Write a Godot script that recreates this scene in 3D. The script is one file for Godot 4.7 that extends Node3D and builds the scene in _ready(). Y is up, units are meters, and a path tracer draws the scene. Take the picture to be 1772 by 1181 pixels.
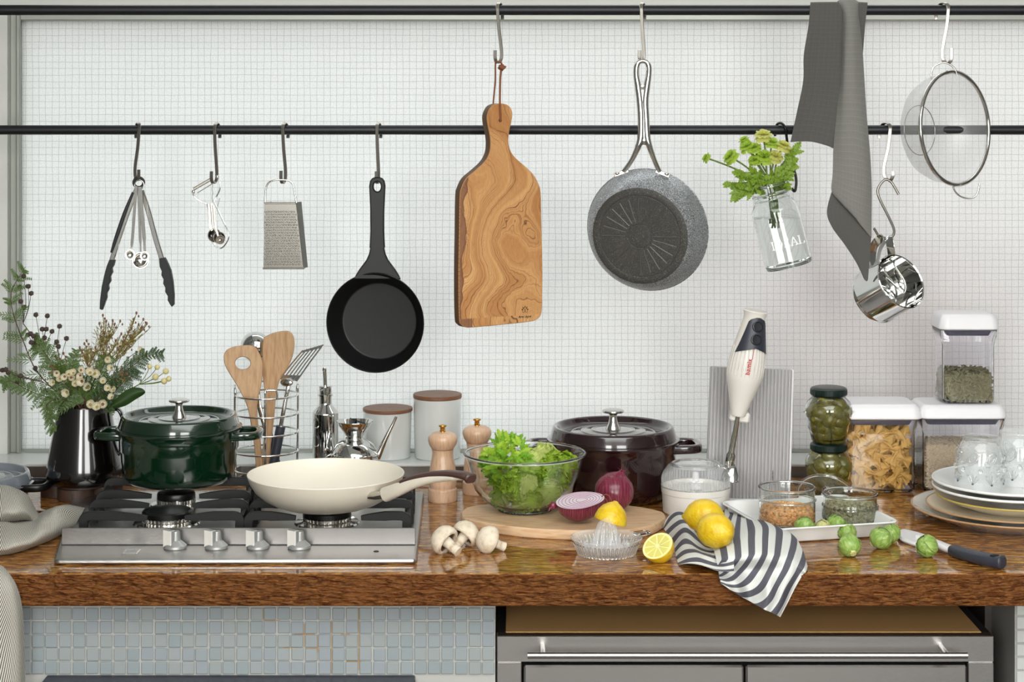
extends Node3D
# A kitchen worktop before a wired-glass window: pots, food and utensils on the counter, more hanging from two rails.
# Lengths are metres, y is up. The front edge of the worktop lies at z = 0, its top at y = TOP.
const F := 3100.0      # focal length in pixels of the 1772 x 1181 frame
const CX := 886.0
const HY := 200.0      # row of the horizon
const TOP := 0.85
const HC := 0.7556     # eye above the worktop
const CAMY := TOP + HC
const CAMZ := 2.95
var rng := RandomNumberGenerator.new()
var M := {}
var taken := {}


func _ready():
	rng.seed = 7
	# camera: level, lens shifted down
	var cam := Camera3D.new()
	cam.name = "camera"
	cam.projection = Camera3D.PROJECTION_FRUSTUM
	cam.near = 0.1
	cam.far = 60.0
	cam.size = 0.1 * 1181.0 / F
	cam.frustum_offset = Vector2(0, -0.1 * (590.5 - HY) / F)
	cam.position = Vector3(0, CAMY, CAMZ)
	add_child(cam)
	# sky, exposure
	var env := Environment.new()
	var sm := ProceduralSkyMaterial.new()
	sm.sky_top_color = Color(0.965, 0.985, 0.98)
	sm.sky_horizon_color = Color(0.985, 1.0, 0.99)
	sm.ground_bottom_color = Color(0.60, 0.60, 0.58)
	sm.ground_horizon_color = Color(0.72, 0.72, 0.70)
	sm.sky_energy_multiplier = 1.0
	env.sky = Sky.new()
	env.sky.sky_material = sm
	env.background_mode = Environment.BG_SKY
	env.background_energy_multiplier = 3.55
	env.tonemap_mode = Environment.TONE_MAPPER_LINEAR
	env.tonemap_exposure = 1.0
	env.sdfgi_enabled = true
	env.ssao_enabled = true
	env.ssil_enabled = true
	var we := WorldEnvironment.new()
	we.name = "world"
	we.environment = env
	add_child(we)
	# unseen daylight behind the camera, placed to light the fronts of things
	area_light("unseen_rear_light", Vector3(-1.02, 1.78, 4.36), Vector3(0.1, 1.1, -0.4), Vector2(1.5, 1.6), 8.4, Color(1.0, 0.995, 0.98))
	area_light("unseen_rear_light_beside", Vector3(1.22, 1.78, 4.36), Vector3(0.3, 1.1, -0.4), Vector2(1.5, 1.6), 5.5, Color(1.0, 0.995, 0.98))
	# out of view overhead and above the wired window, placed to light the tops
	area_light("unseen_roof_light", Vector3(0.3, 2.53, 2.0), Vector3(0.3, 0.0, 1.999), Vector2(2.4, 2.0), 2.5, Color(1.0, 1.0, 0.99))
	area_light("unseen_upper_light", Vector3(0.1, 2.2, -0.89), Vector3(0.1, 1.5, 0.3), Vector2(2.2, 0.46), 1.0, Color(0.97, 0.99, 1.0))
	materials()
	room()
	window_wall()
	worktop()
	under_worktop()
	rails_and_hooks()
	hanging_tools()
	hanging_pans()
	hanging_jar()
	hanging_cloth()
	sieve_and_sifter()
	cooktop()
	pots()
	vase_flowers()
	basket_utensils()
	steel_oil_ware()
	canisters_mills()
	salad()
	onions_lemons()
	juicer()
	napkin()
	processor_blender()
	containers()
	tray_jars()
	sprouts_spatula()
	plates_glasses()
	mushrooms()
	apron()


func area_light(called, where, towards, size, energy, col):
	var l := AreaLight3D.new()
	l.name = called
	l.area_size = size
	l.light_energy = energy
	l.light_color = col
	l.area_range = 12.0
	l.shadow_enabled = true
	add_child(l)
	l.look_at_from_position(where, towards, Vector3.UP if absf(where.y - towards.y) < 2.0 else Vector3.BACK)


# ---------------------------------------------------------------- places
func at(x: float, y: float, d: float) -> Vector3:
	return Vector3((x - CX) * d / F, CAMY - (y - HY) * d / F, CAMZ - d)


func on(x: float, y: float, h := 0.0) -> Vector3:        # where the sight through a pixel meets the level h above the worktop
	return at(x, y, F * (HC - h) / (y - HY))


func stand(x: float, y: float, r := 0.0, h := 0.0) -> Dictionary:   # a round thing that stands there: its place, metres per pixel, row of its base
	var d := F * (HC - h) / (y - HY) / (1.0 - r / F)
	var yc := HY + F * (HC - h) / d
	return {"p": at(x, yc, d), "s": d / F, "y": yc, "d": d}


func pr(y0: float, a: Array) -> PackedVector2Array:      # [radius, row] pairs to a profile
	var o := PackedVector2Array()
	for q in a:
		o.append(Vector2(q[0], y0 - q[1]))
	return o


func zp(a: Array, f: float, ox: float, oy: float) -> PackedVector2Array:   # pairs of an enlarged view back to pixels
	var o := PackedVector2Array()
	for q in a:
		o.append(Vector2(q[0] / f + ox, q[1] / f + oy))
	return o


func rel(a: PackedVector2Array, x: float, y: float) -> PackedVector2Array:  # pixels to an outline round (x, y), y up
	var o := PackedVector2Array()
	for q in a:
		o.append(Vector2(q.x - x, y - q.y))
	return o


func spl(a: PackedVector3Array, k := 6, closed := false) -> PackedVector3Array:
	var o := PackedVector3Array()
	var m := a.size()
	for i in (m if closed else m - 1):
		var p0 := a[(i - 1 + m) % m] if closed else a[maxi(i - 1, 0)]
		var p1 := a[i]
		var p2 := a[(i + 1) % m]
		var p3 := a[(i + 2) % m] if closed else a[mini(i + 2, m - 1)]
		for j in k:
			o.append(p1.cubic_interpolate(p2, p0, p3, float(j) / k))
	if not closed:
		o.append(a[m - 1])
	return o


func spl2(a: PackedVector2Array, k := 5, closed := false) -> PackedVector2Array:
	var o := PackedVector2Array()
	var m := a.size()
	for i in (m if closed else m - 1):
		var p0 := a[(i - 1 + m) % m] if closed else a[maxi(i - 1, 0)]
		var p1 := a[i]
		var p2 := a[(i + 1) % m]
		var p3 := a[(i + 2) % m] if closed else a[mini(i + 2, m - 1)]
		for j in k:
			o.append(p1.cubic_interpolate(p2, p0, p3, float(j) / k))
	if not closed:
		o.append(a[m - 1])
	return o


func v3(a: Array) -> PackedVector3Array:
	var o := PackedVector3Array()
	for q in a:
		o.append(Vector3(q[0], q[1], q[2] if q.size() > 2 else 0.0))
	return o


func circ(r: float, k := 8) -> PackedVector2Array:
	var o := PackedVector2Array()
	for i in k:
		o.append(Vector2.from_angle(TAU * i / k) * r)
	return o


func rrect(w: float, h: float, r: float, k := 2) -> PackedVector2Array:
	var o := PackedVector2Array()
	var c := [Vector2(w / 2 - r, h / 2 - r), Vector2(-w / 2 + r, h / 2 - r), Vector2(-w / 2 + r, -h / 2 + r), Vector2(w / 2 - r, -h / 2 + r)]
	for q in 4:
		for i in k + 1:
			o.append(c[q] + Vector2.from_angle((q + float(i) / k) * PI / 2) * r)
	return o


func facing(dir: Vector3, roll := 0.0) -> Basis:         # +y of a lathed shape towards dir
	var y := dir.normalized()
	var x := (Vector3.UP.cross(y) if absf(y.y) < 0.98 else Vector3.RIGHT.cross(y)).normalized()
	return Basis(x, y, x.cross(y)) * Basis(Vector3.UP, roll)


func upright(dir: Vector3) -> Basis:                     # +y along dir, +z to the room
	var y := dir.normalized()
	var z := (Vector3(0, 0, 1) - y * y.z).normalized()
	return Basis(y.cross(z), y, z)


# ---------------------------------------------------------------- nodes
func numbered(called: String, parent: Node) -> String:
	var key := str(parent.get_instance_id()) + called
	taken[key] = taken.get(key, -1) + 1
	return called if taken[key] == 0 else "%s_%03d" % [called, taken[key]]


func obj(called: String, g, m: Material, parent: Node = self) -> MeshInstance3D:
	var o := MeshInstance3D.new()
	o.mesh = g.mesh() if g is G else g
	o.material_override = m
	o.name = numbered(called, parent)
	parent.add_child(o, true)
	return o


func tag(o: Node, label: String, category: String, group := "") -> Node:
	o.set_meta("label", label)
	o.set_meta("category", category)
	if group != "":
		o.set_meta("group", group)
	return o


func thing(called: String, label: String, category: String, p := Vector3.ZERO, group := "", b := Basis()) -> Node3D:
	var o := Node3D.new()
	o.name = numbered(called, self)
	add_child(o, true)
	o.transform = Transform3D(b, p)
	tag(o, label, category, group)
	return o


func struct(called: String, g, m: Material, parent: Node = self) -> MeshInstance3D:
	var o := obj(called, g, m, parent)
	if parent == self:
		o.set_meta("kind", "structure")
	return o


func stuff(o: Node) -> Node:
	o.set_meta("kind", "stuff")
	return o


func dup(o: Node3D, called: String, label: String, t: Transform3D) -> Node3D:
	var c: Node3D = o.duplicate()
	c.name = numbered(called, self)
	add_child(c, true)
	c.transform = t
	c.set_meta("label", label)
	return c


func many(called: String, mesh: Mesh, m: Material, at_: Array, cols: Array, parent: Node) -> MultiMeshInstance3D:
	var mm := MultiMesh.new()
	mm.transform_format = MultiMesh.TRANSFORM_3D
	mm.use_colors = not cols.is_empty()
	mm.mesh = mesh
	mm.instance_count = at_.size()
	for i in at_.size():
		mm.set_instance_transform(i, at_[i])
		if not cols.is_empty():
			mm.set_instance_color(i, cols[i])
	var o := MultiMeshInstance3D.new()
	o.multimesh = mm
	o.material_override = m
	o.name = numbered(called, parent)
	parent.add_child(o, true)
	return o


func lettering(called: String, words: String, high: float, m: Material, parent: Node, t: Transform3D, font := "Droid Sans", bold := false) -> MeshInstance3D:
	var f := SystemFont.new()
	f.font_names = PackedStringArray([font])
	f.font_weight = 700 if bold else 400
	var tm := TextMesh.new()
	tm.font = f
	tm.text = words
	tm.font_size = 32
	tm.pixel_size = high / 32.0
	tm.depth = high * 0.06
	tm.curve_step = 1.0
	var o := obj(called, tm, m, parent)
	o.transform = t
	return o


# ---------------------------------------------------------------- shapes
class G:
	var v := PackedVector3Array()
	var n := PackedVector3Array()
	var t := PackedVector2Array()
	var ix := PackedInt32Array()
	var k := 1.0
	var x := Transform3D()

	func _init(scale := 1.0):
		k = scale

	func surf(p0: PackedVector3Array, nu: int, nv: int, wu := false, wv := false):
		var b := v.size()
		var p := p0 if x == Transform3D() else x * p0
		var bad := []
		for j in nv:
			var ja := (j - 1 + nv) % nv if wv else maxi(j - 1, 0)
			var jb := (j + 1) % nv if wv else mini(j + 1, nv - 1)
			for i in nu:
				var ia := (i - 1 + nu) % nu if wu else maxi(i - 1, 0)
				var ib := (i + 1) % nu if wu else mini(i + 1, nu - 1)
				var du := p[j * nu + ib] - p[j * nu + ia]
				var dv := p[jb * nu + i] - p[ja * nu + i]
				var c := du.cross(dv)
				var l := c.length()
				if l < 1e-14 or l < 1e-5 * du.length() * dv.length():
					bad.append(j * nu + i)
					n.append(Vector3.ZERO)
				else:
					n.append(c / l)
				t.append(Vector2(float(i) / maxi(nu - (0 if wu else 1), 1), float(j) / maxi(nv - (0 if wv else 1), 1)))
		v.append_array(p)
		for q in bad:
			var j: int = q / nu
			var s := Vector3.ZERO
			for jj in [j - 1, j + 1]:
				if jj >= 0 and jj < nv:
					for i in nu:
						s += n[b + jj * nu + i]
			n[b + q] = s.normalized() if s.length() > 1e-9 else Vector3.UP
		for j in (nv if wv else nv - 1):
			for i in (nu if wu else nu - 1):
				var a := b + j * nu + i
				var a2 := b + j * nu + (i + 1) % nu
				var c := b + ((j + 1) % nv) * nu + i
				var c2 := b + ((j + 1) % nv) * nu + (i + 1) % nu
				ix.append_array([a, c2, a2, a, c, c2])

	func lathe(pf: PackedVector2Array, seg := 40, crease := 0.55, from := 0.0, to := TAU):
		var whole := to - from > TAU - 0.001
		var cols := seg if whole else seg + 1
		var run := PackedVector2Array([pf[0]])
		for i in range(1, pf.size()):
			run.append(pf[i])
			if i == pf.size() - 1 or absf((pf[i] - pf[i - 1]).angle_to(pf[i + 1] - pf[i])) > crease:
				var p := PackedVector3Array()
				for q in run:
					for s in cols:
						var a := from + (to - from) * s / seg
						p.append(Vector3(q.x * cos(a), q.y, -q.x * sin(a)))
				surf(p, cols, run.size(), whole)
				run = PackedVector2Array([pf[i]])

	func rstack(lv: Array, kc := 5, crease := 0.55):     # rounded rectangles [half x, half z, corner, y] one above the other
		var run := []
		for i in lv.size():
			run.append(lv[i])
			var cut := i == lv.size() - 1
			if not cut and i > 0:
				var d1 := Vector2(lv[i][0] - lv[i - 1][0], lv[i][3] - lv[i - 1][3])
				var d2 := Vector2(lv[i + 1][0] - lv[i][0], lv[i + 1][3] - lv[i][3])
				cut = absf(d1.angle_to(d2)) > crease
			if cut and run.size() > 1:
				var p := PackedVector3Array()
				for q in run:
					for c in 4:
						var cx: float = (q[0] - q[2]) * (1 if c in [0, 3] else -1)
						var cz: float = (q[1] - q[2]) * (-1 if c in [0, 1] else 1)
						for s in kc + 1:
							var a := (c + float(s) / kc) * PI / 2
							p.append(Vector3(cx + q[2] * cos(a), q[3], cz - q[2] * sin(a)))
				surf(p, 4 * (kc + 1), run.size(), true)
				run = [lv[i]]

	func sweep(path: PackedVector3Array, sec: PackedVector2Array, up := Vector3.ZERO, sc: Variant = null, closed := false, caps := true, flat := false):
		var m := path.size()
		var p := PackedVector3Array()
		var u := up
		var ends := []
		for j in m:
			var tn := (path[(j + 1) % m] - path[(j - 1 + m) % m]) if closed else (path[mini(j + 1, m - 1)] - path[maxi(j - 1, 0)])
			tn = tn.normalized()
			if up == Vector3.ZERO:
				if j == 0:
					u = tn.cross(Vector3(0.31, 0.17, 0.93))
			else:
				u = up
			u = (u - tn * u.dot(tn)).normalized()
			var nn := u.cross(tn)
			var f := 1.0
			var f2 := 1.0
			if sc is Callable:
				var q: Variant = sc.call(float(j) / (m - 1))
				f = q.x if q is Vector2 else q
				f2 = q.y if q is Vector2 else q
			elif sc != null:
				f = sc[j]
				f2 = sc[j]
			for s in sec:
				p.append(path[j] + nn * (s.x * f) + u * (s.y * f2))
			if j == 0 or j == m - 1:
				ends.append([path[j], tn])
		if flat:
			var ns := sec.size()
			for i in ns:
				var e := PackedVector3Array()
				for j in m:
					e.append(p[j * ns + i])
					e.append(p[j * ns + (i + 1) % ns])
				surf(e, 2, m, false, closed)
		else:
			surf(p, sec.size(), m, true, closed)
		if caps and not closed:
			var ns := sec.size()
			for e in 2:
				var b := v.size()
				var s: float = -1.0 if e == 0 else 1.0
				v.append(x * ends[e][0])
				n.append((x.basis * (ends[e][1] * s)).normalized())
				t.append(Vector2(0.5, 0.5))
				for i in ns:
					v.append(x * p[(0 if e == 0 else (m - 1) * ns) + i])
					n.append((x.basis * (ends[e][1] * s)).normalized())
					t.append(Vector2(0.5, 0.5))
				for i in ns:
					var i2 := (i + 1) % ns
					ix.append_array([b, b + 1 + i, b + 1 + i2] if e == 0 else [b, b + 1 + i2, b + 1 + i])

	func tube(path: PackedVector3Array, r: float, sides := 8, closed := false, sc: Variant = null):
		var c := PackedVector2Array()
		for i in sides:
			c.append(Vector2.from_angle(TAU * i / sides) * r)
		sweep(path, c, Vector3.ZERO, sc, closed)

	func tri(a: Vector3, b: Vector3, c: Vector3):          # counter-clockwise seen from outside
		var q := v.size()
		var pa := x * a
		var pb := x * b
		var pc := x * c
		var nn := (pb - pa).cross(pc - pa).normalized()
		v.append_array([pa, pb, pc])
		n.append_array([nn, nn, nn])
		t.append_array([Vector2(0, 0), Vector2(1, 0), Vector2(1, 1)])
		ix.append_array([q, q + 2, q + 1])

	func quad(a: Vector3, b: Vector3, c: Vector3, d: Vector3):
		var q := v.size()
		var pa := x * a
		var pb := x * b
		var pc := x * c
		var pd := x * d
		var nn := (pc - pa).cross(pd - pb).normalized()
		v.append_array([pa, pb, pc, pd])
		n.append_array([nn, nn, nn, nn])
		t.append_array([Vector2(0, 0), Vector2(1, 0), Vector2(1, 1), Vector2(0, 1)])
		ix.append_array([q, q + 2, q + 1, q, q + 3, q + 2])

	func box(c: Vector3, s: Vector3, bev := 0.0):
		var h := s / 2
		var q := func(sx, sy, sz, ax) -> Vector3:
			var d := Vector3(h.x - (0.0 if ax == 0 else bev), h.y - (0.0 if ax == 1 else bev), h.z - (0.0 if ax == 2 else bev))
			return c + Vector3(sx * d.x, sy * d.y, sz * d.z)
		for s1 in [-1, 1]:
			var a: Array = [[-1, -1], [1, -1], [1, 1], [-1, 1]] if s1 == 1 else [[-1, -1], [-1, 1], [1, 1], [1, -1]]
			quad(q.call(a[0][0], a[0][1], s1, 2), q.call(a[1][0], a[1][1], s1, 2), q.call(a[2][0], a[2][1], s1, 2), q.call(a[3][0], a[3][1], s1, 2))
			quad(q.call(s1, a[0][0], a[0][1], 0), q.call(s1, a[1][0], a[1][1], 0), q.call(s1, a[2][0], a[2][1], 0), q.call(s1, a[3][0], a[3][1], 0))
			quad(q.call(a[0][1], s1, a[0][0], 1), q.call(a[1][1], s1, a[1][0], 1), q.call(a[2][1], s1, a[2][0], 1), q.call(a[3][1], s1, a[3][0], 1))
		if bev <= 0.0:
			return
		for e in [[0, 1], [1, 2], [2, 0]]:
			for s1 in [-1, 1]:
				for s2 in [-1, 1]:
					var pts := []
					for w in [[-1, e[0]], [1, e[0]], [1, e[1]], [-1, e[1]]]:
						var sg := [0, 0, 0]
						sg[e[0]] = s1
						sg[e[1]] = s2
						sg[3 - e[0] - e[1]] = w[0]
						pts.append(q.call(sg[0], sg[1], sg[2], w[1]))
					if (pts[1] - pts[0]).cross(pts[2] - pts[0]).dot((pts[0] + pts[2]) / 2 - c) < 0:
						pts.reverse()
					quad(pts[0], pts[1], pts[2], pts[3])
		for sx in [-1, 1]:
			for sy in [-1, 1]:
				for sz in [-1, 1]:
					var a: Vector3 = q.call(sx, sy, sz, 0)
					var b: Vector3 = q.call(sx, sy, sz, 1)
					var d: Vector3 = q.call(sx, sy, sz, 2)
					if (b - a).cross(d - a).dot(a - c) < 0:
						tri(a, d, b)
					else:
						tri(a, b, d)

	func prism(poly0: PackedVector2Array, z0: float, z1: float, bev := 0.0, hole := PackedVector2Array()):
		var poly := poly0.duplicate()
		if area(poly) < 0:
			poly.reverse()
		var hol := hole.duplicate()
		if hol.size() and area(hol) > 0:
			hol.reverse()
		for w in ([poly, hol] if hol.size() else [poly]):
			var m: int = w.size()
			var p := PackedVector3Array()
			var ins := inset(w, bev)
			for l in ([[ins, z0], [w, z0 + bev], [w, z1 - bev], [ins, z1]] if bev > 0 else [[w, z0], [w, z1]]):
				for q in l[0]:
					p.append(Vector3(q.x, q.y, l[1]))
			surf(p, m, p.size() / m, true)
		var cap := inset(poly, bev)
		var tr := PackedInt32Array()
		if hol.size():
			var hi := inset(hol, bev)
			var rim := cap.duplicate()
			cap.append_array(hi)
			var raw := Geometry2D.triangulate_delaunay(cap)
			for i in range(0, raw.size(), 3):
				var m := (cap[raw[i]] + cap[raw[i + 1]] + cap[raw[i + 2]]) / 3.0
				if Geometry2D.is_point_in_polygon(m, rim) and not Geometry2D.is_point_in_polygon(m, hi):
					tr.append_array([raw[i], raw[i + 1], raw[i + 2]])
		else:
			tr = Geometry2D.triangulate_polygon(cap)
		if tr.is_empty():
			printerr("outline not triangulated")
		for s in [[z0, -1.0], [z1, 1.0]]:
			var b := v.size()
			for q in cap:
				v.append(x * Vector3(q.x, q.y, s[0]))
				n.append((x.basis * Vector3(0, 0, s[1])).normalized())
				t.append(q * 0.01)
			for i in range(0, tr.size(), 3):
				var ccw := (cap[tr[i + 1]] - cap[tr[i]]).cross(cap[tr[i + 2]] - cap[tr[i]]) > 0
				if ccw == (s[1] > 0):
					ix.append_array([b + tr[i], b + tr[i + 2], b + tr[i + 1]])
				else:
					ix.append_array([b + tr[i], b + tr[i + 1], b + tr[i + 2]])

	func area(w: PackedVector2Array) -> float:
		var s := 0.0
		for i in w.size():
			s += w[i].cross(w[(i + 1) % w.size()])
		return s

	func inset(w: PackedVector2Array, d: float) -> PackedVector2Array:
		if d == 0:
			return w
		var o := PackedVector2Array()
		for i in w.size():
			var e := (w[(i + 1) % w.size()] - w[(i - 1 + w.size()) % w.size()]).normalized()
			o.append(w[i] + Vector2(-e.y, e.x) * d)
		return o

	func blob(c: Vector3, r: Vector3, nu := 24, nv := 16, f: Variant = null):
		var p := PackedVector3Array()
		for j in nv + 1:
			var la := -PI / 2 + PI * j / nv
			for i in nu:
				var a := TAU * i / nu
				var d := Vector3(cos(la) * cos(a), sin(la), -cos(la) * sin(a))
				if j == 0 or j == nv:
					d = Vector3(0, sign(la), 0)
				p.append(c + d * r * (1.0 if f == null else float(f.call(d))))
		surf(p, nu, nv + 1, true)

	func sheet(p: PackedVector3Array, nu: int, nv: int, th: float):   # a cloth or leaf with a thickness
		var probe := G.new()
		probe.surf(p, nu, nv)
		var a := PackedVector3Array()
		var b := PackedVector3Array()
		for i in p.size():
			a.append(p[i] + probe.n[i] * th / 2)
		surf(a, nu, nv)
		for j in nv:
			for i in nu:
				b.append(p[j * nu + nu - 1 - i] - probe.n[j * nu + nu - 1 - i] * th / 2)
		var t0 := t.size()
		surf(b, nu, nv)
		for i in range(t0, t.size()):
			t[i].x = 1.0 - t[i].x
		for e in 4:
			var s := PackedVector3Array()
			var m := nu if e < 2 else nv
			for w in [1.0, -1.0]:
				for i in m:
					var q: int = [i, (nv - 1) * nu + nu - 1 - i, (nv - 1 - i) * nu, i * nu + nu - 1][e]
					s.append(p[q] + probe.n[q] * th / 2 * -w)
			surf(s, m, 2)

	func mesh() -> ArrayMesh:
		var w := v
		if k != 1.0:
			w = Transform3D(Basis.from_scale(Vector3.ONE * k), Vector3.ZERO) * v
		var a := []
		a.resize(Mesh.ARRAY_MAX)
		a[Mesh.ARRAY_VERTEX] = w
		a[Mesh.ARRAY_NORMAL] = n
		a[Mesh.ARRAY_TEX_UV] = t
		a[Mesh.ARRAY_INDEX] = ix
		var m := ArrayMesh.new()
		m.add_surface_from_arrays(Mesh.PRIMITIVE_TRIANGLES, a)
		return m


func patch(rows: Array, nu: int, nv: int) -> PackedVector3Array:   # smooth surface through a net of points
	var mid := []
	for r in rows:
		var a: PackedVector3Array = r
		var o := PackedVector3Array()
		for i in nu:
			o.append(along(a, float(i) / (nu - 1)))
		mid.append(o)
	var p := PackedVector3Array()
	p.resize(nu * nv)
	for i in nu:
		var col := PackedVector3Array()
		for r in mid:
			col.append(r[i])
		for j in nv:
			p[j * nu + i] = along(col, float(j) / (nv - 1))
	return p


func along(a: PackedVector3Array, t: float) -> Vector3:
	var m := a.size()
	var f := clampf(t, 0, 1) * (m - 1)
	var i := mini(int(f), m - 2)
	return a[i].cubic_interpolate(a[i + 1], a[maxi(i - 1, 0)], a[mini(i + 2, m - 1)], f - i)


# ---------------------------------------------------------------- materials
func mk(called: String, c: Color, rough := 0.5, metal := 0.0) -> StandardMaterial3D:
	var m := StandardMaterial3D.new()
	m.resource_name = called
	m.albedo_color = c
	m.roughness = rough
	m.metallic = metal
	M[called] = m
	return m


func glassy(called: String, c: Color, a: float) -> StandardMaterial3D:     # a thin clear sheet
	var m := mk(called, Color(c.r, c.g, c.b, a), 0.02)
	m.transparency = BaseMaterial3D.TRANSPARENCY_ALPHA
	m.cull_mode = BaseMaterial3D.CULL_DISABLED
	return m


func solid_glass(called: String, c: Color, scale := 0.05) -> StandardMaterial3D:
	var m := mk(called, Color(c.r, c.g, c.b, 0.0), 0.0)
	m.refraction_enabled = true
	m.refraction_scale = scale
	return m


func noise(type: int, freq: float, sd := 1, oct := 3, warp := 0.0, ping := false) -> FastNoiseLite:
	var f := FastNoiseLite.new()
	f.noise_type = type
	f.frequency = freq
	f.seed = sd
	f.fractal_type = FastNoiseLite.FRACTAL_PING_PONG if ping else (FastNoiseLite.FRACTAL_FBM if oct > 1 else FastNoiseLite.FRACTAL_NONE)
	f.fractal_octaves = oct
	if warp > 0:
		f.domain_warp_enabled = true
		f.domain_warp_amplitude = warp
		f.domain_warp_frequency = freq * 0.7
		f.domain_warp_fractal_octaves = 3
	return f


func ntex(f: FastNoiseLite, size := 512, ramp: Variant = null, normal := 0.0) -> NoiseTexture2D:
	var t := NoiseTexture2D.new()
	t.width = size
	t.height = size
	t.seamless = true
	t.seamless_blend_skirt = 0.15
	t.noise = f
	if normal > 0.0:
		t.as_normal_map = true
		t.bump_strength = normal
	if ramp != null:
		var g := Gradient.new()
		var of := PackedFloat32Array()
		var co := PackedColorArray()
		for q in ramp:
			of.append(q[0])
			co.append(Color(q[1]))
		g.offsets = of
		g.colors = co
		t.color_ramp = g
	return t


func tri_map(m: StandardMaterial3D, s: Vector3, world := false) -> void:
	m.uv1_triplanar = true
	m.uv1_world_triplanar = world
	m.uv1_triplanar_sharpness = 6.0
	m.uv1_scale = s


func textured(called: String, tx: Texture2D, s: Vector3, rough: float, world := false) -> StandardMaterial3D:
	var m := mk(called, Color.WHITE, rough)
	m.albedo_texture = tx
	tri_map(m, s, world)
	return m


func materials():
	var SI := FastNoiseLite.TYPE_SIMPLEX_SMOOTH
	var CE := FastNoiseLite.TYPE_CELLULAR
	var m: StandardMaterial3D
	# plain paint, metal, plastics
	mk("white_paint", Color(0.86, 0.86, 0.84), 0.6)
	mk("ceiling_paint", Color(0.90, 0.90, 0.88), 0.8)
	mk("floor_board", Color(0.34, 0.32, 0.30), 0.5)
	mk("room_grey", Color(0.44, 0.44, 0.44), 0.8)
	mk("grey_paint", Color(0.41, 0.385, 0.375), 0.6)
	mk("sill_stone", Color(0.86, 0.87, 0.86), 0.25)
	mk("old_alu", Color(0.66, 0.67, 0.64), 0.45, 0.55)
	mk("rail_iron", Color(0.20, 0.20, 0.21), 0.42, 0.75)
	mk("hook_steel", Color(0.62, 0.60, 0.57), 0.3, 1.0)
	mk("chrome", Color(0.86, 0.86, 0.85), 0.06, 1.0)
	mk("polished", Color(0.82, 0.81, 0.79), 0.12, 1.0)
	mk("satin", Color(0.66, 0.66, 0.65), 0.42, 0.55)
	mk("dark_rubber", Color(0.10, 0.11, 0.12), 0.55)
	mk("black_enamel", Color(0.03, 0.03, 0.032), 0.32)
	mk("white_enamel", Color(0.93, 0.93, 0.92), 0.18)
	mk("white_plastic", Color(0.92, 0.91, 0.92), 0.3)
	mk("warm_plastic", Color(0.90, 0.88, 0.85), 0.3)
	mk("grey_seal", Color(0.40, 0.39, 0.47), 0.4)
	mk("slate_plastic", Color(0.20, 0.21, 0.25), 0.4)
	mk("brass", Color(0.80, 0.62, 0.30), 0.18, 1.0)
	mk("red_print", Color(0.72, 0.12, 0.12), 0.5)
	mk("black_print", Color(0.09, 0.06, 0.05), 0.7)
	mk("leather", Color(0.52, 0.30, 0.18), 0.7)
	mk("grout", Color(0.71, 0.705, 0.685), 0.85)
	mk("rust_stain", Color(0.70, 0.55, 0.36), 0.85)
	mk("wire", Color(0.73, 0.74, 0.74), 0.5)
	mk("unseen_wall_blush", Color(0.82, 0.44, 0.39), 0.9)
	mk("fibreboard", Color(0.80, 0.64, 0.41), 0.8)
	mk("dark_steel", Color(0.40, 0.39, 0.37), 0.25, 1.0)
	mk("gap_black", Color(0.02, 0.02, 0.02), 0.8)
	# brushed steel
	m = mk("brushed", Color(0.72, 0.71, 0.70), 0.30, 1.0)
	m.normal_enabled = true
	m.normal_texture = ntex(noise(SI, 0.08, 3, 3), 256, null, 1.5)
	m.normal_scale = 0.25
	tri_map(m, Vector3(2, 90, 90))
	m = mk("dull_steel", Color(0.54, 0.53, 0.52), 0.36, 0.9)
	m.normal_enabled = true
	m.normal_texture = M.brushed.normal_texture
	m.normal_scale = 0.2
	tri_map(m, Vector3(2, 60, 60))
	# window glass: lets daylight through, hammered relief
	m = mk("wired_glass", Color(1, 1, 1), 0.4)
	m.albedo_texture = ntex(noise(SI, 0.05, 12, 3, 16.0), 512, [[0.0, "#e0e3e3"], [0.5, "#f0f1f1"], [1.0, "#fcfcfc"]])
	m.backlight_enabled = true
	m.backlight = Color(1, 1, 1)
	m.normal_enabled = true
	m.normal_texture = ntex(noise(SI, 0.045, 11, 3, 14.0), 512, null, 6.0)
	m.normal_scale = 1.0
	tri_map(m, Vector3(12, 12, 12), true)
	# worktop: lacquered strand board
	var ramp := [[0.0, "#925620"], [0.25, "#b36f2a"], [0.45, "#ca8634"], [0.62, "#d49440"], [0.8, "#dea550"], [1.0, "#a0622a"]]
	var f := noise(CE, 0.035, 5, 1, 9.0)
	f.cellular_return_type = FastNoiseLite.RETURN_CELL_VALUE
	f.cellular_jitter = 1.0
	m = textured("strand_board", ntex(f, 1024, ramp), Vector3(1.5, 5.5, 5.5), 0.5, true)
	m.metallic_specular = 0.25
	m.detail_enabled = true
	m.detail_blend_mode = BaseMaterial3D.BLEND_MODE_MUL
	m.detail_albedo = ntex(noise(SI, 0.03, 8, 5, 30.0), 512, [[0.0, "#93786a"], [0.34, "#d8c4b4"], [0.44, "#ffffff"], [0.75, "#ffffff"], [1.0, "#ecd0b4"]])
	m.normal_enabled = true
	m.normal_texture = ntex(noise(SI, 0.035, 9, 2, 14.0), 512, null, 22.0)
	m.normal_scale = 2.2
	m.clearcoat_enabled = true
	m.clearcoat = 1.0
	m.clearcoat_roughness = 0.045
	m = m.duplicate()
	m.resource_name = "strand_edge"
	f = noise(CE, 0.05, 6, 2, 16.0)
	f.cellular_return_type = FastNoiseLite.RETURN_CELL_VALUE
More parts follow.
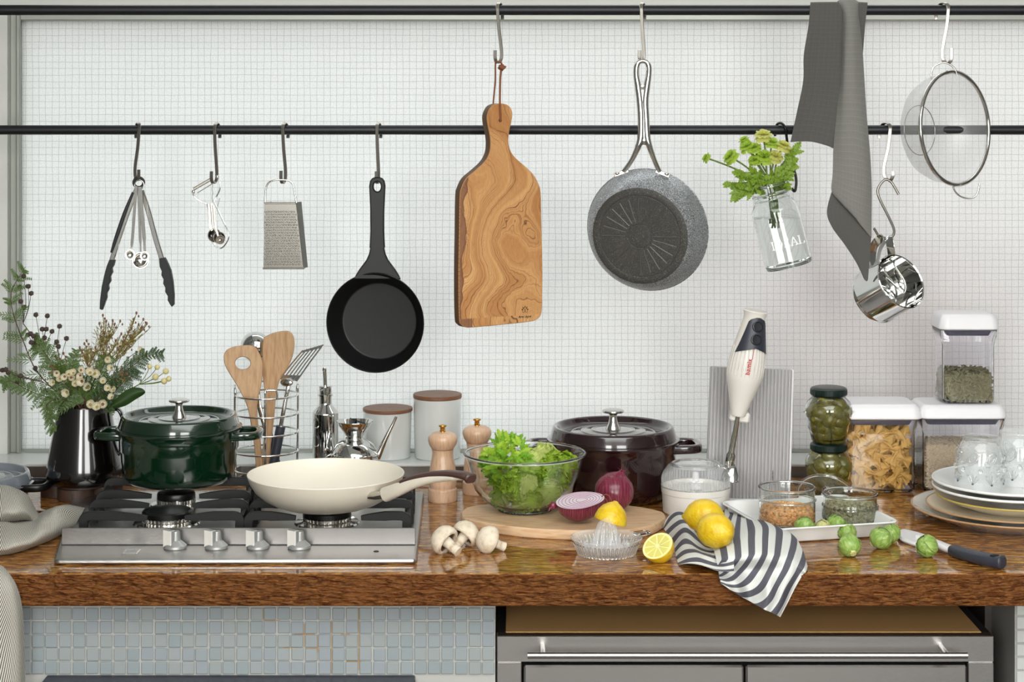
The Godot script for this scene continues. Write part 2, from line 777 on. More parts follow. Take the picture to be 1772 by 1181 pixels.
	m.albedo_texture = ntex(f, 1024, [[0.0, "#472a17"], [0.12, "#5e3a1f"], [0.4, "#704525"], [0.6, "#7f5029"], [0.72, "#67401f"], [0.85, "#915f30"], [1.0, "#553419"]])
	m.uv1_scale = Vector3(1.7, 9.0, 9.0)
	m.roughness = 0.6
	m.normal_scale = 0.9
	m.clearcoat_enabled = false
	M["strand_edge"] = m
	# woods
	m = mk("olive_wood", Color.WHITE, 0.5)
	m.albedo_texture = swirled_wood()
	m.uv1_scale = Vector3(100.0 / 0.24, -100.0 / 0.48, 1)
	m.uv1_offset = Vector3(0.5, 0.0, 0)
	M["olive_edge"] = mk("olive_edge", Color(0.36, 0.26, 0.17), 0.6)
	m = textured("beech", ntex(noise(SI, 0.02, 23, 4, 8.0), 512, [[0.0, "#a9835f"], [0.4, "#bf9871"], [0.7, "#c9a47c"], [1.0, "#b58c66"]]), Vector3(9, 1.4, 9), 0.5)
	m = textured("mill_wood", ntex(noise(SI, 0.02, 25, 4, 6.0), 512, [[0.0, "#c2967a"], [0.4, "#d3ac8c"], [0.7, "#dab698"], [1.0, "#c99f80"]]), Vector3(14, 2.5, 14), 0.32)
	m.clearcoat_enabled = true
	m.clearcoat = 0.35
	m.clearcoat_roughness = 0.2
	textured("acacia", ntex(noise(SI, 0.006, 27, 3, 40.0, true), 512, [[0.0, "#bd9068"], [0.3, "#d3ad85"], [0.6, "#dcbb96"], [1.0, "#c89d74"]]), Vector3(1.3, 8, 7), 0.5)
	textured("lid_wood", ntex(noise(SI, 0.02, 29, 3, 6.0), 256, [[0.0, "#6c4630"], [0.5, "#865b3f"], [1.0, "#75503a"]]), Vector3(6, 30, 6), 0.45)
	textured("dark_wood", ntex(noise(SI, 0.02, 31, 4, 6.0), 256, [[0.0, "#2e201a"], [0.5, "#4a352b"], [1.0, "#3a2820"]]), Vector3(20, 4, 20), 0.5)
	# enamels and ceramics
	for q in [["green_enamel", Color(0.022, 0.135, 0.068)], ["aubergine_enamel", Color(0.13, 0.048, 0.062)], ["grey_enamel", Color(0.47, 0.49, 0.52)], ["black_glaze", Color(0.030, 0.018, 0.016)], ["white_glaze", Color(0.86, 0.87, 0.86)]]:
		m = mk(q[0], q[1], 0.16)
		m.clearcoat_enabled = true
		m.clearcoat = 1.0
		m.clearcoat_roughness = 0.04
	mk("cream_ceramic", Color(0.92, 0.89, 0.83), 0.35)
	mk("cream_shell", Color(0.85, 0.815, 0.75), 0.30)
	mk("handle_brown", Color(0.30, 0.21, 0.19), 0.38)
	mk("cast_black", Color(0.030, 0.031, 0.034), 0.5)
	m = textured("speckled", ntex(noise(FastNoiseLite.TYPE_VALUE, 0.42, 33, 2), 512, [[0.0, "#3c3e40"], [0.42, "#5c5e60"], [0.55, "#8d9092"], [0.68, "#bcbfc0"], [1.0, "#dcdfe0"]]), Vector3(6, 6, 6), 0.38)
	m.metallic = 0.2
	m = textured("stone_black", ntex(noise(FastNoiseLite.TYPE_VALUE, 0.42, 35, 2), 512, [[0.0, "#262523"], [0.5, "#3a3835"], [0.72, "#4c4a45"], [0.85, "#857f72"], [1.0, "#a59f90"]]), Vector3(6, 6, 6), 0.6)
	# glass
	glassy("clear", Color(1, 1, 1), 0.015).metallic_specular = 0.36
	glassy("pressed", Color(0.97, 0.99, 1.0), 0.16)
	glassy("lid_clear", Color(0.95, 0.96, 0.97), 0.20)
	glassy("plastic_clear", Color(0.97, 0.97, 1.0), 0.03).metallic_specular = 0.36
	glassy("mesh_screen", Color(0.8, 0.8, 0.8), 0.30)
	solid_glass("crystal", Color(0.985, 0.995, 0.99))
	solid_glass("poly", Color(0.985, 0.985, 1.0), 0.045)
	solid_glass("greenish", Color(0.985, 1.0, 0.99))
	solid_glass("water", Color(1, 1, 1), 0.033)
	glassy("oil", Color(0.62, 0.58, 0.28), 0.05).metallic_specular = 0.2
	# plants and food
	for q in [["leaf_dark", Color(0.15, 0.25, 0.08)], ["leaf_mid", Color(0.47, 0.58, 0.16)], ["leaf_cedar", Color(0.27, 0.36, 0.13)], ["lettuce_green", Color(0.66, 0.78, 0.24)], ["lettuce_deep", Color(0.48, 0.66, 0.17)], ["lettuce_pale", Color(0.84, 0.88, 0.54)], ["petal_white", Color(0.93, 0.90, 0.80)], ["bloom_green", Color(0.66, 0.76, 0.28)], ["bloom_yellow", Color(0.80, 0.80, 0.46)], ["stem_green", Color(0.38, 0.46, 0.17)]]:
		m = mk(q[0], q[1], 0.5)
		m.backlight_enabled = true
		m.backlight = q[1].lightened(0.1)
	mk("twig", Color(0.30, 0.20, 0.15), 0.7)
	mk("pod_brown", Color(0.27, 0.22, 0.19), 0.85)
	mk("bud_red", Color(0.47, 0.31, 0.22), 0.6)
	mk("heart_yellow", Color(0.58, 0.52, 0.26), 0.6)
	mk("gold_stem", Color(0.52, 0.47, 0.22), 0.6)
	mk("berry", Color(0.82, 0.77, 0.55), 0.4)
	m = textured("onion_skin", ntex(noise(SI, 0.02, 41, 3, 8.0), 256, [[0.0, "#5c1c2c"], [0.5, "#742a3d"], [0.8, "#843649"], [1.0, "#96505f"]]), Vector3(60, 5, 60), 0.25)
	m = textured("lemon_skin", ntex(noise(SI, 0.02, 43, 2), 256, [[0.0, "#d6a712"], [0.5, "#dfb91e"], [1.0, "#e2c633"]]), Vector3(10, 10, 10), 0.34)
	m.normal_enabled = true
	m.normal_texture = ntex(noise(CE, 0.09, 44, 1), 256, null, 3.0)
	m.normal_scale = 0.5
	mk("lemon_pith", Color(0.93, 0.89, 0.62), 0.6)
	m = mk("lemon_pulp", Color(0.90, 0.83, 0.44), 0.2)
	m.subsurf_scatter_enabled = true
	m.subsurf_scatter_strength = 0.2
	m = textured("mushroom_skin", ntex(noise(SI, 0.015, 45, 4, 10.0), 256, [[0.0, "#ab9378"], [0.3, "#d6c6ae"], [0.6, "#e6dac6"], [1.0, "#d8c7ae"]]), Vector3(12, 12, 12), 0.65)
	mk("mushroom_gill", Color(0.36, 0.25, 0.18), 0.8)
	textured("sprout_leaf", ntex(noise(SI, 0.03, 47, 3, 12.0), 256, [[0.0, "#6d923c"], [0.5, "#8caa54"], [0.8, "#a9bf70"], [1.0, "#c6d398"]]), Vector3(22, 9, 22), 0.4)
	textured("sprout_pale", ntex(noise(SI, 0.03, 48, 3, 12.0), 256, [[0.0, "#b5b468"], [1.0, "#dad6a4"]]), Vector3(22, 22, 22), 0.5)
	textured("olive_skin", ntex(noise(SI, 0.03, 49, 3), 256, [[0.0, "#5f5a1c"], [0.5, "#7d7428"], [1.0, "#938a3c"]]), Vector3(30, 30, 30), 0.3)
	m = mk("pasta", Color(0.97, 0.78, 0.42), 0.5)
	m.backlight_enabled = true
	m.backlight = Color(0.5, 0.36, 0.14)
	mk("grain", Color.WHITE, 0.55).vertex_color_use_as_albedo = true
	# cloth
	m = mk("striped_linen", Color.WHITE, 0.9)
	m.albedo_texture = stripes(512, [[0.0, Color(0.86, 0.86, 0.84)], [0.52, Color(0.35, 0.345, 0.38)], [1.0, Color(0.35, 0.345, 0.38)]], true)
	m.uv1_scale = Vector3(1, 1, 1)
	m = mk("ticking", Color.WHITE, 0.9)
	m.albedo_texture = stripes(128, [[0.0, Color(0.80, 0.78, 0.73)], [0.62, Color(0.10, 0.11, 0.12)], [1.0, Color(0.10, 0.11, 0.12)]], false)
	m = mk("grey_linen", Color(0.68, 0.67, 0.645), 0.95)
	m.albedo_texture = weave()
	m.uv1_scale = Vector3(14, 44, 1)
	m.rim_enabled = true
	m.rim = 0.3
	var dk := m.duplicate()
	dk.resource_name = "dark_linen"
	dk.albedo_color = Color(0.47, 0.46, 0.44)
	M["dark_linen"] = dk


func stripes(w: int, st: Array, slub: bool) -> ImageTexture:
	var im := Image.create(w, 64, false, Image.FORMAT_RGB8)
	var r := RandomNumberGenerator.new()
	r.seed = 4
	for i in w:
		var c: Color = st[0][1] if float(i) / w < st[1][0] else st[1][1]
		var l := r.randf_range(-0.03, 0.03)
		for j in 64:
			var q := l + (r.randf_range(-0.05, 0.05) if slub else 0.0)
			im.set_pixel(i, j, Color(c.r + q, c.g + q, c.b + q))
	im.generate_mipmaps()
	return ImageTexture.create_from_image(im)


func swirled_wood() -> ImageTexture:      # olive wood: bands that flow round a knot
	var w := 384
	var h := 768
	var im := Image.create(w, h, false, Image.FORMAT_RGB8)
	var a := noise(FastNoiseLite.TYPE_SIMPLEX_SMOOTH, 1.0, 61, 2)
	var b := noise(FastNoiseLite.TYPE_SIMPLEX_SMOOTH, 1.0, 62, 3)
	var c := noise(FastNoiseLite.TYPE_SIMPLEX_SMOOTH, 1.0, 63, 2)
	var light := Color(0.86, 0.67, 0.45)
	var mid := Color(0.70, 0.48, 0.28)
	var dark := Color(0.33, 0.19, 0.11)
	for j in h:
		var v := 2.0 * j / h
		for i in w:
			var u := float(i) / w
			var dx := u - 0.55
			var dy := v - 1.15
			var knot := exp(-(dx * dx * 9.0 + dy * dy * 3.2))
			var t := u + 0.34 * a.get_noise_2d(u * 1.1 + 3.0, v * 1.0) + 0.28 * knot * sin(dy * 3.4 + dx * 2.0) + 0.035 * b.get_noise_2d(u * 5.0, v * 4.0)
			var k := 0.5 + 0.9 * c.get_noise_2d(t * 5.5, v * 0.35)
			var col := light.lerp(mid, clampf(k, 0, 1))
			var st := absf(fposmod(t * 17.0 + 0.5 * c.get_noise_2d(t * 9.0, 7.0), 1.0) - 0.5) * 2.0
			var deep := clampf(0.35 + 1.3 * c.get_noise_2d(t * 7.0 + 20.0, v * 0.5), 0.0, 1.0)
			col = col.lerp(dark, clampf(1.0 - st * 7.0, 0.0, 1.0) * minf(1.0, deep * 1.15))
			var fine := absf(fposmod(t * 61.0, 1.0) - 0.5) * 2.0
			col = col.lerp(mid, (1.0 - fine) * 0.32)
			var st2 := absf(fposmod(t * 37.0 + 1.3 * c.get_noise_2d(t * 5.0, v * 0.6), 1.0) - 0.5) * 2.0
			col = col.lerp(dark, clampf(1.0 - st2 * 5.0, 0.0, 1.0) * clampf(0.15 + 1.2 * c.get_noise_2d(t * 6.0 + 50.0, v * 0.8), 0.0, 0.7))
			var rind := 0.245 - 0.05 * v + 0.05 * b.get_noise_2d(u * 2.0, v * 3.0) - u
			if rind > 0.0:
				col = col.lerp(Color(0.47, 0.31, 0.23), 0.72 if rind > 0.012 else 0.95)
			var g := 0.03 * b.get_noise_2d(u * 60.0, v * 12.0)
			im.set_pixel(i, j, Color(col.r + g, col.g + g, col.b + g))
	im.generate_mipmaps()
	return ImageTexture.create_from_image(im)


func weave() -> ImageTexture:
	var im := Image.create(128, 128, false, Image.FORMAT_RGB8)
	var r := RandomNumberGenerator.new()
	r.seed = 9
	var a := []
	var b := []
	for i in 128:
		a.append(r.randf_range(-0.16, 0.16))
		b.append(r.randf_range(-0.16, 0.16))
	for i in 128:
		for j in 128:
			var q: float = 0.74 + (a[i] if (i + j) % 2 == 0 else b[j]) + r.randf_range(-0.12, 0.12)
			im.set_pixel(i, j, Color(q, q, q))
	return ImageTexture.create_from_image(im)


# ---------------------------------------------------------------- the room
func slab(called: String, lo: Vector3, hi: Vector3, m: Material, parent: Node = self, bev := 0.0) -> MeshInstance3D:
	var g := G.new()
	var c := (lo + hi) / 2
	g.box(Vector3.ZERO, hi - lo, bev)
	var o := struct(called, g, m, parent)
	o.position = c
	return o


func room():
	var xl := -1.21
	var xr := 2.3
	var zb := 4.4
	slab("floor", Vector3(xl - 0.15, -0.1, -1.15), Vector3(xr + 0.15, 0.0, zb + 0.15), M.floor_board)
	# ceiling round the unseen opening that lights the tops of things
	slab("ceiling", Vector3(xl - 0.15, 2.55, -1.15), Vector3(xr + 0.15, 2.65, 1.0), M.ceiling_paint)
	slab("ceiling", Vector3(xl - 0.15, 2.55, 3.0), Vector3(xr + 0.15, 2.65, zb + 0.15), M.ceiling_paint)
	slab("ceiling", Vector3(xl - 0.15, 2.55, 1.0), Vector3(-0.9, 2.65, 3.0), M.ceiling_paint)
	slab("ceiling", Vector3(1.5, 2.55, 1.0), Vector3(xr + 0.15, 2.65, 3.0), M.ceiling_paint)
	slab("wall_left", Vector3(xl - 0.15, 0, -1.15), Vector3(xl, 2.55, zb), M.room_grey)  # side walls out of view, grey to darken reflections in the steel
	slab("wall_right", Vector3(xr, 0, -1.15), Vector3(xr + 0.15, 2.55, zb), M.room_grey)
	# unseen wall behind the camera, opened for two lights, grey below to darken reflections
	slab("wall_rear", Vector3(xl, 0, zb), Vector3(xr, 0.95, zb + 0.15), M.room_grey)
	slab("wall_rear", Vector3(xl, 2.45, zb), Vector3(xr, 2.55, zb + 0.15), M.white_paint)
	for q in [[xl, -1.15 - 0.02], [-0.35, 0.5], [2.0, xr]]:
		if q[1] > q[0]:
			slab("wall_rear", Vector3(q[0], 0.95, zb), Vector3(q[1], 2.45, zb + 0.15), M.white_paint)


const DG := 3.90       # the glass
const DF := 3.86       # front of its frame
const DU := 3.74       # foot of the upstand
const SILL := 0.0281   # sill above the worktop

func window_wall():
	var zg := CAMZ - DG
	var zf := CAMZ - DF
	var gl := at(38, 37, DG)
	var gb := at(38, 777, DG)
	var xr := at(1905, 0, DG).x
	# wall round the window
	var w0 := zf - 0.12
	var frame_l := at(16, 0, DF).x
	slab("wall_back", Vector3(-1.21, 0, w0), Vector3(frame_l, 2.55, zf + 0.012), M.white_paint)
	slab("wall_back", Vector3(frame_l, at(0, 9, DF).y, w0), Vector3(xr + 0.05, 1.96, zf + 0.012), M.white_paint)
	slab("wall_back", Vector3(frame_l, 2.45, w0), Vector3(xr + 0.05, 2.55, zf + 0.012), M.white_paint)
	var up := Node3D.new()  # unseen window above the view, placed for light from over the worktop
	up.name = "unseen_window_2"
	up.set_meta("kind", "structure")
	add_child(up)
	for q in [[frame_l, 1.96, xr + 0.05, 1.99], [frame_l, 2.42, xr + 0.05, 2.45], [frame_l, 1.99, frame_l + 0.03, 2.42], [xr + 0.02, 1.99, xr + 0.05, 2.42]]:
		slab("frame_piece", Vector3(q[0], q[1], zg - 0.02), Vector3(q[2], q[3], zf), M.old_alu, up, 0.002)
	slab("pane", Vector3(frame_l + 0.03, 1.99, zg - 0.006), Vector3(xr + 0.02, 2.42, zg), M.wired_glass, up)
	slab("wall_back", Vector3(xr + 0.05, 0, w0), Vector3(2.3, 2.55, zf + 0.012), M.white_paint)
	slab("wall_back", Vector3(frame_l, 0, w0), Vector3(xr + 0.05, TOP + SILL - 0.03, zf + 0.012), M.white_paint)
	# window: frame pieces, glass, wires
	var w := Node3D.new()
	w.name = "window_1"
	w.set_meta("kind", "structure")
	add_child(w)
	var y0 := TOP + SILL
	slab("frame_stile", Vector3(frame_l, y0, zg - 0.02), Vector3(gl.x, at(0, 9, DF).y, zf), M.old_alu, w, 0.002)
	slab("frame_bead", Vector3(at(29, 0, DF).x, y0, zf), Vector3(at(36.5, 0, DF).x, at(0, 26, DF).y, zf + 0.008), M.old_alu, w, 0.002)
	slab("frame_bead", Vector3(frame_l + 0.001, y0, zf), Vector3(at(19, 0, DF).x, at(0, 26, DF).y, zf + 0.014), M.old_alu, w, 0.002)
	slab("frame_head", Vector3(gl.x, gl.y, zg - 0.02), Vector3(xr, at(0, 9, DF).y, zf), M.old_alu, w, 0.002)
	slab("frame_sill", Vector3(gl.x, y0 + 0.001, zg - 0.02), Vector3(xr, gb.y, zf), M.old_alu, w, 0.002)
	slab("frame_stile", Vector3(xr, y0, zg - 0.02), Vector3(xr + 0.05, at(0, 9, DF).y, zf), M.old_alu, w, 0.002)
	slab("pane", Vector3(gl.x, gb.y, zg - 0.006), Vector3(xr, gl.y, zg), M.wired_glass, w)
	var g := G.new()
	var pitch := 11.45 * DG / F
	var th := 0.00031
	var nx := int((xr - gl.x) / pitch)
	for i in nx:
		var x0 := gl.x + pitch * (i + 0.6)
		var p := PackedVector3Array()
		for j in 26:
			p.append(Vector3(x0 + 0.0007 * sin(i * 1.7 + j * 0.9) + 0.0005 * sin(j * 2.3 + i), lerpf(gb.y, gl.y, j / 25.0), zg + 0.0004))
		g.sweep(p, PackedVector2Array([Vector2(-th, 0), Vector2(0, -th), Vector2(th, 0), Vector2(0, th)]), Vector3(0, 0, 1), null, false, false)
	var ny := int((gl.y - gb.y) / pitch)
	for i in ny:
		var yy := gb.y + pitch * (i + 0.5)
		var p := PackedVector3Array()
		for j in 60:
			p.append(Vector3(lerpf(gl.x, xr, j / 59.0), yy + 0.0006 * sin(i * 2.1 + j * 0.8) + 0.0004 * sin(j * 2.7 + i), zg + 0.0006))
		g.sweep(p, PackedVector2Array([Vector2(-th, 0), Vector2(0, -th), Vector2(th, 0), Vector2(0, th)]), Vector3(0, 0, 1), null, false, false)
	stuff(obj("wire_mesh", g, M.wire, w))
	# sill ledge with its aluminium track, upstand under it
	var zs := CAMZ - DU
	slab("trim_1", Vector3(-1.21, TOP + SILL - 0.006, zf - 0.05), Vector3(2.3, TOP + SILL, zs + 0.004), M.sill_stone, self, 0.0015)
	slab("trim_2", Vector3(-1.21, TOP - 0.05, zf - 0.05), Vector3(2.3, TOP + SILL - 0.006, zs), M.dull_steel)
	# unseen walls outside, placed to vary the tint and light on the pane
	slab("unseen_wall_outside", at(1215, 700, 4.16), at(1745, 335, 4.36) + Vector3(0, 0, 0), M.unseen_wall_blush)
	slab("unseen_wall_outside", Vector3(-1.4, -0.1, CAMZ - 4.9), Vector3(2.6, at(0, 600, 4.6).y, CAMZ - 4.8), M.white_paint)


func worktop():
	var zs := CAMZ - DU
	var g := G.new()
	var lo := Vector3(-1.205, TOP - 0.0533, zs + 0.0005)
	var hi := Vector3(1.25, TOP, 0.0)
	g.box((lo + hi) / 2 - Vector3(0, 0, 0), hi - lo, 0.0025)
	var o := obj("worktop", g, M.strand_board)
	tag(o, "thick glossy brown strand board worktop running under everything on the counter", "worktop")
	# front band of the same board, sawn across
	var e := G.new()
	e.box(Vector3((lo.x + hi.x) / 2, TOP - 0.0265, 0.001), Vector3(hi.x - lo.x, 0.0515, 0.004), 0.0012)
	obj("front_edge", e, M.strand_edge, o)


func under_worktop():
	# tiled front
	var d := 3.0
	var s := d / F
	var z := CAMZ - d
	var x0 := at(-60, 0, d).x
	var x1 := at(857, 0, d).x
	var yb := at(0, 1340, d).y
	var wall := slab("wall_front", Vector3(-1.2, 0, z - 0.1), Vector3(x1, TOP - 0.054, z), M.grout)
	var off := wall.position
	var kinds := []
	var shades := [Color(0.585, 0.615, 0.625), Color(0.57, 0.605, 0.615), Color(0.60, 0.625, 0.63), Color(0.585, 0.61, 0.63), Color(0.595, 0.62, 0.62)]
	for q in 5:
		kinds.append(mk("tile_glaze_%d" % q, shades[q], 0.22))
	var g := G.new(s)
	g.box(Vector3(0, 0, 0), Vector3(21.2, 21.2, 7), 1.2)
	var tile := g.mesh()
	var r := RandomNumberGenerator.new()
	r.seed = 21
	for j in 5:
		for i in 36:
			var o := obj("tile", tile, kinds[r.randi() % 5], wall)
			o.position = at(845.5 - i * 23.62, 1062.5 + j * 23.4, d) + Vector3(r.randf_range(-0.0006, 0.0006), r.randf_range(-0.0006, 0.0006), r.randf_range(-0.0006, 0.0006)) - off
			o.rotation = Vector3(r.randf_range(-0.012, 0.012), r.randf_range(-0.012, 0.012), r.randf_range(-0.012, 0.012))
	g = G.new()
	for q in [[573.9, 1074, 1166], [526.6, 1080, 1120], [455.7, 1052, 1072], [621.1, 1052, 1160], [550.2, 1098, 1122], [550.2, 1122, 1130]]:
		g.box((at(q[0], q[1], d) + at(q[0], q[2], d)) / 2 + Vector3(0, 0, 0.0006) - off, Vector3(0.0012, (q[2] - q[1]) * s, 0.0016))
	for q in [[510, 545, 1097.8], [455, 485, 1074.4], [590, 606, 1097.8], [490, 516, 1121.2], [528, 552, 1121.2], [600, 624, 1144.6]]:
		g.box((at(q[0], q[2], d) + at(q[1], q[2], d)) / 2 + Vector3(0, 0, 0.0006) - off, Vector3((q[1] - q[0]) * s, 0.0011, 0.0016))
	obj("rust_stain", g, M.rust_stain, wall)
	# oven, of which only the top strip shows
	var ov := thing("built_in_oven", "black top edge of the oven built in under the tiled front", "oven", at(398, 1340, 2.99))
	g = G.new()
	var wd := 640 * 2.99 / F
	g.box(Vector3(0, (1340 - 1177) * 2.99 / F / 2, -0.02), Vector3(wd, (1340 - 1177) * 2.99 / F, 0.09), 0.003)
	obj("body", g, M.gap_black, ov)
	g = G.new()
	g.box(Vector3(0, (1340 - 1175.5) * 2.99 / F, -0.02), Vector3(wd, 0.006, 0.1), 0.002)
	obj("top_trim", g, M.slate_plastic, ov)
	# steel refrigerator under the worktop
	var df := 3.02
	var sf := df / F
	var top := at(0, 1101, df).y
	var fx0 := at(859.5, 0, df).x
	var fx1 := at(1719.5, 0, df).x
	var fr := thing("undercounter_refrigerator", "brushed steel two-door refrigerator under the worktop, with a long bar handle", "refrigerator", Vector3((fx0 + fx1) / 2, 0, CAMZ - df))
	var hw := (fx1 - fx0) / 2
	g = G.new()
	g.box(Vector3(0, top / 2, -0.3), Vector3(hw * 2, top - 0.002, 0.56), 0.0)
	obj("body", g, M.gap_black, fr)
	g = G.new()
	g.box(Vector3(0, top - 0.001, -0.31), Vector3(hw * 2 - 0.03, 0.004, 0.58), 0.001)
	obj("top_board", g, M.fibreboard, fr)
	# face frame
	var yd := at(0, 1147, df).y
	var bl := (903 - 859.5) * sf
	var br := (1719.5 - 1675) * sf
	g = G.new()
	g.box(Vector3(0, (top + yd) / 2, -0.012), Vector3(hw * 2, top - yd, 0.024), 0.0015)
	g.box(Vector3(-hw + bl / 2, yd / 2, -0.012), Vector3(bl, yd - 0.001, 0.024), 0.0015)
	g.box(Vector3(hw - br / 2, yd / 2, -0.012), Vector3(br, yd - 0.001, 0.024), 0.0015)
	obj("face_frame", g, M.brushed, fr)
	for q in [[906.5, 1286], [1290, 1671.5]]:
		g = G.new()
		var a := at(q[0], 1150.5, df)
		var b := at(q[1], 1150.5, df)
		g.box(Vector3((a.x + b.x) / 2 - fr.position.x, a.y / 2 + 0.04, -0.006), Vector3(b.x - a.x, a.y - 0.08, 0.026), 0.003)
		obj("door", g, M.brushed, fr)
	g = G.new()
	var ha := at(913, 1135, df - 0.045) - fr.position
	var hb := at(1674, 1135, df - 0.045) - fr.position
	g.tube(PackedVector3Array([ha, ha.lerp(hb, 0.5), hb]), 0.0052, 14)
	var handle := obj("handle", g, M.brushed, fr)
	for q in [0.035, 0.955]:
		g = G.new()
		var c := ha.lerp(hb, q)
		g.tube(PackedVector3Array([c, Vector3(c.x, c.y + 0.002, -0.001)]), 0.005, 10)
		obj("handle_post", g, M.brushed, handle)
	# grey side panel and the tiled return beside it
	slab("wall_side", Vector3(at(1692, 0, 3.3).x, 0, CAMZ - 3.45), Vector3(at(1757, 0, 3.25).x, TOP - 0.054, CAMZ - 3.25), M.grey_paint)
	var ret := slab("wall_return", Vector3(at(1756, 0, 3.1).x, 0, CAMZ - 3.3), Vector3(1.25, TOP - 0.054, CAMZ - 3.1), M.grout)
	for j in 6:
		for i in 2:
			var o := obj("tile", tile, M.white_glaze, ret)
			o.position = at(1769 + i * 23.4, 1055 + j * 23.4, 3.1) - ret.position


# ---------------------------------------------------------------- rails and what hangs from them
const DUP := 3.50      # upper rail
const DLO := 3.58      # lower rail

func flat(a: PackedVector2Array, p: Vector3, b: Basis) -> PackedVector2Array:   # pixels seen on the plane through p across b.z, in that plane's metres
	var o := PackedVector2Array()
	for q in a:
		var dir := at(q.x, q.y, 1.0) - Vector3(0, CAMY, CAMZ)
		var eye := Vector3(0, CAMY, CAMZ)
		var hit := eye + dir * ((p - eye).dot(b.z) / dir.dot(b.z))
		o.append(Vector2((hit - p).dot(b.x), (hit - p).dot(b.y)))
	return o


func lift(a: PackedVector2Array, z := 0.0) -> PackedVector3Array:
	var o := PackedVector3Array()
	for q in a:
		o.append(Vector3(q.x, q.y, z))
	return o


func px3(a: Array, x: float, y: float) -> PackedVector3Array:     # [column, row, nearness] in pixels round (x, y)
	var o := PackedVector3Array()
	for q in a:
		o.append(Vector3(q[0] - x, y - q[1], q[2] if q.size() > 2 else 0.0))
	return o


func rails_and_hooks():
	for q in [[17.5, DUP, 9.0, "upper dark iron rail across the top of the window, holding the board and the towel"], [225, DLO, 8.2, "lower dark iron rail halfway up the window, holding the small tools"]]:
		var r := thing("hanging_rail", q[3], "rail", at(886, q[0], q[1]))
		var g := G.new()
		var a := -1.20
		var b := 2.29
		g.tube(PackedVector3Array([Vector3(a, 0, 0), Vector3(-0.5, 0, 0), Vector3(0.6, 0, 0), Vector3(b, 0, 0)]), q[2] * q[1] / F, 20)
		obj("bar", g, M.rail_iron, r)
		g = G.new()
		g.x = Transform3D(facing(Vector3.RIGHT), Vector3(a, 0, 0))
		g.lathe(PackedVector2Array([Vector2(0, -0.008), Vector2(0.024, -0.008), Vector2(0.024, 0.006), Vector2(0.015, 0.010), Vector2(0, 0.010)]), 24)
		obj("flange", g, M.rail_iron, r)
		g = G.new()
		g.x = Transform3D(facing(Vector3.LEFT), Vector3(b, 0, 0))
		g.lathe(PackedVector2Array([Vector2(0, -0.008), Vector2(0.024, -0.008), Vector2(0.024, 0.006), Vector2(0.015, 0.010), Vector2(0, 0.010)]), 24)
		obj("flange", g, M.rail_iron, r)
	var gr := "flat steel hooks on the two rails"
	# behind, front top, low, end columns; rail top; low row; end row
	for q in [[233, 243, 236, 244.5, 216, 313, 293, "flat steel hook that carries the tongs and the measuring spoons"],
			[378.5, 373, 376.5, 369.5, 216, 318, 296, "flat steel hook that carries the small peeler"],
			[497, 490.5, 495, 489, 216, 318, 295, "flat steel hook that carries the little box grater"],
			[658, 653, 655.5, 653, 216, 318, 296, "flat steel hook that carries the black frying pan"],
			[1524, 1538.5, 1528, 1540.5, 216, 313, 296, "flat steel hook beside the towel, with a thinner hook hanging in it"],
			[869, 861, 867.5, 857, 8, 111, 88, "flat steel hook on the upper rail with the leather cord of the board"],
			[1116, 1109, 1113.5, 1105, 8, 111, 88, "flat steel hook on the upper rail in the loop of the grey pan's handle"],
			[1623, 1638.5, 1628.5, 1641, 8, 111, 84, "flat steel hook on the upper rail that carries the sieve"]]:
		var up: bool = q[4] < 100
		var d := DUP if up else DLO
		var rr := 9.0 if up else 8.2
		var yt: float = q[4]
		var s := d / F
		var o := px3([[q[0], yt + 2 * rr + 7, -rr - 3], [q[0], yt + rr + 3, -rr - 3.5], [lerpf(q[0], q[1], 0.3), yt, -rr * 0.6], [lerpf(q[0], q[1], 0.7), yt - 2.5, rr * 0.2], [q[1], yt + 2, rr * 0.9], [lerpf(q[1], q[2], 0.05), yt + rr + 3, rr + 2.5],
			[lerpf(q[1], q[2], 0.35), lerpf(yt, q[5], 0.4), rr + 2], [q[2], q[5] - 26, rr + 1], [q[2], q[5] - 10, rr + 1.5], [lerpf(q[2], q[3], 0.35), q[5] - 2.5, rr + 5], [lerpf(q[2], q[3], 0.75), q[5] - 2, rr + 11], [q[3], q[5] - 10, rr + 13.5], [q[3], q[6], rr + 13]], q[1], yt + rr)
		var g := G.new(s)
		g.sweep(spl(o, 5), rrect(1.9, 6.0, 0.6, 1), Vector3(1, 0, 0.25), null, false, true, true)
		tag(obj("s_hook", g, M.hook_steel), q[7], "hook", gr)
		get_child(-1).position = at(q[1], yt + rr, d)
	# round wire hook under the fifth hook
	var g := G.new(3.545 / F)
	g.tube(spl(px3([[1555, 337, 1], [1548, 324], [1542, 315, -1], [1533, 311, -1], [1524, 318], [1518.5, 330, 1], [1522, 345, 2], [1536, 373, 2], [1545, 392, 1], [1547, 403], [1542, 413, -1], [1532, 418, -2], [1524, 414, -1], [1512, 395, 1]], 1535, 312), 5), 2.3, 8)
	tag(obj("wire_hook", g, M.hook_steel), "round wire hook that holds the steel sifter cup", "hook")
	get_child(-1).position = at(1535, 312, 3.545)
	# black hook of the jar
	g = G.new(DLO / F)
	g.tube(spl(px3([[1343, 236, -12], [1343, 226, -12], [1346, 215, -4], [1352, 214, 6], [1357.5, 222, 12], [1359.5, 236, 10], [1364, 262, 5], [1372, 290, 4], [1376.5, 306, 4], [1377, 320, 4], [1374.5, 331, 4], [1369, 326, 5]], 1357, 225), 5), 2.4, 8)
	tag(obj("black_hook", g, M.black_enamel), "thin black wire hook that holds the flower jar on the lower rail", "hook")
	get_child(-1).position = at(1357, 225, DLO)


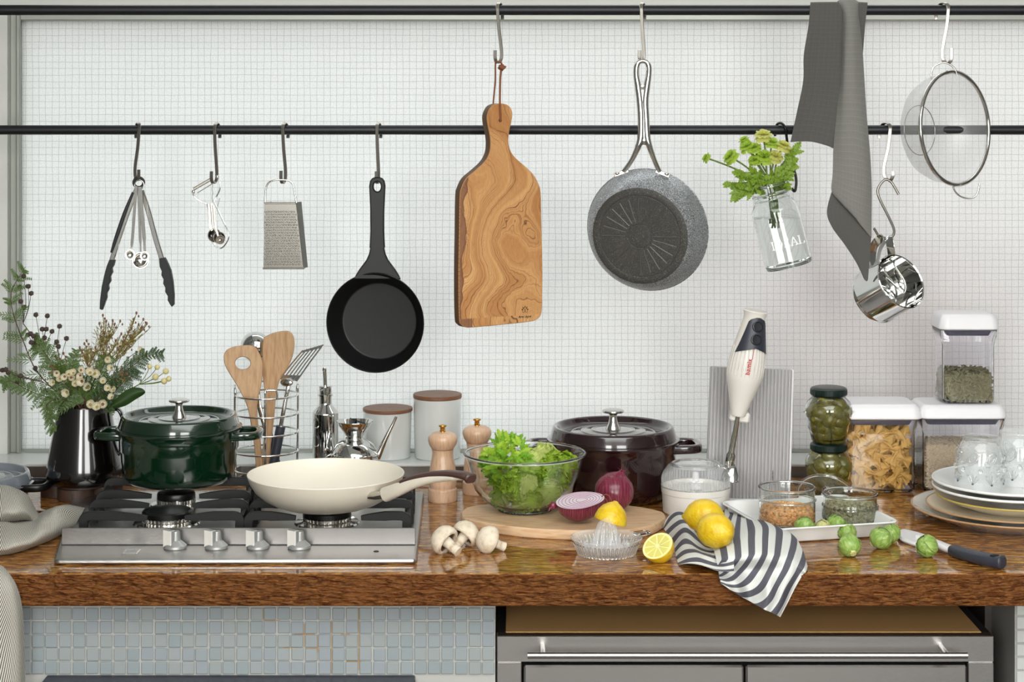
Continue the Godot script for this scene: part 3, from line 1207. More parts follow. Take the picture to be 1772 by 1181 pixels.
func bowl_shell(g: G, r: float, deep: float, th: float, seg := 24):   # open towards +y
	var pf := PackedVector2Array()
	for i in 9:
		var a := i / 8.0 * PI / 2
		pf.append(Vector2(sin(a) * r, -cos(a) * deep))
	for i in 9:
		var a := (1 - i / 8.0) * PI / 2
		pf.append(Vector2(sin(a) * (r - th), -cos(a) * (deep - th)))
	g.lathe(pf, seg, 0.8)


func hanging_tools():
	# tongs
	var d := 3.56
	var s := d / F
	var t := thing("tongs", "steel kitchen tongs with black scalloped tips, hanging open from a hook", "tongs", at(240, 312, d))
	var o := Vector2(240, 312)
	for k in 2:
		var a: Array = [[237, 327, 0], [222, 366, 1], [207, 410, 2], [193.5, 453, 3]] if k == 0 else [[245, 330, 0], [257, 366, 1], [269, 410, 2], [282, 452, 3]]
		var g := G.new(s)
		g.sweep(spl(px3(a, o.x, o.y), 6), rrect(8.5, 6, 1.2, 1), Vector3(0, 0, 1), null, false, true, true)
		obj("arm", g, M.polished, t)
		var b: Array = [[231, 333, 4], [217, 368, 5], [202, 412, 6], [194, 437, 6]] if k == 0 else [[247.5, 343, -3], [258, 372, -3], [270, 410, -2], [278, 436, -1]]
		g = G.new(s)
		g.sweep(spl(px3(b, o.x, o.y), 6), rrect(6.5, 5, 2), Vector3(0, 0, 1), func(f): return 0.55 + 0.45 * sin(PI * clampf(f, 0.08, 0.92)))
		obj("grip", g, M.dark_rubber, t)
		var w: Array = [[105, 798], [121, 796], [138, 800], [131, 830], [119, 850], [123, 872], [109, 900], [112, 925], [98, 950], [101, 975], [88, 1000], [89, 1026], [76, 1060], [62, 1099], [48, 1093], [50, 1040], [60, 960], [75, 890], [90, 835]] if k == 0 else [[404, 792], [420, 786], [438, 785], [458, 825], [474, 865], [486, 930], [493, 1010], [492, 1068], [480, 1080], [468, 1062], [456, 1040], [457, 1016], [441, 990], [442, 965], [429, 940], [431, 915], [418, 890], [420, 865], [408, 838]]
		g = G.new(s)
		g.prism(rel(zp(w, 3.475, 160, 220), o.x, o.y), -6, 7, 0.9)
		obj("tip", g, M.dark_rubber, t)
	var g := G.new(s)
	var ring := PackedVector3Array()
	for i in 20:
		ring.append(Vector3(0.5 + 8.5 * cos(TAU * i / 20), -4 + 8.5 * sin(TAU * i / 20), 2))
	g.tube(ring, 2.6, 8, true)
	obj("pivot_cap", g, M.dark_rubber, t)
	# measuring spoons
	var ms := thing("measuring_spoons", "steel measuring spoons on a ring, hanging between the arms of the tongs", "spoons", at(241, 318, d - 0.012))
	o = Vector2(241, 318)
	g = G.new(s)
	ring = PackedVector3Array()
	for i in 18:
		ring.append(Vector3(8 * cos(TAU * i / 18), -2 + 8 * sin(TAU * i / 18), 0))
	g.tube(ring, 1.0, 6, true)
	obj("ring", g, M.chrome, ms)
	for q in [[237, 322, 229.5, 421, 227, 440, 8.5, 5, 5.0], [239.5, 324, 243, 415, 244, 450, 14.0, 1, 4.5], [243.5, 323, 251, 411, 252.5, 442, 7.5, 8, 6.5]]:
		g = G.new(s)
		var p := px3([[q[0], q[1], q[7]], [lerpf(q[0], q[2], 0.5), lerpf(q[1], q[3], 0.5), q[7]], [q[2], q[3], q[7]], [q[4], q[5] - q[6] * 0.8, q[7] + 1]], o.x, o.y)
		g.sweep(spl(p, 4), rrect(q[8], 1.4, 0.3, 1), Vector3(0, 0, 1), func(f): return 1.0 if f < 0.75 else 0.65, false, true, true)
		g.x = Transform3D(facing(Vector3(0.12, 0.05, 1)), Vector3(q[4] - o.x, o.y - q[5], q[7] + 3))
		bowl_shell(g, q[6], q[6] * 0.8, 0.9)
		obj("spoon", g, M.polished, ms)
	# peeler
	t = thing("peeler", "steel Y-shaped vegetable peeler with its blade tilted, on the second hook", "peeler", at(373, 312, d))
	o = Vector2(373, 312)
	g = G.new(s)
	g.sweep(spl(px3([[333.5, 333, 2], [336, 339, 2], [343, 346, 2], [351, 350, 2], [358.5, 354, 2], [361, 368, 2], [363.5, 388, 2], [365.5, 408, 2], [369, 420, 2], [376, 428, 3], [384, 429, 3], [391, 422, 3], [396, 412, 3], [395, 401, 3], [388, 386, 3], [380, 369, 3], [374.5, 357, 3], [371, 348, 3], [375, 340, 2], [380, 330, 2], [381.8, 320, 2], [380, 311, 2], [376.5, 306, 2]], o.x, o.y), 4), rrect(2.0, 5.5, 0.7, 1), Vector3(0.2, 0, 1), null, false, true, true)
	obj("frame", g, M.polished, t)
	g = G.new(s)
	g.sweep(px3([[335.5, 327.5, 2], [351, 318.5, 2], [367.5, 309, 2]], o.x, o.y), rrect(5.2, 2.2, 0.8, 1), Vector3(0, 0, 1))
	g.sweep(px3([[342, 334, 3], [356, 325.5, 3], [368, 318, 3]], o.x, o.y), rrect(1.6, 1.2, 0.4, 1), Vector3(0, 0, 1))
	obj("blade", g, M.hook_steel, t)
	g = G.new(s)
	g.blob(Vector3(-38, -20, 2), Vector3(3, 4, 3), 10, 8)
	obj("pivot", g, M.chrome, t)
	g = G.new(s)
	g.blob(Vector3(3.5, 6, 2), Vector3(3, 3.4, 3), 10, 8)
	obj("pivot", g, M.chrome, t)
	# small spoons on a bead chain
	ms = thing("small_spoons", "bundle of small steel spoons on a bead chain, hanging inside the peeler's handle", "spoons", at(370, 318, d - 0.012))
	o = Vector2(370, 318)
	g = G.new(s)
	for i in 16:
		g.blob(Vector3(-2.5 + 0.5 * sin(i), -i * 2.1, 0), Vector3.ONE * 0.9, 6, 4)
	for i in 9:
		g.blob(Vector3(10 - i * 0.5, -26 - i * 2.1, 1), Vector3.ONE * 0.9, 6, 4)
	obj("bead_chain", g, M.hook_steel, ms)
	for q in [[362, 353, 364, 391, 372, 407, 12.0, 3, 5.0], [367, 352, 371, 388, 381, 411, 10.5, 6, 4.5], [371, 355, 374, 390, 383, 414, 8.0, 9, 3.5]]:
		g = G.new(s)
		g.sweep(spl(px3([[q[0], q[1], q[7]], [lerpf(q[0], q[2], 0.5), lerpf(q[1], q[3], 0.5), q[7]], [q[2], q[3], q[7]], [q[4] - 4, q[5] - q[6] * 0.7, q[7]]], o.x, o.y), 4), rrect(q[8], 1.4, 0.3, 1), Vector3(0.3, 0, 1), null, false, true, true)
		g.x = Transform3D(facing(Vector3(0.45, 0.1, 1)), Vector3(q[4] - o.x, o.y - q[5], q[7] + 2))
		bowl_shell(g, q[6], q[6] * 1.2, 0.9)
		obj("spoon", g, M.hook_steel, ms)
	# grater
	t = thing("box_grater", "small flat steel grater with punched teeth and a wire handle, on the third hook", "grater", at(486, 312, d - 0.005))
	o = Vector2(486, 312)
	g = G.new(s)
	var face := rel(PackedVector2Array([Vector2(457.8, 352), Vector2(512.3, 350), Vector2(525.5, 464.5), Vector2(456, 466)]), o.x, o.y)
	g.prism(face, -1.2, 1.2, 0.5)
	g.quad(Vector3(26.3, -38, 1), Vector3(33.5, -38, -19), Vector3(44.5, -152, -19), Vector3(39.5, -152.5, 1))
	g.quad(Vector3(-28, -40, -1), Vector3(-30, -154, -1), Vector3(-20, -152, -19), Vector3(-19, -38, -19))
	g.box(Vector3(-1, -39.5, 2), Vector3(55, 3.4, 2.6), 0.8)
	g.box(Vector3(5, -152.5, 1.5), Vector3(72, 3.0, 3), 0.8)
	obj("plate", g, M.dark_steel, t)
	g = G.new(s)
	g.blob(Vector3.ZERO, Vector3(1.9, 1.7, 2.0), 8, 4)
	var spots := []
	for j in 21:
		for i in 12:
			var f := j / 20.0
			var xx := lerpf(lerpf(461, 460.5, f), lerpf(510, 519, f), (i + (0.25 if j % 2 else -0.25)) / 11.0)
			spots.append(Transform3D(Basis(), Vector3(xx - o.x, o.y - lerpf(366.5, 457, f), 1.6) * s))
	stuff(many("teeth", g.mesh(), M.polished, spots, [], t))
	g = G.new(s)
	g.tube(spl(px3([[459, 353, 1], [459.5, 338, 1], [461, 324, 1], [466, 315.5, 1], [476, 312, 1], [490, 311.5, 1], [501, 313, 1], [507, 320, 1], [510, 334, 1], [513, 351, 1]], o.x, o.y), 5), 1.7, 8)
	obj("handle", g, M.chrome, t)


func hanging_pans():
	# black frying pan, open side to the room
	var d := 3.555
	var s := d / F
	var p := thing("black_frying_pan", "matte black frying pan hanging by its handle, inside turned to the room", "frying pan", at(652, 318, d))
	var o := Vector2(652, 318)
	var g := G.new(s)
	g.x = Transform3D(facing(Vector3(-0.15, 0.02, 1)), Vector3(-2.5, -240, 8))
	g.lathe(PackedVector2Array([Vector2(0, -42), Vector2(64, -42), Vector2(69, -39), Vector2(76, -20), Vector2(84, -3), Vector2(86.5, 0), Vector2(85.5, 1.6), Vector2(83, 0), Vector2(74, -20), Vector2(67.5, -34), Vector2(64, -37), Vector2(0, -37.5)]), 72, 0.9)
	obj("body", g, M.cast_black, p)
	g = G.new(s)
	var hw := [[306.5, 4], [308.5, 9], [313, 12.5], [322, 14.2], [338, 13.4], [365, 12.2], [400, 12], [420, 12.8], [428, 13.4], [430, 12.2], [440, 14.5], [450, 19], [458, 25], [466, 31], [474, 36], [484, 40]]
	var ol := PackedVector2Array()
	for q in hw:
		ol.append(Vector2(1 + q[1], o.y - q[0]))
	hw.reverse()
	for q in hw:
		ol.append(Vector2(1 - q[1], o.y - q[0]))
	var hole := PackedVector2Array()
	for i in 20:
		hole.append(Vector2(1 + 6.2 * cos(TAU * i / 20), -5 + 8.5 * sin(TAU * i / 20)))
	g.prism(ol, -4.5, 4.5, 2.2, hole)
	obj("handle", g, M.cast_black, p)
	# cutting board, turned about its cord
	d = 3.46
	var b := Basis(Vector3.UP, deg_to_rad(30))
	var p0 := at(864, 118, d)
	var cb := thing("cutting_board", "large olive wood cutting board with swirling grain, hanging by a leather cord", "cutting board", p0, "", b)
	var w := PackedVector2Array()
	for q in [[848, 186], [856, 180.5], [866, 179], [876, 181], [883, 187], [886, 197], [884, 212], [880.5, 228], [879, 245], [883, 262], [893, 275], [908, 288], [922, 302], [931, 318], [935, 335], [936, 380], [938, 460], [937.5, 520], [936, 543], [929, 552.5], [915, 557], [870, 562], [822, 566.5], [806, 567], [797.5, 562], [794, 550], [793, 480], [794, 400], [795, 340], [798, 325], [806, 309], [822, 295], [838, 280], [846, 265], [848, 250], [847, 235], [843, 215], [842, 200]]:
		w.append(Vector2(q[0], q[1]))
	var face := spl2(flat(w, p0, b), 3, true)
	g = G.new()
	g.prism(face, -0.0008, 0.0022, 0.0009)
	var bd := obj("face", g, M.olive_wood, cb)
	g = G.new()
	g.prism(face, -0.019, -0.0006, 0.0016)
	obj("back", g, M.olive_edge, cb)
	# burnt-in mark
	var mk0 := flat(PackedVector2Array([Vector2(907.5, 537)]), p0, b)[0]
	var u := 0.00122
	g = G.new()
	for sx in [-1, 1]:
		var lp := PackedVector3Array()
		for i in 14:
			lp.append(Vector3(mk0.x + sx * 2.6 * u + 2.2 * u * cos(TAU * i / 14), mk0.y - 0.6 * u + 3.2 * u * sin(TAU * i / 14), 0.0023))
		g.tube(lp, 0.34 * u, 4, true)
	for a in [-1.25, -0.62, 0.0, 0.62, 1.25]:
		var dd := Vector3(sin(a), cos(a), 0)
		var c := Vector3(mk0.x, mk0.y - 0.5 * u, 0.0023)
		g.sweep(PackedVector3Array([c + dd * 4.0 * u, c + dd * 5.8 * u, c + dd * (8.0 - absf(a)) * u]), PackedVector2Array([Vector2(-0.9 * u, 0), Vector2(0, -0.0001), Vector2(0.9 * u, 0), Vector2(0, 0.0001)]), Vector3(0, 0, 1), [0.6, 1.0, 0.1])
	obj("burnt_emblem", g, M.black_print, bd)
	lettering("burnt_lettering", "Arte Legno", 0.0062, M.black_print, bd, Transform3D(Basis.from_scale(Vector3(0.88, 1, 1)), Vector3(mk0.x, mk0.y - 0.0125, 0.0023)), "Droid Sans", true)
	# its cord
	g = G.new()
	var iv := b.inverse()
	var hol := flat(PackedVector2Array([Vector2(864.5, 208)]), p0, b)[0]
	var hp := Vector3(hol.x, hol.y, 0.003)
	var kn := iv * (at(867.5, 117, d) - p0)
	var lp := iv * (at(857.5, 110, d - 0.004) - p0)
	g.tube(spl(PackedVector3Array([hp + Vector3(0, -0.001, -0.004), hp, iv * (at(865, 180, d - 0.004) - p0), iv * (at(865.5, 140, d - 0.002) - p0), kn]), 5), 0.0021, 7)
	g.tube(spl(PackedVector3Array([hp + Vector3(-0.002, 0, -0.02), iv * (at(853.5, 182, d + 0.02) - p0), iv * (at(857, 140, d + 0.012) - p0), lp, iv * (at(862, 107, d - 0.01) - p0), iv * (at(868, 110, d - 0.004) - p0), kn]), 5), 0.0017, 7)
	g.blob(kn, Vector3(0.0062, 0.0066, 0.006), 14, 10, func(q): return 1.0 + 0.16 * sin(q.x * 5 + q.y * 7))
	g.tube(spl(PackedVector3Array([kn + Vector3(-0.007, 0.003, 0.003), kn + Vector3(0, -0.002, 0.008), kn + Vector3(0.007, 0.002, 0.003)]), 4), 0.0022, 6)
	obj("cord", g, M.leather, cb)
	g = G.new()
	g.x = Transform3D(facing(Vector3(0, 0, 1)), hp + Vector3(0, -0.0005, -0.0008))
	g.lathe(PackedVector2Array([Vector2(0.0034, 0), Vector2(0.0034, 0.0006), Vector2(0, 0.0006)]), 16)
	obj("cord_hole_shade", g, M.black_print, bd)  # black disc painted for the shade inside the hole
	# grey speckled pan, underside to the room
	d = 3.482
	s = d / F
	p = thing("grey_frying_pan", "grey speckled frying pan with a forked steel handle, its grooved underside turned to the room", "frying pan", at(1111, 118, d))
	o = Vector2(1111, 118)
	g = G.new(s)
	var ax := facing(Vector3(-0.34, -0.16, 1))
	var cen := Vector3(10, -283, -30)
	g.x = Transform3D(ax, cen)
	g.lathe(PackedVector2Array([Vector2(84, 46), Vector2(88, 42), Vector2(97, 28), Vector2(105, 8), Vector2(108, -4), Vector2(109.5, -5), Vector2(109, -7), Vector2(106.5, -5), Vector2(102, 8), Vector2(94, 26), Vector2(84, 41), Vector2(0, 42)]), 72, 0.7)
	obj("body", g, M.speckled, p)
	g = G.new(s)
	g.x = Transform3D(ax, cen)
	var pf := PackedVector2Array([Vector2(84.5, 45.8), Vector2(80, 48)])
	for q in [71.5, 21.0]:
		pf.append_array(PackedVector2Array([Vector2(q + 1.2, 48.1), Vector2(q, 47.1), Vector2(q - 1.2, 48.1)]))
	pf.append(Vector2(0, 48.1))
	g.lathe(pf, 72, 0.9)
	var disc := obj("base_disc", g, M.stone_black, p)
	for i in 24:
		g = G.new(s)
		g.x = Transform3D(ax * Basis(Vector3.UP, TAU * i / 24), cen)
		g.sweep(PackedVector3Array([Vector3(25, 48.1, 0), Vector3(45, 48.1, 0), Vector3(66, 48.1, 0)]), PackedVector2Array([Vector2(-0.9, 0), Vector2(0, -0.5), Vector2(0.9, 0), Vector2(0, 0.5)]), Vector3.UP)
		obj("ray_ridge", g, M.dull_steel, disc)
	g = G.new(s)
	# handle: loop, stem, fork
	for sx in [-1, 1]:
		var path := px3([[1111.5, 105.5, 8], [1111.5 + sx * 7, 108, 8], [1111.5 + sx * 10.6, 117, 8], [1111 + sx * 10.4, 132, 9], [1111 + sx * 7.6, 150, 10], [1111 + sx * 4.4, 175, 12], [1112.5 + sx * 4.2, 205, 14], [1113 + sx * 5.2, 235, 16], [1113 + sx * 9, 252, 16], [1112 + sx * 19, 276, 12], [1110 + sx * 31, 297, 4]], o.x, o.y)
		var wd := [4.0, 4.6, 5.0, 5.2, 6.0, 6.4, 6.2, 6.0, 5.6, 4.2, 4.0]
		var big := []
		for i in wd.size() - 1:
			for j in 5:
				big.append(lerpf(wd[i], wd[i + 1], j / 5.0))
		big.append(wd[-1])
		g.sweep(spl(path, 5), circ(1.0, 10), Vector3(0, 0, 1), big)
	g.sweep(spl(px3([[1111, 148, 9], [1111.5, 175, 11], [1112.5, 205, 13], [1113, 235, 15], [1113, 251, 15]], o.x, o.y), 5), circ(1.0, 10), Vector3(0, 0, 1), func(f): return Vector2(8.6, 5.0) * (1.0 if f > 0.05 and f < 0.95 else 0.6))
	obj("handle", g, M.polished, p)
	for q in [[1075, 299], [1146, 300]]:
		g = G.new(s)
		var sx := -1.0 if q[0] < 1111 else 1.0
		g.x = Transform3D(Basis(Vector3(0, 0, 1), -0.35 if sx > 0 else 0.35), Vector3(q[0] - o.x, o.y - q[1], 3.5))
		g.box(Vector3.ZERO, Vector3(26, 7.5, 4), 1.2)
		g.blob(Vector3(sx * 7, 1.5, 2), Vector3(4.4, 3.2, 3.2), 12, 8)
		obj("rivet_plate", g, M.polished, p)


func bloom(g: G, c: Vector3, r: float, up: Vector3, sd: int):      # a full, ruffled flower head
	var rr := RandomNumberGenerator.new()
	rr.seed = sd
	var b := facing(up)
	for ring in 4:
		var m: int = [6, 9, 12, 13][ring]
		var open: float = [0.3, 0.8, 1.35, 1.9][ring]
		for i in m:
			var a := TAU * (i + 0.5 * (ring % 2)) / m + rr.randf_range(-0.2, 0.2)
			var l: float = r * [0.75, 0.95, 1.08, 1.05][ring] * rr.randf_range(0.9, 1.1)
			var wd: float = r * [0.32, 0.40, 0.42, 0.40][ring]
			var p := PackedVector3Array()
			for v in 4:
				var f := v / 3.0
				var ang := open * (0.35 + 0.65 * f)
				var out := Vector3(cos(a) * sin(ang), cos(ang), -sin(a) * sin(ang))
				var side := Vector3(-sin(a), 0, -cos(a))
				for u in 3:
					var e := (u - 1) * wd * (0.45 + 0.9 * f - 0.75 * f * f)
					p.append(c + b * (out * l * f * 0.92 + side * e + Vector3(0, -r * 0.35, 0) + out.cross(side) * (-0.12 * absf(u - 1) * r)))
			g.surf(p, 3, 4)


func frill_leaf(g: G, root: Vector3, dir: Vector3, nor: Vector3, l: float, w: float, sd: int, lobes := 4, curl := 0.3):   # a deeply lobed leaf
	var rr := RandomNumberGenerator.new()
	rr.seed = sd
	var y := dir.normalized()
	var x := y.cross(nor).normalized()
	var z := x.cross(y)
	var nu := 5
	var nv := lobes * 4 + 1
	var p := PackedVector3Array()
	for j in nv:
		var f := float(j) / (nv - 1)
		var env := sin(PI * (0.12 + 0.86 * f)) * w * (0.55 + 0.45 * absf(sin(PI * f * lobes)))
		for i in nu:
			var e := (i - 2) / 2.0
			p.append(root + y * (l * f + 0.12 * l * absf(e)) + x * (e * env) + z * (-curl * l * f * f + 0.18 * env * sin(f * 17 + e * 5 + sd) * absf(e)))
	g.surf(p, nu, nv)


func hanging_jar():
	var d := 3.50
	var s := d / F
	var base := Vector2(1366.5, 462)
	var tip := Vector2(1329.5, 318)
	var ax := Vector3(tip.x - base.x, base.y - tip.y, -4).normalized()
	var b := upright(ax)
	var j := thing("flower_jar", "clear glass canning jar tilted on a black hook, half full of water", "jar", at(base.x, base.y, d), "", b)
	var g := G.new(s)
	var out := PackedVector2Array([Vector2(0, 1), Vector2(34, 0), Vector2(39.5, 3), Vector2(41, 8), Vector2(41, 96), Vector2(39.5, 106), Vector2(34, 115), Vector2(31, 120), Vector2(30.5, 126), Vector2(32.5, 128), Vector2(32.5, 131), Vector2(31, 133), Vector2(31.5, 140), Vector2(33, 142), Vector2(33, 146), Vector2(31.5, 147.5), Vector2(29.5, 146), Vector2(29, 126), Vector2(30, 119), Vector2(37.5, 105), Vector2(39, 96), Vector2(39, 9), Vector2(36, 5), Vector2(0, 5)])
	g.lathe(out, 48, 0.7)
	obj("body", g, M.crystal, j)
	for q in [[32.2, 129.5, 1.5], [32.3, 144.5, 2.2], [30.6, 121, 1.1], [37.5, 3.2, 2.6]]:
		g = G.new(s)
		var ring := PackedVector3Array()
		for i in 40:
			ring.append(Vector3(q[0] * cos(TAU * i / 40), q[1], -q[0] * sin(TAU * i / 40)))
		g.tube(ring, q[2], 8, true)
		obj("rim_ring" if q[1] > 100 else "foot_ring", g, M.crystal, j)
	# raised lettering
	var bz := Basis(Vector3(1, 0, 0), 0.0)
	lettering("raised_lettering", "IDEAL", 0.022, M.crystal, j, Transform3D(bz, Vector3(2, 44, 41) * s), "Droid Serif")
	# water with a level top
	g = G.new(s)
	var level := (462.0 - 377.0)
	var p := PackedVector3Array()
	var seg := 36
	for k in 7:
		for i in seg:
			var a := TAU * i / seg
			var r: float = [0.0, 36.0, 38.7, 38.8, 38.8, 38.8, 0.0][k]
			var side := b * Vector3(r * cos(a), 0, -r * sin(a))
			var hi := (level - side.y) / ax.y
			var h: float = [5.3, 5.3, 9.0, lerpf(9, hi, 0.5), hi - 0.5, hi, level / ax.y][k]
			p.append(Vector3(r * cos(a), h, -r * sin(a)))
	g.surf(p, seg, 7, true)
	tag(obj("jar_water", g, M.water), "clear water standing level in the tilted flower jar", "water")
	get_child(-1).transform = j.transform
	# flowers and leaf sprays, each with its own stem in the jar
	var foot := Vector2(1342, 384)
	var heads := [[1321, 231, 14, 9], [1287, 240, 9, -4], [1291, 251, 12, 8], [1304, 253, 11, 12], [1261, 269, 13, 4], [1220, 272, 8, 0], [1336, 244, 11, 12], [1357, 249, 13, 8], [1323, 268, 14, 16], [1343, 268, 12, 16], [1305, 275, 10, 12]]
	for i in heads.size():
		var q: Array = heads[i]
		var hp := at(q[0], q[1], d - q[3] * s)
		var f := thing("green_flower", ["pale green ruffled flower standing highest in the hanging jar", "small green flower behind the others, just above the jar's bunch", "green flower with a dark heart high in the hanging jar", "open green flower tucked among the highest flowers of the hanging jar", "green flower on a short stem reaching out over the leaves of the hanging jar", "single small green flower on a long bare stem stretching out from the jar", "round green flower below the highest one in the hanging jar", "yellowish green flower nearest to the dark towel", "large green flower at the front of the hanging bunch", "yellow-green flower low in front, beside the large front one", "half-hidden green flower low among the leaves of the hanging bunch"][i], "flower", hp, "green flowers in the hanging jar")
		g = G.new(s)
		var up := Vector3(q[0] - 1328, 330 - q[1], q[3] * 1.5 + 14).normalized()
		bloom(g, Vector3.ZERO, q[2] * 1.2, up, 60 + i)
		obj("bloom", g, M.bloom_yellow if i in [0, 7, 9] else M.bloom_green, f)
		g = G.new(s)
		var mid := px3([[q[0], q[1], 0], [lerpf(q[0], 1330, 0.45), lerpf(q[1], 320, 0.4), -2], [1329 + (i % 4) * 3, 322, -4 + i % 5], [1334 + (i % 5) * 3, 352, -6 + i % 7], [1338 + (i % 4) * 5, 378 + (i % 3) * 8, -5 + i % 6]], q[0], q[1])
		mid[0] = -up * q[2] * 0.4
		g.tube(spl(mid, 5), 1.5, 6)
		obj("stem", g, M.stem_green, f)
	var rr := RandomNumberGenerator.new()
	rr.seed = 31
	var sprays := [[1264, 318, 10], [1280, 300, 16], [1275, 332, 12], [1298, 300, 18], [1316, 305, 20], [1338, 300, 16], [1355, 296, 10], [1368, 282, 4], [1372, 262, 2], [1300, 322, 18], [1350, 318, 10]]
	for i in sprays.size():
		var q: Array = sprays[i]
		var f := thing("leaf_spray", ["lobed leaf spray drooping lowest over the jar's shoulder", "lobed leaf spray spreading away from the towel under the flowers", "small leaf spray hanging beside the jar's mouth", "leaf spray under the yellow-green flowers", "dense leaf spray in the middle of the hanging bunch", "leaf spray over the middle of the jar's mouth", "leaf spray above the hook side of the jar's mouth", "leaf spray reaching towards the dark towel", "uppermost leaf spray next to the towel", "leaf spray curling over the jar's rim", "leaf spray beside the black wire loop"][i], "leaves", at(1329 + (i % 4) * 3, 322, d), "leaf sprays in the hanging jar")
		var root := Vector3(q[0] - 1329 - (i % 4) * 3, 322 - q[1], q[2])
		for k in 16:
			g = G.new(s)
			var dir := Vector3(q[0] - 1325 + rr.randf_range(-38, 38), 300 - q[1] + rr.randf_range(-30, 34), rr.randf_range(-10, 24))
			frill_leaf(g, root * rr.randf_range(0.5, 1.0), dir, Vector3(rr.randf_range(-0.5, 0.5), rr.randf_range(0, 0.7), 1), rr.randf_range(13, 21), rr.randf_range(4.5, 7.5), i * 10 + k, 5, rr.randf_range(0.0, 0.5))
			obj("leaf", g, M.leaf_mid, f)
		g = G.new(s)
		g.tube(spl(PackedVector3Array([root, root * 0.4 + Vector3(0, 4, 0), Vector3(2, -6, 0), Vector3(8, -52 - (i % 3) * 6, -6)]), 5), 1.3, 6)
		obj("stem", g, M.stem_green, f)


func cloth_rows(a: Array, d: float, p: Vector3) -> Array:      # rows of [column, row, nearness in cm]
	var o := []
	for r in a:
		var l := PackedVector3Array()
		for q in r:
			l.append(at(q[0], q[1], d - q[2] * 0.01) - p)
		o.append(l)
	return o


func hanging_cloth():
	var d := DUP
	var p := at(1452, 17, d)
	var t := thing("linen_towel", "dark grey linen towel slung over the upper rail, one corner hanging low", "towel", p)
	var g := G.new()
	var a := cloth_rows([
		[[1404, 22, -1.6], [1430, 22, -1.7], [1455, 22, -1.7], [1480, 22, -1.7], [1501, 24, -1.6]],
		[[1403, 7, -0.6], [1430, 6, -0.6], [1455, 6, -0.6], [1480, 6, -0.6], [1501, 7, -0.6]],
		[[1402, 8, 0.9], [1430, 8, 0.9], [1455, 8, 0.9], [1480, 8, 0.8], [1501, 9, 0.8]],
		[[1399, 45, 1.5], [1428, 45, 1.2], [1455, 45, 1.5], [1478, 45, 1.0], [1497, 46, 1.2]],
		[[1391, 95, 1.7], [1425, 95, 1.1], [1452, 95, 1.6], [1476, 95, 0.9], [1493, 97, 1.1]],
		[[1390, 140, 1.5], [1420, 140, 0.8], [1448, 142, 1.6], [1470, 145, 0.9], [1490, 148, 0.6]],
		[[1380, 190, 1.6], [1412, 192, 0.7], [1442, 196, 1.5], [1466, 200, 0.8], [1490, 204, 0.5]],
		[[1368, 246, 1.4], [1400, 245, 0.5], [1430, 252, 1.3], [1455, 262, 0.8], [1490, 268, 0.4]]], d, p)
	g.sheet(patch(a, 40, 46), 40, 46, 0.0012)
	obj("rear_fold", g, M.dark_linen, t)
	g = G.new()
	a = cloth_rows([
		[[1449, 16, -2.0], [1458, 12, -1.9], [1470, 8, -1.8], [1482, 12, -1.9], [1490, 18, -2.0]],
		[[1450, 2, 0.2], [1458, -2, 0.6], [1468, -3, 0.9], [1478, -1, 0.6], [1486, 4, 0.2]],
		[[1459, 22, 1.4], [1464, 22, 2.8], [1472, 22, 3.4], [1480, 22, 2.8], [1485, 24, 1.4]],
		[[1458, 70, 1.6], [1463, 70, 3.2], [1474, 70, 3.8], [1484, 70, 3.0], [1491, 72, 1.5]],
		[[1456, 130, 1.6], [1462, 130, 3.2], [1476, 130, 3.6], [1486, 130, 2.8], [1495, 130, 1.4]],
		[[1449, 190, 1.5], [1460, 190, 3.0], [1476, 190, 3.5], [1490, 192, 2.8], [1499, 195, 1.2]],
		[[1443, 250, 1.4], [1457, 250, 2.7], [1476, 250, 3.2], [1494, 255, 2.6], [1505, 262, 1.0]],
		[[1441, 300, 1.3], [1458, 305, 2.4], [1478, 310, 3.0], [1497, 315, 2.4], [1508, 320, 1.0]],
		[[1440, 333, 1.2], [1456, 348, 2.2], [1476, 362, 2.7], [1494, 372, 2.2], [1508, 378, 0.9]],
		[[1462, 352, 0.9], [1474, 368, 1.7], [1486, 385, 2.0], [1498, 400, 1.6], [1508, 412, 0.7]]], d, p)
	g.sheet(patch(a, 36, 60), 36, 60, 0.0012)
	obj("front_fold", g, M.grey_linen, t)
	g = G.new()
	a = cloth_rows([
		[[1443, 320, 0.5], [1462, 330, 0.9], [1482, 345, 1.0], [1500, 360, 0.9], [1508, 372, 0.5]],
		[[1431, 364, 0.6], [1455, 370, 1.1], [1478, 378, 1.2], [1498, 385, 1.0], [1508, 392, 0.6]],
		[[1439, 392, 0.6], [1460, 400, 1.0], [1480, 408, 1.2], [1497, 414, 1.0], [1507, 418, 0.7]],
		[[1462, 424, 0.6], [1476, 430, 0.9], [1488, 436, 1.0], [1498, 440, 0.9], [1505, 444, 0.7]],
		[[1482, 455, 0.6], [1489, 460, 0.8], [1495, 464, 0.8], [1500, 466, 0.8], [1503, 468, 0.7]],
		[[1495, 482, 0.6], [1497, 485, 0.7], [1499, 487, 0.7], [1501, 486, 0.7], [1502, 484, 0.7]]], d, p)
	g.sheet(patch(a, 24, 36), 24, 36, 0.0012)
	obj("low_corner", g, M.dark_linen, t)


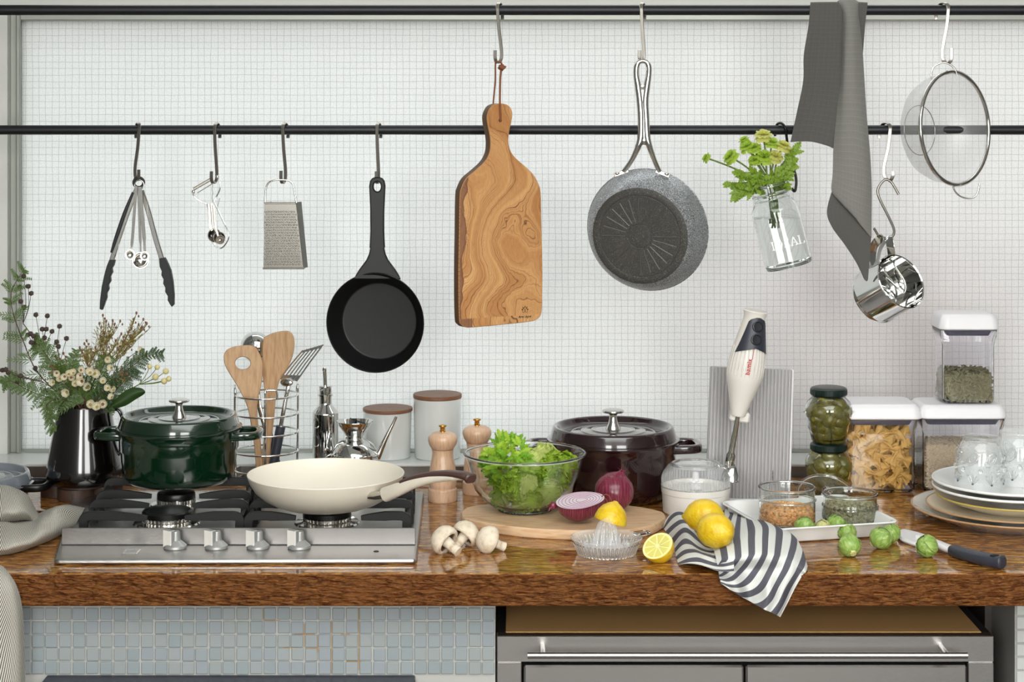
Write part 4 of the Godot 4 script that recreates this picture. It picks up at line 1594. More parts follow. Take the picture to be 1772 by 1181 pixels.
func sieve_and_sifter():
	# sieve
	var d := 3.47
	var s := d / F
	var n := Basis(Vector3(0, 0, 1), deg_to_rad(-4)) * Vector3(sin(0.70), 0.10, cos(0.70))
	var b := facing(n)
	var t := thing("sieve", "round fine-mesh steel sieve with a bright wire rim, hanging from the upper rail", "sieve", at(1653, 222, d), "", b)
	var g := G.new(s)
	var ring := PackedVector3Array()
	for i in 64:
		ring.append(Vector3(98 * cos(TAU * i / 64), 0, -98 * sin(TAU * i / 64)))
	g.tube(ring, 3.6, 10, true)
	obj("rim", g, M.polished, t)
	g = G.new(s)
	g.lathe(PackedVector2Array([Vector2(97, 0), Vector2(96, -14), Vector2(92, -34), Vector2(83, -52), Vector2(68, -65), Vector2(48, -72), Vector2(24, -75), Vector2(0, -76)]), 64, 1.0)
	M.mesh_screen.roughness = 0.5
	M.mesh_screen.metallic = 0.5
	obj("mesh_bowl", g, M.mesh_screen, t)
	g = G.new(s)
	ring = PackedVector3Array()
	for i in 40:
		ring.append(Vector3(44 * cos(TAU * i / 40), -75, -44 * sin(TAU * i / 40)))
	g.tube(ring, 0.9, 6, true)
	obj("foot_ring", g, M.polished, t)
	var iv := b.inverse()
	for q in [[[1612, 138], [1611, 128], [1616, 116], [1625, 110.5], [1634, 108.5], [1644, 112], [1652, 119], [1656, 130]], [[1649, 322], [1653, 332], [1662, 340], [1674, 343.5], [1686, 341], [1692, 333], [1695, 318]]]:
		g = G.new()
		var path := PackedVector3Array()
		for w in q:
			path.append(iv * (at(w[0], w[1], d + (0.0 if w[1] > 300 else 0.006)) - t.position))
		g.tube(spl(path, 4), 1.6 * s, 8)
		obj("hanging_loop", g, M.polished, t)
	# sifter
	d = 3.50
	s = d / F
	n = Vector3(35, 33, 56)
	b = facing(n)
	t = thing("flour_sifter", "shiny steel flour sifter cup tilted with its open end to the room", "sifter", at(1559, 487, d), "", b)
	g = G.new(s)
	g.lathe(PackedVector2Array([Vector2(0, -70), Vector2(46, -70), Vector2(48, -72), Vector2(50, -71), Vector2(50, -67), Vector2(48.5, -65), Vector2(48.5, -3), Vector2(50, -1), Vector2(50.5, 0.5), Vector2(49.5, 1.5), Vector2(47.8, 0), Vector2(47.5, -62), Vector2(0, -62)]), 64, 0.7)
	obj("cup", g, M.chrome, t)
	iv = b.inverse()
	g = G.new()
	g.tube(spl(PackedVector3Array([Vector3(-46, -50, 0) * s, Vector3(-10, -46, 30) * s, Vector3(0, -30, 0) * s, Vector3(12, -46, -28) * s, Vector3(46, -50, 4) * s]), 6), 1.8 * s, 8)
	g.x = Transform3D(Basis(Vector3.UP, 1.3), Vector3.ZERO)
	g.tube(spl(PackedVector3Array([Vector3(-46, -52, 0) * s, Vector3(-12, -48, 26) * s, Vector3(0, -34, 0) * s, Vector3(14, -48, -24) * s, Vector3(46, -52, 4) * s]), 6), 1.8 * s, 8)
	g.x = Transform3D()
	obj("agitator", g, M.chrome, t)
	g = G.new()
	var strap := PackedVector3Array()
	for w in [[1543, 443, 0.0], [1541, 428, 0.004], [1538, 414, 0.0], [1530, 411, -0.01], [1521, 415, -0.02], [1512, 427, -0.03], [1509, 448, -0.035], [1507, 470, -0.035], [1502, 482, -0.03]]:
		strap.append(iv * (at(w[0], w[1], d - w[2]) - t.position))
	g.sweep(spl(strap, 5), rrect(1.2 * s, 15 * s, 0.5 * s, 1), iv * Vector3(0.75, -0.1, 0.65))
	obj("handle", g, M.chrome, t)
	g = G.new()
	strap = PackedVector3Array()
	for w in [[1531, 418, -0.012], [1523, 432, -0.02], [1519, 450, -0.02], [1513, 462, -0.02]]:
		strap.append(iv * (at(w[0], w[1], d - w[2]) - t.position))
	g.sweep(spl(strap, 4), rrect(1.2 * s, 7 * s, 0.5 * s, 1), iv * Vector3(0.75, -0.1, 0.65))
	obj("trigger", g, M.satin, t)


# ---------------------------------------------------------------- cooker and pots
func ringpath(r: float, y: float, k := 32) -> PackedVector3Array:
	var p := PackedVector3Array()
	for i in k:
		p.append(Vector3(r * cos(TAU * i / k), y, -r * sin(TAU * i / k)))
	return p


func cooktop():
	var h := 0.009
	var fl := on(93, 970, h)
	var fr := on(721, 968.5, h)
	var bl := on(128, 852, h)
	var br := on(734, 851, h)
	var c := (fl + fr + bl + br) / 4
	c.y = TOP
	var t := thing("gas_cooktop", "stainless steel four-burner gas cooktop with black grates and four grey knobs", "cooktop", c)
	# plate: a rounded sheet through the four corners
	var cs := [fl - c, fr - c, br - c, bl - c]
	var ol := PackedVector2Array()
	for i in 4:
		var q: Vector3 = cs[i]
		var a: Vector3 = (cs[(i + 3) % 4] - q).normalized() * 0.010
		var b: Vector3 = (cs[(i + 1) % 4] - q).normalized() * 0.010
		for k in 5:
			var f := k / 4.0
			var w := (q + a).lerp(q, f).lerp(q.lerp(q + b, f), f)
			ol.append(Vector2(w.x, -w.z))
	var g := G.new()
	g.x = Transform3D(Basis(Vector3.RIGHT, -PI / 2), Vector3.ZERO)
	g.prism(ol, 0.0005, h, 0.0025)
	obj("plate", g, M.brushed, t)
	# upright guard strip
	var d := 3.113
	var ga := at(107, 942.5, d) - c
	var gb := at(719, 942.5, d) - c
	var hi := 30.5 * d / F
	g = G.new()
	g.box(Vector3((ga.x + gb.x) / 2, h + hi / 2 - 0.001, ga.z), Vector3(gb.x - ga.x, hi, 0.003), 0.0008)
	g.x = Transform3D()
	var gs := obj("guard_strip", g, M.dull_steel, t)
	g = G.new()
	g.box(Vector3((ga.x + gb.x) / 2, h + 0.0006, ga.z + 0.0014), Vector3(gb.x - ga.x, 0.0014, 0.002))
	obj("guard_seam", g, M.dark_rubber, gs)
	# knobs
	for q in [303.5, 374.5, 446.5, 518]:
		var p := on(q, 949, h) - c
		var s := 3.08 / F
		g = G.new(s)
		g.lathe(PackedVector2Array([Vector2(0, 0), Vector2(19, 0), Vector2(20, 1.5), Vector2(19.5, 5), Vector2(13, 11), Vector2(9, 14), Vector2(8, 28), Vector2(7, 29.5), Vector2(0, 29.5)]), 28)
		var k := obj("knob", g, M.satin, t)
		k.position = p
		g = G.new(s)
		g.x = Transform3D(Basis(Vector3.UP, -0.6), Vector3(-10, 18, 6))
		g.box(Vector3.ZERO, Vector3(20, 30, 10), 1.2)
		obj("grip", g, M.satin, k)
		g = G.new(s)
		g.x = Transform3D(Basis(Vector3.UP, -0.6), Vector3(-10, 18, 6))
		g.box(Vector3(0.4, 0, 5.2), Vector3(18.5, 28.5, 0.8), 0.2)
		obj("grip_face", g, M.warm_plastic, k)
	# badge and screw
	g = G.new(0.001)
	g.box(Vector3(0, 1.2, 0), Vector3(26, 2.4, 36), 0.8)
	var bd := obj("badge", g, M.polished, t)
	bd.position = on(227, 957, h) - c
	g = G.new(0.001)
	g.box(Vector3(0, 2.5, 0), Vector3(19, 0.3, 24), 0.1)
	g.box(Vector3(-5, 2.8, 0), Vector3(4, 0.3, 14), 0.1)
	obj("badge_field", g, M.satin, bd)
	g = G.new(0.001)
	g.lathe(PackedVector2Array([Vector2(0, 0), Vector2(4.5, 0), Vector2(4.5, 0.8), Vector2(3.2, 1.2), Vector2(0, 1.0)]), 16)
	var sc := obj("igniter_button", g, M.dark_rubber, t)
	sc.position = on(651, 955, h) - c
	# burners
	for q in [[289, 905, 43, 1.0], [305, 874, 33, 0.9], [566, 905, 42, 1.0], [575, 872, 33, 0.9]]:
		var p := on(q[0], q[1], h) - c
		var s := (CAMZ - (p + c).z) / F
		var r: float = q[2]
		g = G.new(s)
		g.lathe(PackedVector2Array([Vector2(0, 0), Vector2(r * 1.35, 0), Vector2(r * 1.3, 2.5), Vector2(r * 1.05, 3.5), Vector2(r * 0.95, 4.5), Vector2(r * 0.95, 12), Vector2(0, 12)]), 40)
		for i in 36:
			g.x = Transform3D(Basis(Vector3.UP, TAU * i / 36), Vector3.ZERO)
			g.box(Vector3(r * 0.96, 8, 0), Vector3(3, 8, 3), 0.6)
		g.x = Transform3D()
		var bn := obj("burner", g, M.polished, t)
		bn.position = p
		g = G.new(s)
		g.lathe(PackedVector2Array([Vector2(0, 11), Vector2(r * 0.98, 11), Vector2(r, 13), Vector2(r * 0.99, 20), Vector2(r * 0.93, 23), Vector2(r * 0.5, 26), Vector2(0, 27)]), 40)
		obj("burner_cap", g, M.black_enamel, bn)
		g = G.new(s)
		g.x = Transform3D(Basis(), Vector3(r * 0.2, 0, -r * 1.12))
		g.lathe(PackedVector2Array([Vector2(0, 0), Vector2(4, 0), Vector2(4, 14), Vector2(2, 16), Vector2(2, 26), Vector2(0, 27)]), 12)
		obj("spark_plug", g, M.warm_plastic, bn)
	# grates: four arms from each side over every row, on legs, tied by side bars
	for side in 2:
		var pa := Node3D.new()
		pa.name = numbered("grate", t)
		t.add_child(pa)
		var rows: Array = [[888, 141, 255, 320, 419], [867, 158, 258, 333, 428], [851, 170, 262, 345, 433], [829, 184, 268, 352, 437]] if side == 0 else [[888, 426, 512, 625, 708], [867, 435, 520, 622, 712], [851, 441, 530, 612, 714], [829, 447, 530, 612, 715]]
		var ends := []
		for r in rows:
			var dd: float = F * (HC - 0.05) / (r[0] - HY)
			var a: Vector3 = at(r[1], r[0], dd) - c
			var b := at(r[2], r[0] + 1, dd) - c
			var e := at(r[3], r[0] + 1, dd) - c
			var f := at(r[4], r[0], dd) - c
			a.y -= 0.005
			b.y = a.y - 0.003
			e.y = a.y - 0.003
			f.y = a.y
			for w in [[a, b], [f, e]]:
				var dx := signf(w[1].x - w[0].x)
				var foot := Vector3(w[0].x + dx * 0.004, h, w[0].z)
				var path := PackedVector3Array([foot, foot + Vector3(0, 0.020, 0), Vector3(foot.x, a.y - 0.007, a.z), Vector3(foot.x + dx * 0.006, a.y - 0.001, a.z), Vector3(foot.x + dx * 0.02, a.y, a.z), w[0].lerp(w[1], 0.5) + Vector3(0, 0.001, 0), w[0].lerp(w[1], 0.8), w[1] + Vector3(0, -0.001, 0)])
				g = G.new()
				g.sweep(spl(path, 3), rrect(0.016, 0.007, 0.001, 1), Vector3(0, 0, 1), func(q): return Vector2(1.0 if q < 0.7 else 1.05 - 0.55 * (q - 0.7) / 0.3, 1.0), false, true, true)
				obj("pan_arm", g, M.cast_black, pa)
			ends.append([a, f])
		for k in 2:
			var path := PackedVector3Array()
			g = G.new()
			for e in ends:
				path.append(e[k] + Vector3(0.004 if k == 0 else -0.004, -0.014, 0))
			g.sweep(spl(path, 3), rrect(0.007, 0.014, 0.001, 1), Vector3.UP, null, false, true, true)
			obj("side_bar", g, M.cast_black, pa)
		for e in [ends[0], ends[3]]:
			for k in 2:
				g = G.new(0.001)
				g.x = Transform3D(Basis(), (Vector3(e[k].x, h, e[k].z) + Vector3(0.004 if k == 0 else -0.004, 0, 0)) * 1000.0)
				g.lathe(PackedVector2Array([Vector2(0, 0), Vector2(6, 0), Vector2(6, 4), Vector2(4, 6), Vector2(0, 6)]), 12)
				obj("rubber_foot", g, M.dark_rubber, pa)


func cocotte(called: String, label: String, st: Dictionary, kx: float, m: Material, hw: float) -> Node3D:   # cast iron pot with lid; kx scales the sizes of the green one
	var t := thing(called, label, "cocotte", st.p)
	var s: float = st.s * kx
	var y0 := 834.0
	var g := G.new(s)
	var low := Transform3D(Basis.from_scale(Vector3(1, hw, 1)), Vector3.ZERO)
	g.x = low
	g.lathe(pr(y0, [[0, 834], [70, 834], [85, 832], [92, 826], [96, 816], [98.5, 795], [100, 778], [102.2, 775], [102.5, 758], [104, 750], [107, 745], [108.5, 741], [108, 738.5], [104, 737.5], [98, 738], [96, 760], [92, 815], [84, 826], [0, 828]]), 72, 0.9)
	obj("body", g, m, t)
	for k in 2:
		g = G.new(s)
		var sx := 1.0 if k == 0 else -1.0
		g.x = Transform3D(Basis(Vector3.UP, 0.0 if k == 0 else PI), Vector3(0, (y0 - 752.0) * hw, 0))
		g.sweep(spl(v3([[92, 0, -33], [112, 1, -34], [127, 1, -31], [136, 1, -22], [138, 1, -8], [138, 1, 8], [136, 1, 22], [127, 1, 31], [112, 1, 34], [92, 0, 33]]), 4), rrect(12, 14, 4, 2), Vector3.UP)
		obj("side_handle", g, m if hw == 1.0 else M.black_enamel, t)
	g = G.new(s)
	g.x = Transform3D(Basis(), Vector3(0, (y0 - 738.5) * (hw - 1.0), 0))
	g.lathe(pr(y0, [[0, 738.5], [103, 738.5], [103.5, 736], [102, 731], [99.5, 722], [98, 719], [96, 717.8], [93, 718], [91, 720], [89, 725], [85, 729.5], [78, 730], [70, 728.5], [69, 727.3], [67, 727.3], [66, 728], [54, 726.8], [53, 725.4], [51, 725.4], [50, 726.2], [37, 725], [36, 723.6], [34, 723.6], [33, 724.4], [13, 723.5], [0, 723.5]]), 72, 0.9)
	var lid := obj("lid", g, m, t)
	var down := g.x
	g = G.new(s)
	g.x = down
	g.lathe(pr(y0, [[0, 724.5], [12.5, 724.5], [11.5, 721], [8, 714], [6.2, 706], [6.3, 700], [9, 697.5], [16.5, 696.5], [18, 695], [17.5, 693], [14, 691.5], [0, 690.8]]), 40, 0.8)
	obj("knob", g, M.polished, lid)
	return t


func pots():
	cocotte("green_cocotte", "dark green enamelled cast iron cocotte on the rear burner, lid with a steel knob", stand(310, 851, 85, 0.046), 1.0, M.green_enamel, 1.0)
	cocotte("aubergine_cocotte", "dark aubergine enamelled cast iron cocotte behind the glass bowl, lid with a steel knob", stand(1061, 880, 91), 1.062, M.aubergine_enamel, 1.0)
	cocotte("grey_cocotte", "grey enamelled cocotte with a black handle at the window end, half outside the view", Dictionary(stand(-41, 884, 70)), 0.90, M.grey_enamel, 0.38)
	# cream pan on the front burner
	var st := stand(564, 891, 75, 0.046)
	var t := thing("cream_frying_pan", "cream ceramic frying pan on the front burner, its handle pointing to the pepper mills", "frying pan", st.p)
	var s: float = st.s
	var y0: float = st.y
	var g := G.new(s)
	g.lathe(pr(y0, [[0, y0], [76, y0], [80, y0 - 1.5], [92, y0 - 6], [108, y0 - 15], [122, y0 - 27], [131, y0 - 41], [135, y0 - 52.5], [135.6, y0 - 54.5]]), 80, 0.7)
	obj("outer_shell", g, M.cream_shell, t)
	g = G.new(s)
	g.lathe(pr(y0, [[135.6, y0 - 54.5], [135, y0 - 55.6], [133.6, y0 - 55.3], [128, y0 - 42], [117, y0 - 27], [102, y0 - 13.5], [88, y0 - 7], [74, y0 - 4.5], [0, y0 - 4]]), 80, 0.9)
	obj("lining", g, M.cream_ceramic, t)
	# handle
	var a := []
	for q in [[652, 858, 3.155], [668, 856, 3.135], [690, 847, 3.115], [715, 836, 3.10], [745, 828, 3.085], [775, 825, 3.07], [800, 826, 3.055], [811, 828, 3.05]]:
		a.append(at(q[0], q[1], q[2]) - t.position)
	g = G.new()
	g.sweep(spl(PackedVector3Array(a.slice(1, 7)), 6), rrect(0.026, 0.022, 0.009, 3), Vector3.UP, func(f): return Vector2(lerpf(1.0, 0.85, f) * (1.0 if f < 0.93 else 0.8), lerpf(1.15, 0.6, f) * (1.0 if f < 0.93 else 0.75)))
	obj("handle", g, M.cream_shell, t)
	g = G.new()
	var b := PackedVector3Array()
	for i in range(2, 8):
		b.append(a[i] + Vector3(0, lerpf(0.0108, 0.0025, (i - 2) / 5.0), 0.0035))
	b.append(at(816, 830, 3.04) - t.position)
	g.sweep(spl(b, 6), rrect(0.019, 0.011, 0.005, 2), Vector3.UP, func(f): return Vector2(0.85 + 0.35 * f, 0.7 + 0.95 * f * f) * (1.0 if f > 0.05 else 0.6) * (1.0 if f < 0.96 else 0.75))
	obj("handle_inlay", g, M.handle_brown, t)
	g = G.new()
	g.sweep(PackedVector3Array([a[0] + Vector3(-0.012, -0.001, -0.01), a[0], a[1], a[1].lerp(a[2], 0.4)]), rrect(0.018, 0.014, 0.005, 2), Vector3.UP)
	obj("bracket", g, M.polished, t)


# ---------------------------------------------------------------- vase and its flowers
func vase_flowers():
	# low wooden stand
	var st := stand(131, 871, 31)
	var d: float = st.d
	var s: float = st.s
	var hs := 0.026
	var vs := thing("vase_stand", "low dark wooden stand on three round feet under the black vase", "stand", st.p)
	for q in [[0, 0], [-38, -34], [44, -30]]:
		var g := G.new(s)
		g.x = Transform3D(Basis(), Vector3(q[0], 0, q[1]))
		g.lathe(PackedVector2Array([Vector2(0, 0), Vector2(30, 0), Vector2(31, 1), Vector2(31, 20.5), Vector2(0, 20.5)]), 32)
		obj("foot", g, M.dark_wood, vs)
	var g := G.new(s)
	g.x = Transform3D(Basis(), Vector3(8, 0, -14))
	g.lathe(PackedVector2Array([Vector2(0, 20.4), Vector2(40, 20.4), Vector2(41, 21.4), Vector2(40, 23.8), Vector2(0, 23.8)]), 40)
	obj("top", g, M.dark_wood, vs)
	# the vase
	var p := at(146, 0, d + 0.03)
	p.y = TOP + 23.8 * s + 0.0004
	s = (d + 0.03) / F
	var v := thing("black_vase", "glossy black pitcher vase, wide at the foot, holding the mixed flowers", "vase", p)
	g = G.new(s)
	g.lathe(PackedVector2Array([Vector2(0, 0), Vector2(50, 0), Vector2(59, 2), Vector2(64, 8), Vector2(65.5, 18), Vector2(63, 36), Vector2(57, 68), Vector2(51, 98), Vector2(47, 122), Vector2(45.5, 132), Vector2(44.5, 134), Vector2(43, 133), Vector2(44, 122), Vector2(55, 60), Vector2(60, 20), Vector2(50, 6), Vector2(0, 5)]), 64, 0.9)
	obj("body", g, M.black_glaze, v)
	g = G.new(s)
	g.sweep(spl(v3([[44, 124, 0], [58, 126, 0], [66, 112, 0], [68, 88, 0], [66, 62, 0], [58, 46, 0]]), 6), rrect(6, 13, 2.5, 2), Vector3(0, 0, 1))
	obj("handle", g, M.black_glaze, v)
	# stems
	var rim := p + Vector3(0, 128 * s, 0)
	var dv: float = d + 0.03
	var rr := RandomNumberGenerator.new()
	rr.seed = 77
	# cedar branches
	var cedar := [[[[140, 700], [100, 680], [62, 640], [40, 590], [22, 540], [20, 505], [34, 478], [44, 462]], "tall cedar branch that reaches highest beside the window frame"],
			[[[138, 702], [108, 690], [82, 700], [86, 725], [94, 746]], "drooping cedar twig over the black vase's rim"],
			[[[142, 702], [110, 660], [84, 620], [70, 600], [60, 590]], "dense cedar branch between the dark seed heads"],
			[[[160, 700], [190, 670], [222, 640], [252, 618], [282, 612]], "cedar twig among the white blossoms, pointing to the pale berries"],
			[[[150, 700], [128, 660], [126, 630], [132, 606]], "short upright cedar twig in the middle of the bunch"],
			[[[136, 702], [90, 690], [50, 676], [20, 660], [4, 664]], "low cedar branch leaning out across the window frame"],
			[[[152, 700], [170, 690], [196, 700], [180, 688]], "cedar tuft low over the vase's rim below the blossoms"],
			[[[146, 700], [120, 670], [100, 650], [96, 628]], "feathery cedar twig just above the vase's rim on the wall side"],
			[[[150, 700], [160, 665], [176, 640], [186, 616]], "feathery cedar twig rising behind the large open blossoms"],
			[[[154, 700], [190, 685], [214, 660], [232, 640]], "feathery cedar twig between the blossoms and the long leaf"],
			[[[148, 702], [140, 690], [120, 684], [104, 706]], "feathery cedar twig spilling over the middle of the vase's rim"]]
	for ci in cedar.size():
		var q: Array = cedar[ci][0]
		var t := thing("cedar_branch", cedar[ci][1], "branch", rim, "cedar branches in the black vase")
		var path := PackedVector3Array([Vector3(rr.randf_range(-0.02, 0.02), -0.06, rr.randf_range(-0.01, 0.02))])
		for i in q.size():
			path.append(at(q[i][0], q[i][1], dv - 0.035 + 0.01 * sin(i * 1.3 + ci)) - rim)
		path = spl(path, 6)
		g = G.new()
		g.tube(path, 0.0013, 5, false, func(f): return 1.3 - f)
		obj("stem", g, M.twig, t)
		g = G.new()
		var n := path.size()
		for i in range(7, n - 1):
			var f := float(i) / n
			if ci == 0 and i % 4 > 1:
				continue
			for sd in [-1, 1]:
				var tn := (path[i + 1] - path[i - 1]).normalized()
				var sidev: Vector3 = tn.cross(Vector3(0, 0, 1)).normalized() * sd
				var l := (0.036 if ci in [0, 2, 5] else 0.03) * (1.1 - 0.75 * f) * rr.randf_range(0.6, 1.5) * (1.25 if ci > 6 or ci == 0 else 1.0)
				var bd: Vector3 = (tn * 0.75 + sidev + Vector3(0, -0.15, rr.randf_range(-0.5, 0.5))).normalized()
				var a := path[i]
				for k in 7:
					var c: Vector3 = a + bd * (l * k / 7.0) + Vector3(0, -0.1 * l * (k / 7.0) ** 2, 0)
					for s2 in [-1, 0, 1]:
						var nd: Vector3 = (bd + bd.cross(Vector3(0, 0.2, 1)).normalized() * s2 * 0.9 + Vector3(0, 0, rr.randf_range(-0.3, 0.3))).normalized()
						var ll := l * (0.34 - 0.03 * k) * (1.0 if s2 != 0 else 0.9)
						var wd: Vector3 = nd.cross(Vector3(rr.randf_range(-0.3, 0.3), 0.3, 1)).normalized() * 0.0011
						var m: Vector3 = c + nd * ll * 0.5
						g.quad(c - wd * 0.5, m - wd, c + nd * ll, m + wd)
		stuff(obj("scale_leaves", g, M.leaf_cedar if not ci in [3, 9] else M.leaf_dark, t))
	# dry brown seed heads
	var pods := [[[[41, 478], [34, 497], [49, 496], [54, 508], [36, 522], [42, 532]], [40, 560], "sprig of brown seed heads highest of all, beside the tall cedar tip"],
			[[[62, 545], [82, 547], [53, 578], [48, 580], [58, 582], [73, 570], [80, 570], [77, 585], [90, 574], [54, 593]], [76, 610], "sprig crowded with brown seed heads over the dense cedar"],
			[[[103, 565], [115, 586], [101, 600], [98, 592]], [104, 630], "sprig of brown seed heads next to the red-brown buds"],
			[[[4, 641], [14, 645], [10, 640], [36, 651], [31, 661], [61, 638], [78, 676]], [72, 660], "low sprig of brown seed heads crossing the window frame"]]
	for ci in pods.size():
		var t := thing("seed_sprig", pods[ci][2], "dried flowers", rim, "brown seed sprigs in the black vase")
		var hub := at(pods[ci][1][0], pods[ci][1][1], dv - 0.03) - rim
		g = G.new()
		g.tube(spl(PackedVector3Array([Vector3(-0.01 + ci * 0.006, -0.06, 0.01), Vector3(-0.012, 0.0, 0.01), hub * 0.6 + Vector3(0, 0.0, 0.004), hub]), 6), 0.0009, 5)
		var heads := PackedVector3Array()
		for q in pods[ci][0]:
			var hp := at(q[0], q[1], dv - 0.035 + rr.randf_range(-0.015, 0.015)) - rim
			heads.append(hp)
			g.tube(spl(PackedVector3Array([hub, hub.lerp(hp, 0.5) + Vector3(rr.randf_range(-0.006, 0.006), -0.003, 0), hp]), 4), 0.00055, 4)
		obj("stem", g, M.twig, t)
		for hp in heads:
			g = G.new()
			g.blob(Vector3.ZERO, Vector3.ONE * 0.0040, 12, 8, func(w): return 1.0 + 0.3 * absf(sin(w.x * 9 + w.y * 7) * cos(w.z * 8)))
			for k in 16:
				var dd := Vector3(rr.randf_range(-1, 1), rr.randf_range(-1, 1), rr.randf_range(-1, 1)).normalized()
				var w := dd.cross(Vector3(0.3, 0.5, 0.8)).normalized() * 0.0012
				g.tri(dd * 0.003 - w, dd * 0.003 + w, dd * 0.0062)
			obj("seed_head", g, M.pod_brown, t).position = hp
	# white blossoms in sprigs
	var wax := [[[[98, 646], [104, 656], [92, 662], [112, 652], [119, 648], [113, 657]], "sprig of white cup blossoms nearest to the seed heads"],
			[[[123, 654], [127, 646], [139, 650], [138, 657], [140, 641], [130, 664]], "sprig of white cup blossoms in a row over the vase"],
			[[[156, 646], [164, 647], [142, 660], [154, 671], [116, 679]], "sprig with the largest open white blossoms at the front"],
			[[[186, 622], [193, 637], [178, 660], [187, 672], [196, 676], [194, 688]], "sprig of white blossoms towards the green pot"],
			[[[178, 700], [168, 705], [156, 701]], "three white blossoms lowest at the vase's rim"],
			[[[208, 600], [230, 592], [246, 605], [252, 616], [241, 622]], "sprig of white blossoms behind the pointed red-brown buds"]]
	for ci in wax.size():
		var t := thing("blossom_sprig", wax[ci][1], "flowers", rim, "white blossom sprigs in the black vase")
		var hub := Vector3.ZERO
		var pts := PackedVector3Array()
		for q in wax[ci][0]:
			pts.append(at(q[0], q[1], dv - 0.055 + rr.randf_range(-0.012, 0.012) + (0.05 if ci == 5 else 0.0)) - rim)
			hub += pts[-1] / wax[ci][0].size()
		hub = hub * 0.55
		g = G.new()
		g.tube(spl(PackedVector3Array([Vector3(-0.01 + ci * 0.005, -0.06, 0.012), hub * 0.4 + Vector3(0, 0, 0.01), hub]), 6), 0.001, 5)
		for hp in pts:
			g.tube(spl(PackedVector3Array([hub, hub.lerp(hp, 0.6) + Vector3(rr.randf_range(-0.006, 0.006), 0.004, -0.008), hp]), 4), 0.0006, 4)
		obj("stem", g, M.twig, t)
		for hp in pts:
			g = G.new()
			var up := Vector3(rr.randf_range(-0.6, 0.6), rr.randf_range(-0.2, 0.7), 1).normalized()
			var b := facing(up)
			var r := 0.0095 if ci in [2, 4] else 0.0075
			for i in 5:
				var a := TAU * i / 5
				var out := b * Vector3(cos(a), 0, -sin(a))
				var sidev := up.cross(out)
				var pp := PackedVector3Array()
				for v2 in 6:
					var f := v2 / 5.0
					for u in 5:
						var e := (u - 2) / 2.0
						pp.append(out * r * (0.25 + 0.7 * f - 0.1 * e * e * f) + up * r * (0.75 * f * f + 0.16 * e * e) + sidev * e * r * (0.18 + 0.5 * sin(PI * (0.08 + 0.84 * f))))
				g.surf(pp, 5, 6)
			var fl := obj("blossom", g, M.petal_white, t)
			fl.position = hp
			g = G.new()
			g.x = Transform3D(b, Vector3.ZERO)
			g.lathe(PackedVector2Array([Vector2(0, -r * 0.4), Vector2(r * 0.25, -r * 0.2), Vector2(r * 0.33, r * 0.08), Vector2(r * 0.22, r * 0.14), Vector2(0, r * 0.05)]), 12)
			obj("heart", g, M.bud_red if rr.randf() < 0.3 else M.heart_yellow, fl)
	# red-brown buds
	var buds := [[[[178, 546], [172, 560], [184, 556], [195, 555], [208, 556], [198, 562]], "pointed bud sprig sticking up highest over the vase"],
			[[[236, 542], [240, 562], [231, 553], [228, 568], [254, 560], [248, 553], [246, 566]], "red-brown bud sprig fanned out above the white blossoms"],
			[[[146, 595], [138, 602], [150, 590], [158, 605], [165, 602], [142, 610], [174, 582], [180, 576]], "red-brown bud sprig in the middle of the bunch"],
			[[[92, 628], [96, 616], [104, 622], [110, 612], [88, 634]], "small red-brown bud sprig before the cedar"],
			[[[190, 580], [200, 590], [185, 596], [210, 578], [176, 600], [204, 604]], "golden bud sprig below the pointed one, over the blossoms"],
			[[[222, 575], [214, 590], [230, 584], [224, 600]], "golden bud sprig under the fanned one at the green pot's side"],
			[[[160, 620], [150, 628], [172, 625], [180, 612], [168, 634]], "golden bud sprig deep among the white blossoms"],
			[[[212, 650], [206, 660], [216, 654], [202, 642], [209, 640], [220, 648]], "red-brown bud sprig beside the long leaf"]]
	for ci in buds.size():
		var t := thing("bud_sprig", buds[ci][1], "flowers", rim, "red-brown bud sprigs in the black vase")
		var hub := Vector3.ZERO
		var pts := PackedVector3Array()
		for q in buds[ci][0]:
			pts.append(at(q[0], q[1], dv - 0.04 + rr.randf_range(-0.012, 0.012)) - rim)
			hub += pts[-1] / buds[ci][0].size()
		hub *= 0.62
		g = G.new()
		g.tube(spl(PackedVector3Array([Vector3(0.0 + ci * 0.004, -0.06, 0.006), hub * 0.4 + Vector3(0, 0, 0.006), hub]), 6), 0.0011, 5)
		for hp in pts:
			for k in 3:
				var e := hp + Vector3(rr.randf_range(-0.009, 0.009), rr.randf_range(-0.014, 0.0), rr.randf_range(-0.008, 0.008)) * (0.0 if k == 0 else 1.0)
				g.tube(spl(PackedVector3Array([hub.lerp(hp, 0.1 + 0.25 * k), hub.lerp(e, 0.7) + Vector3(0.003, 0, 0), e]), 3), 0.0006, 4)
				for w in 4:      # needle leaves
					var c := hub.lerp(e, 0.35 + 0.15 * w)
					var nd := Vector3(rr.randf_range(-1, 1), rr.randf_range(0.2, 1.2), rr.randf_range(-0.6, 0.6)).normalized() * 0.011
					var sw := nd.cross(Vector3(0, 0.2, 1)).normalized() * 0.0008
					g.quad(c - sw, c + nd * 0.5 - sw, c + nd, c + sw)
		obj("stem", g, M.gold_stem, t)
		for hp in pts:
			g = G.new()
			g.blob(Vector3.ZERO, Vector3(0.0020, 0.0033, 0.0020), 8, 6)
			g.blob(Vector3(0.005, -0.006, 0.003), Vector3(0.0016, 0.0026, 0.0016), 8, 6)
			obj("bud", g, M.bud_red, t).position = hp
	# pale berries
	var t2 := thing("berry_sprig", "sprig of pale yellow berries leaning out over the green pot", "berries", rim)
	var hub2 := at(240, 666, dv - 0.04) - rim
	g = G.new()
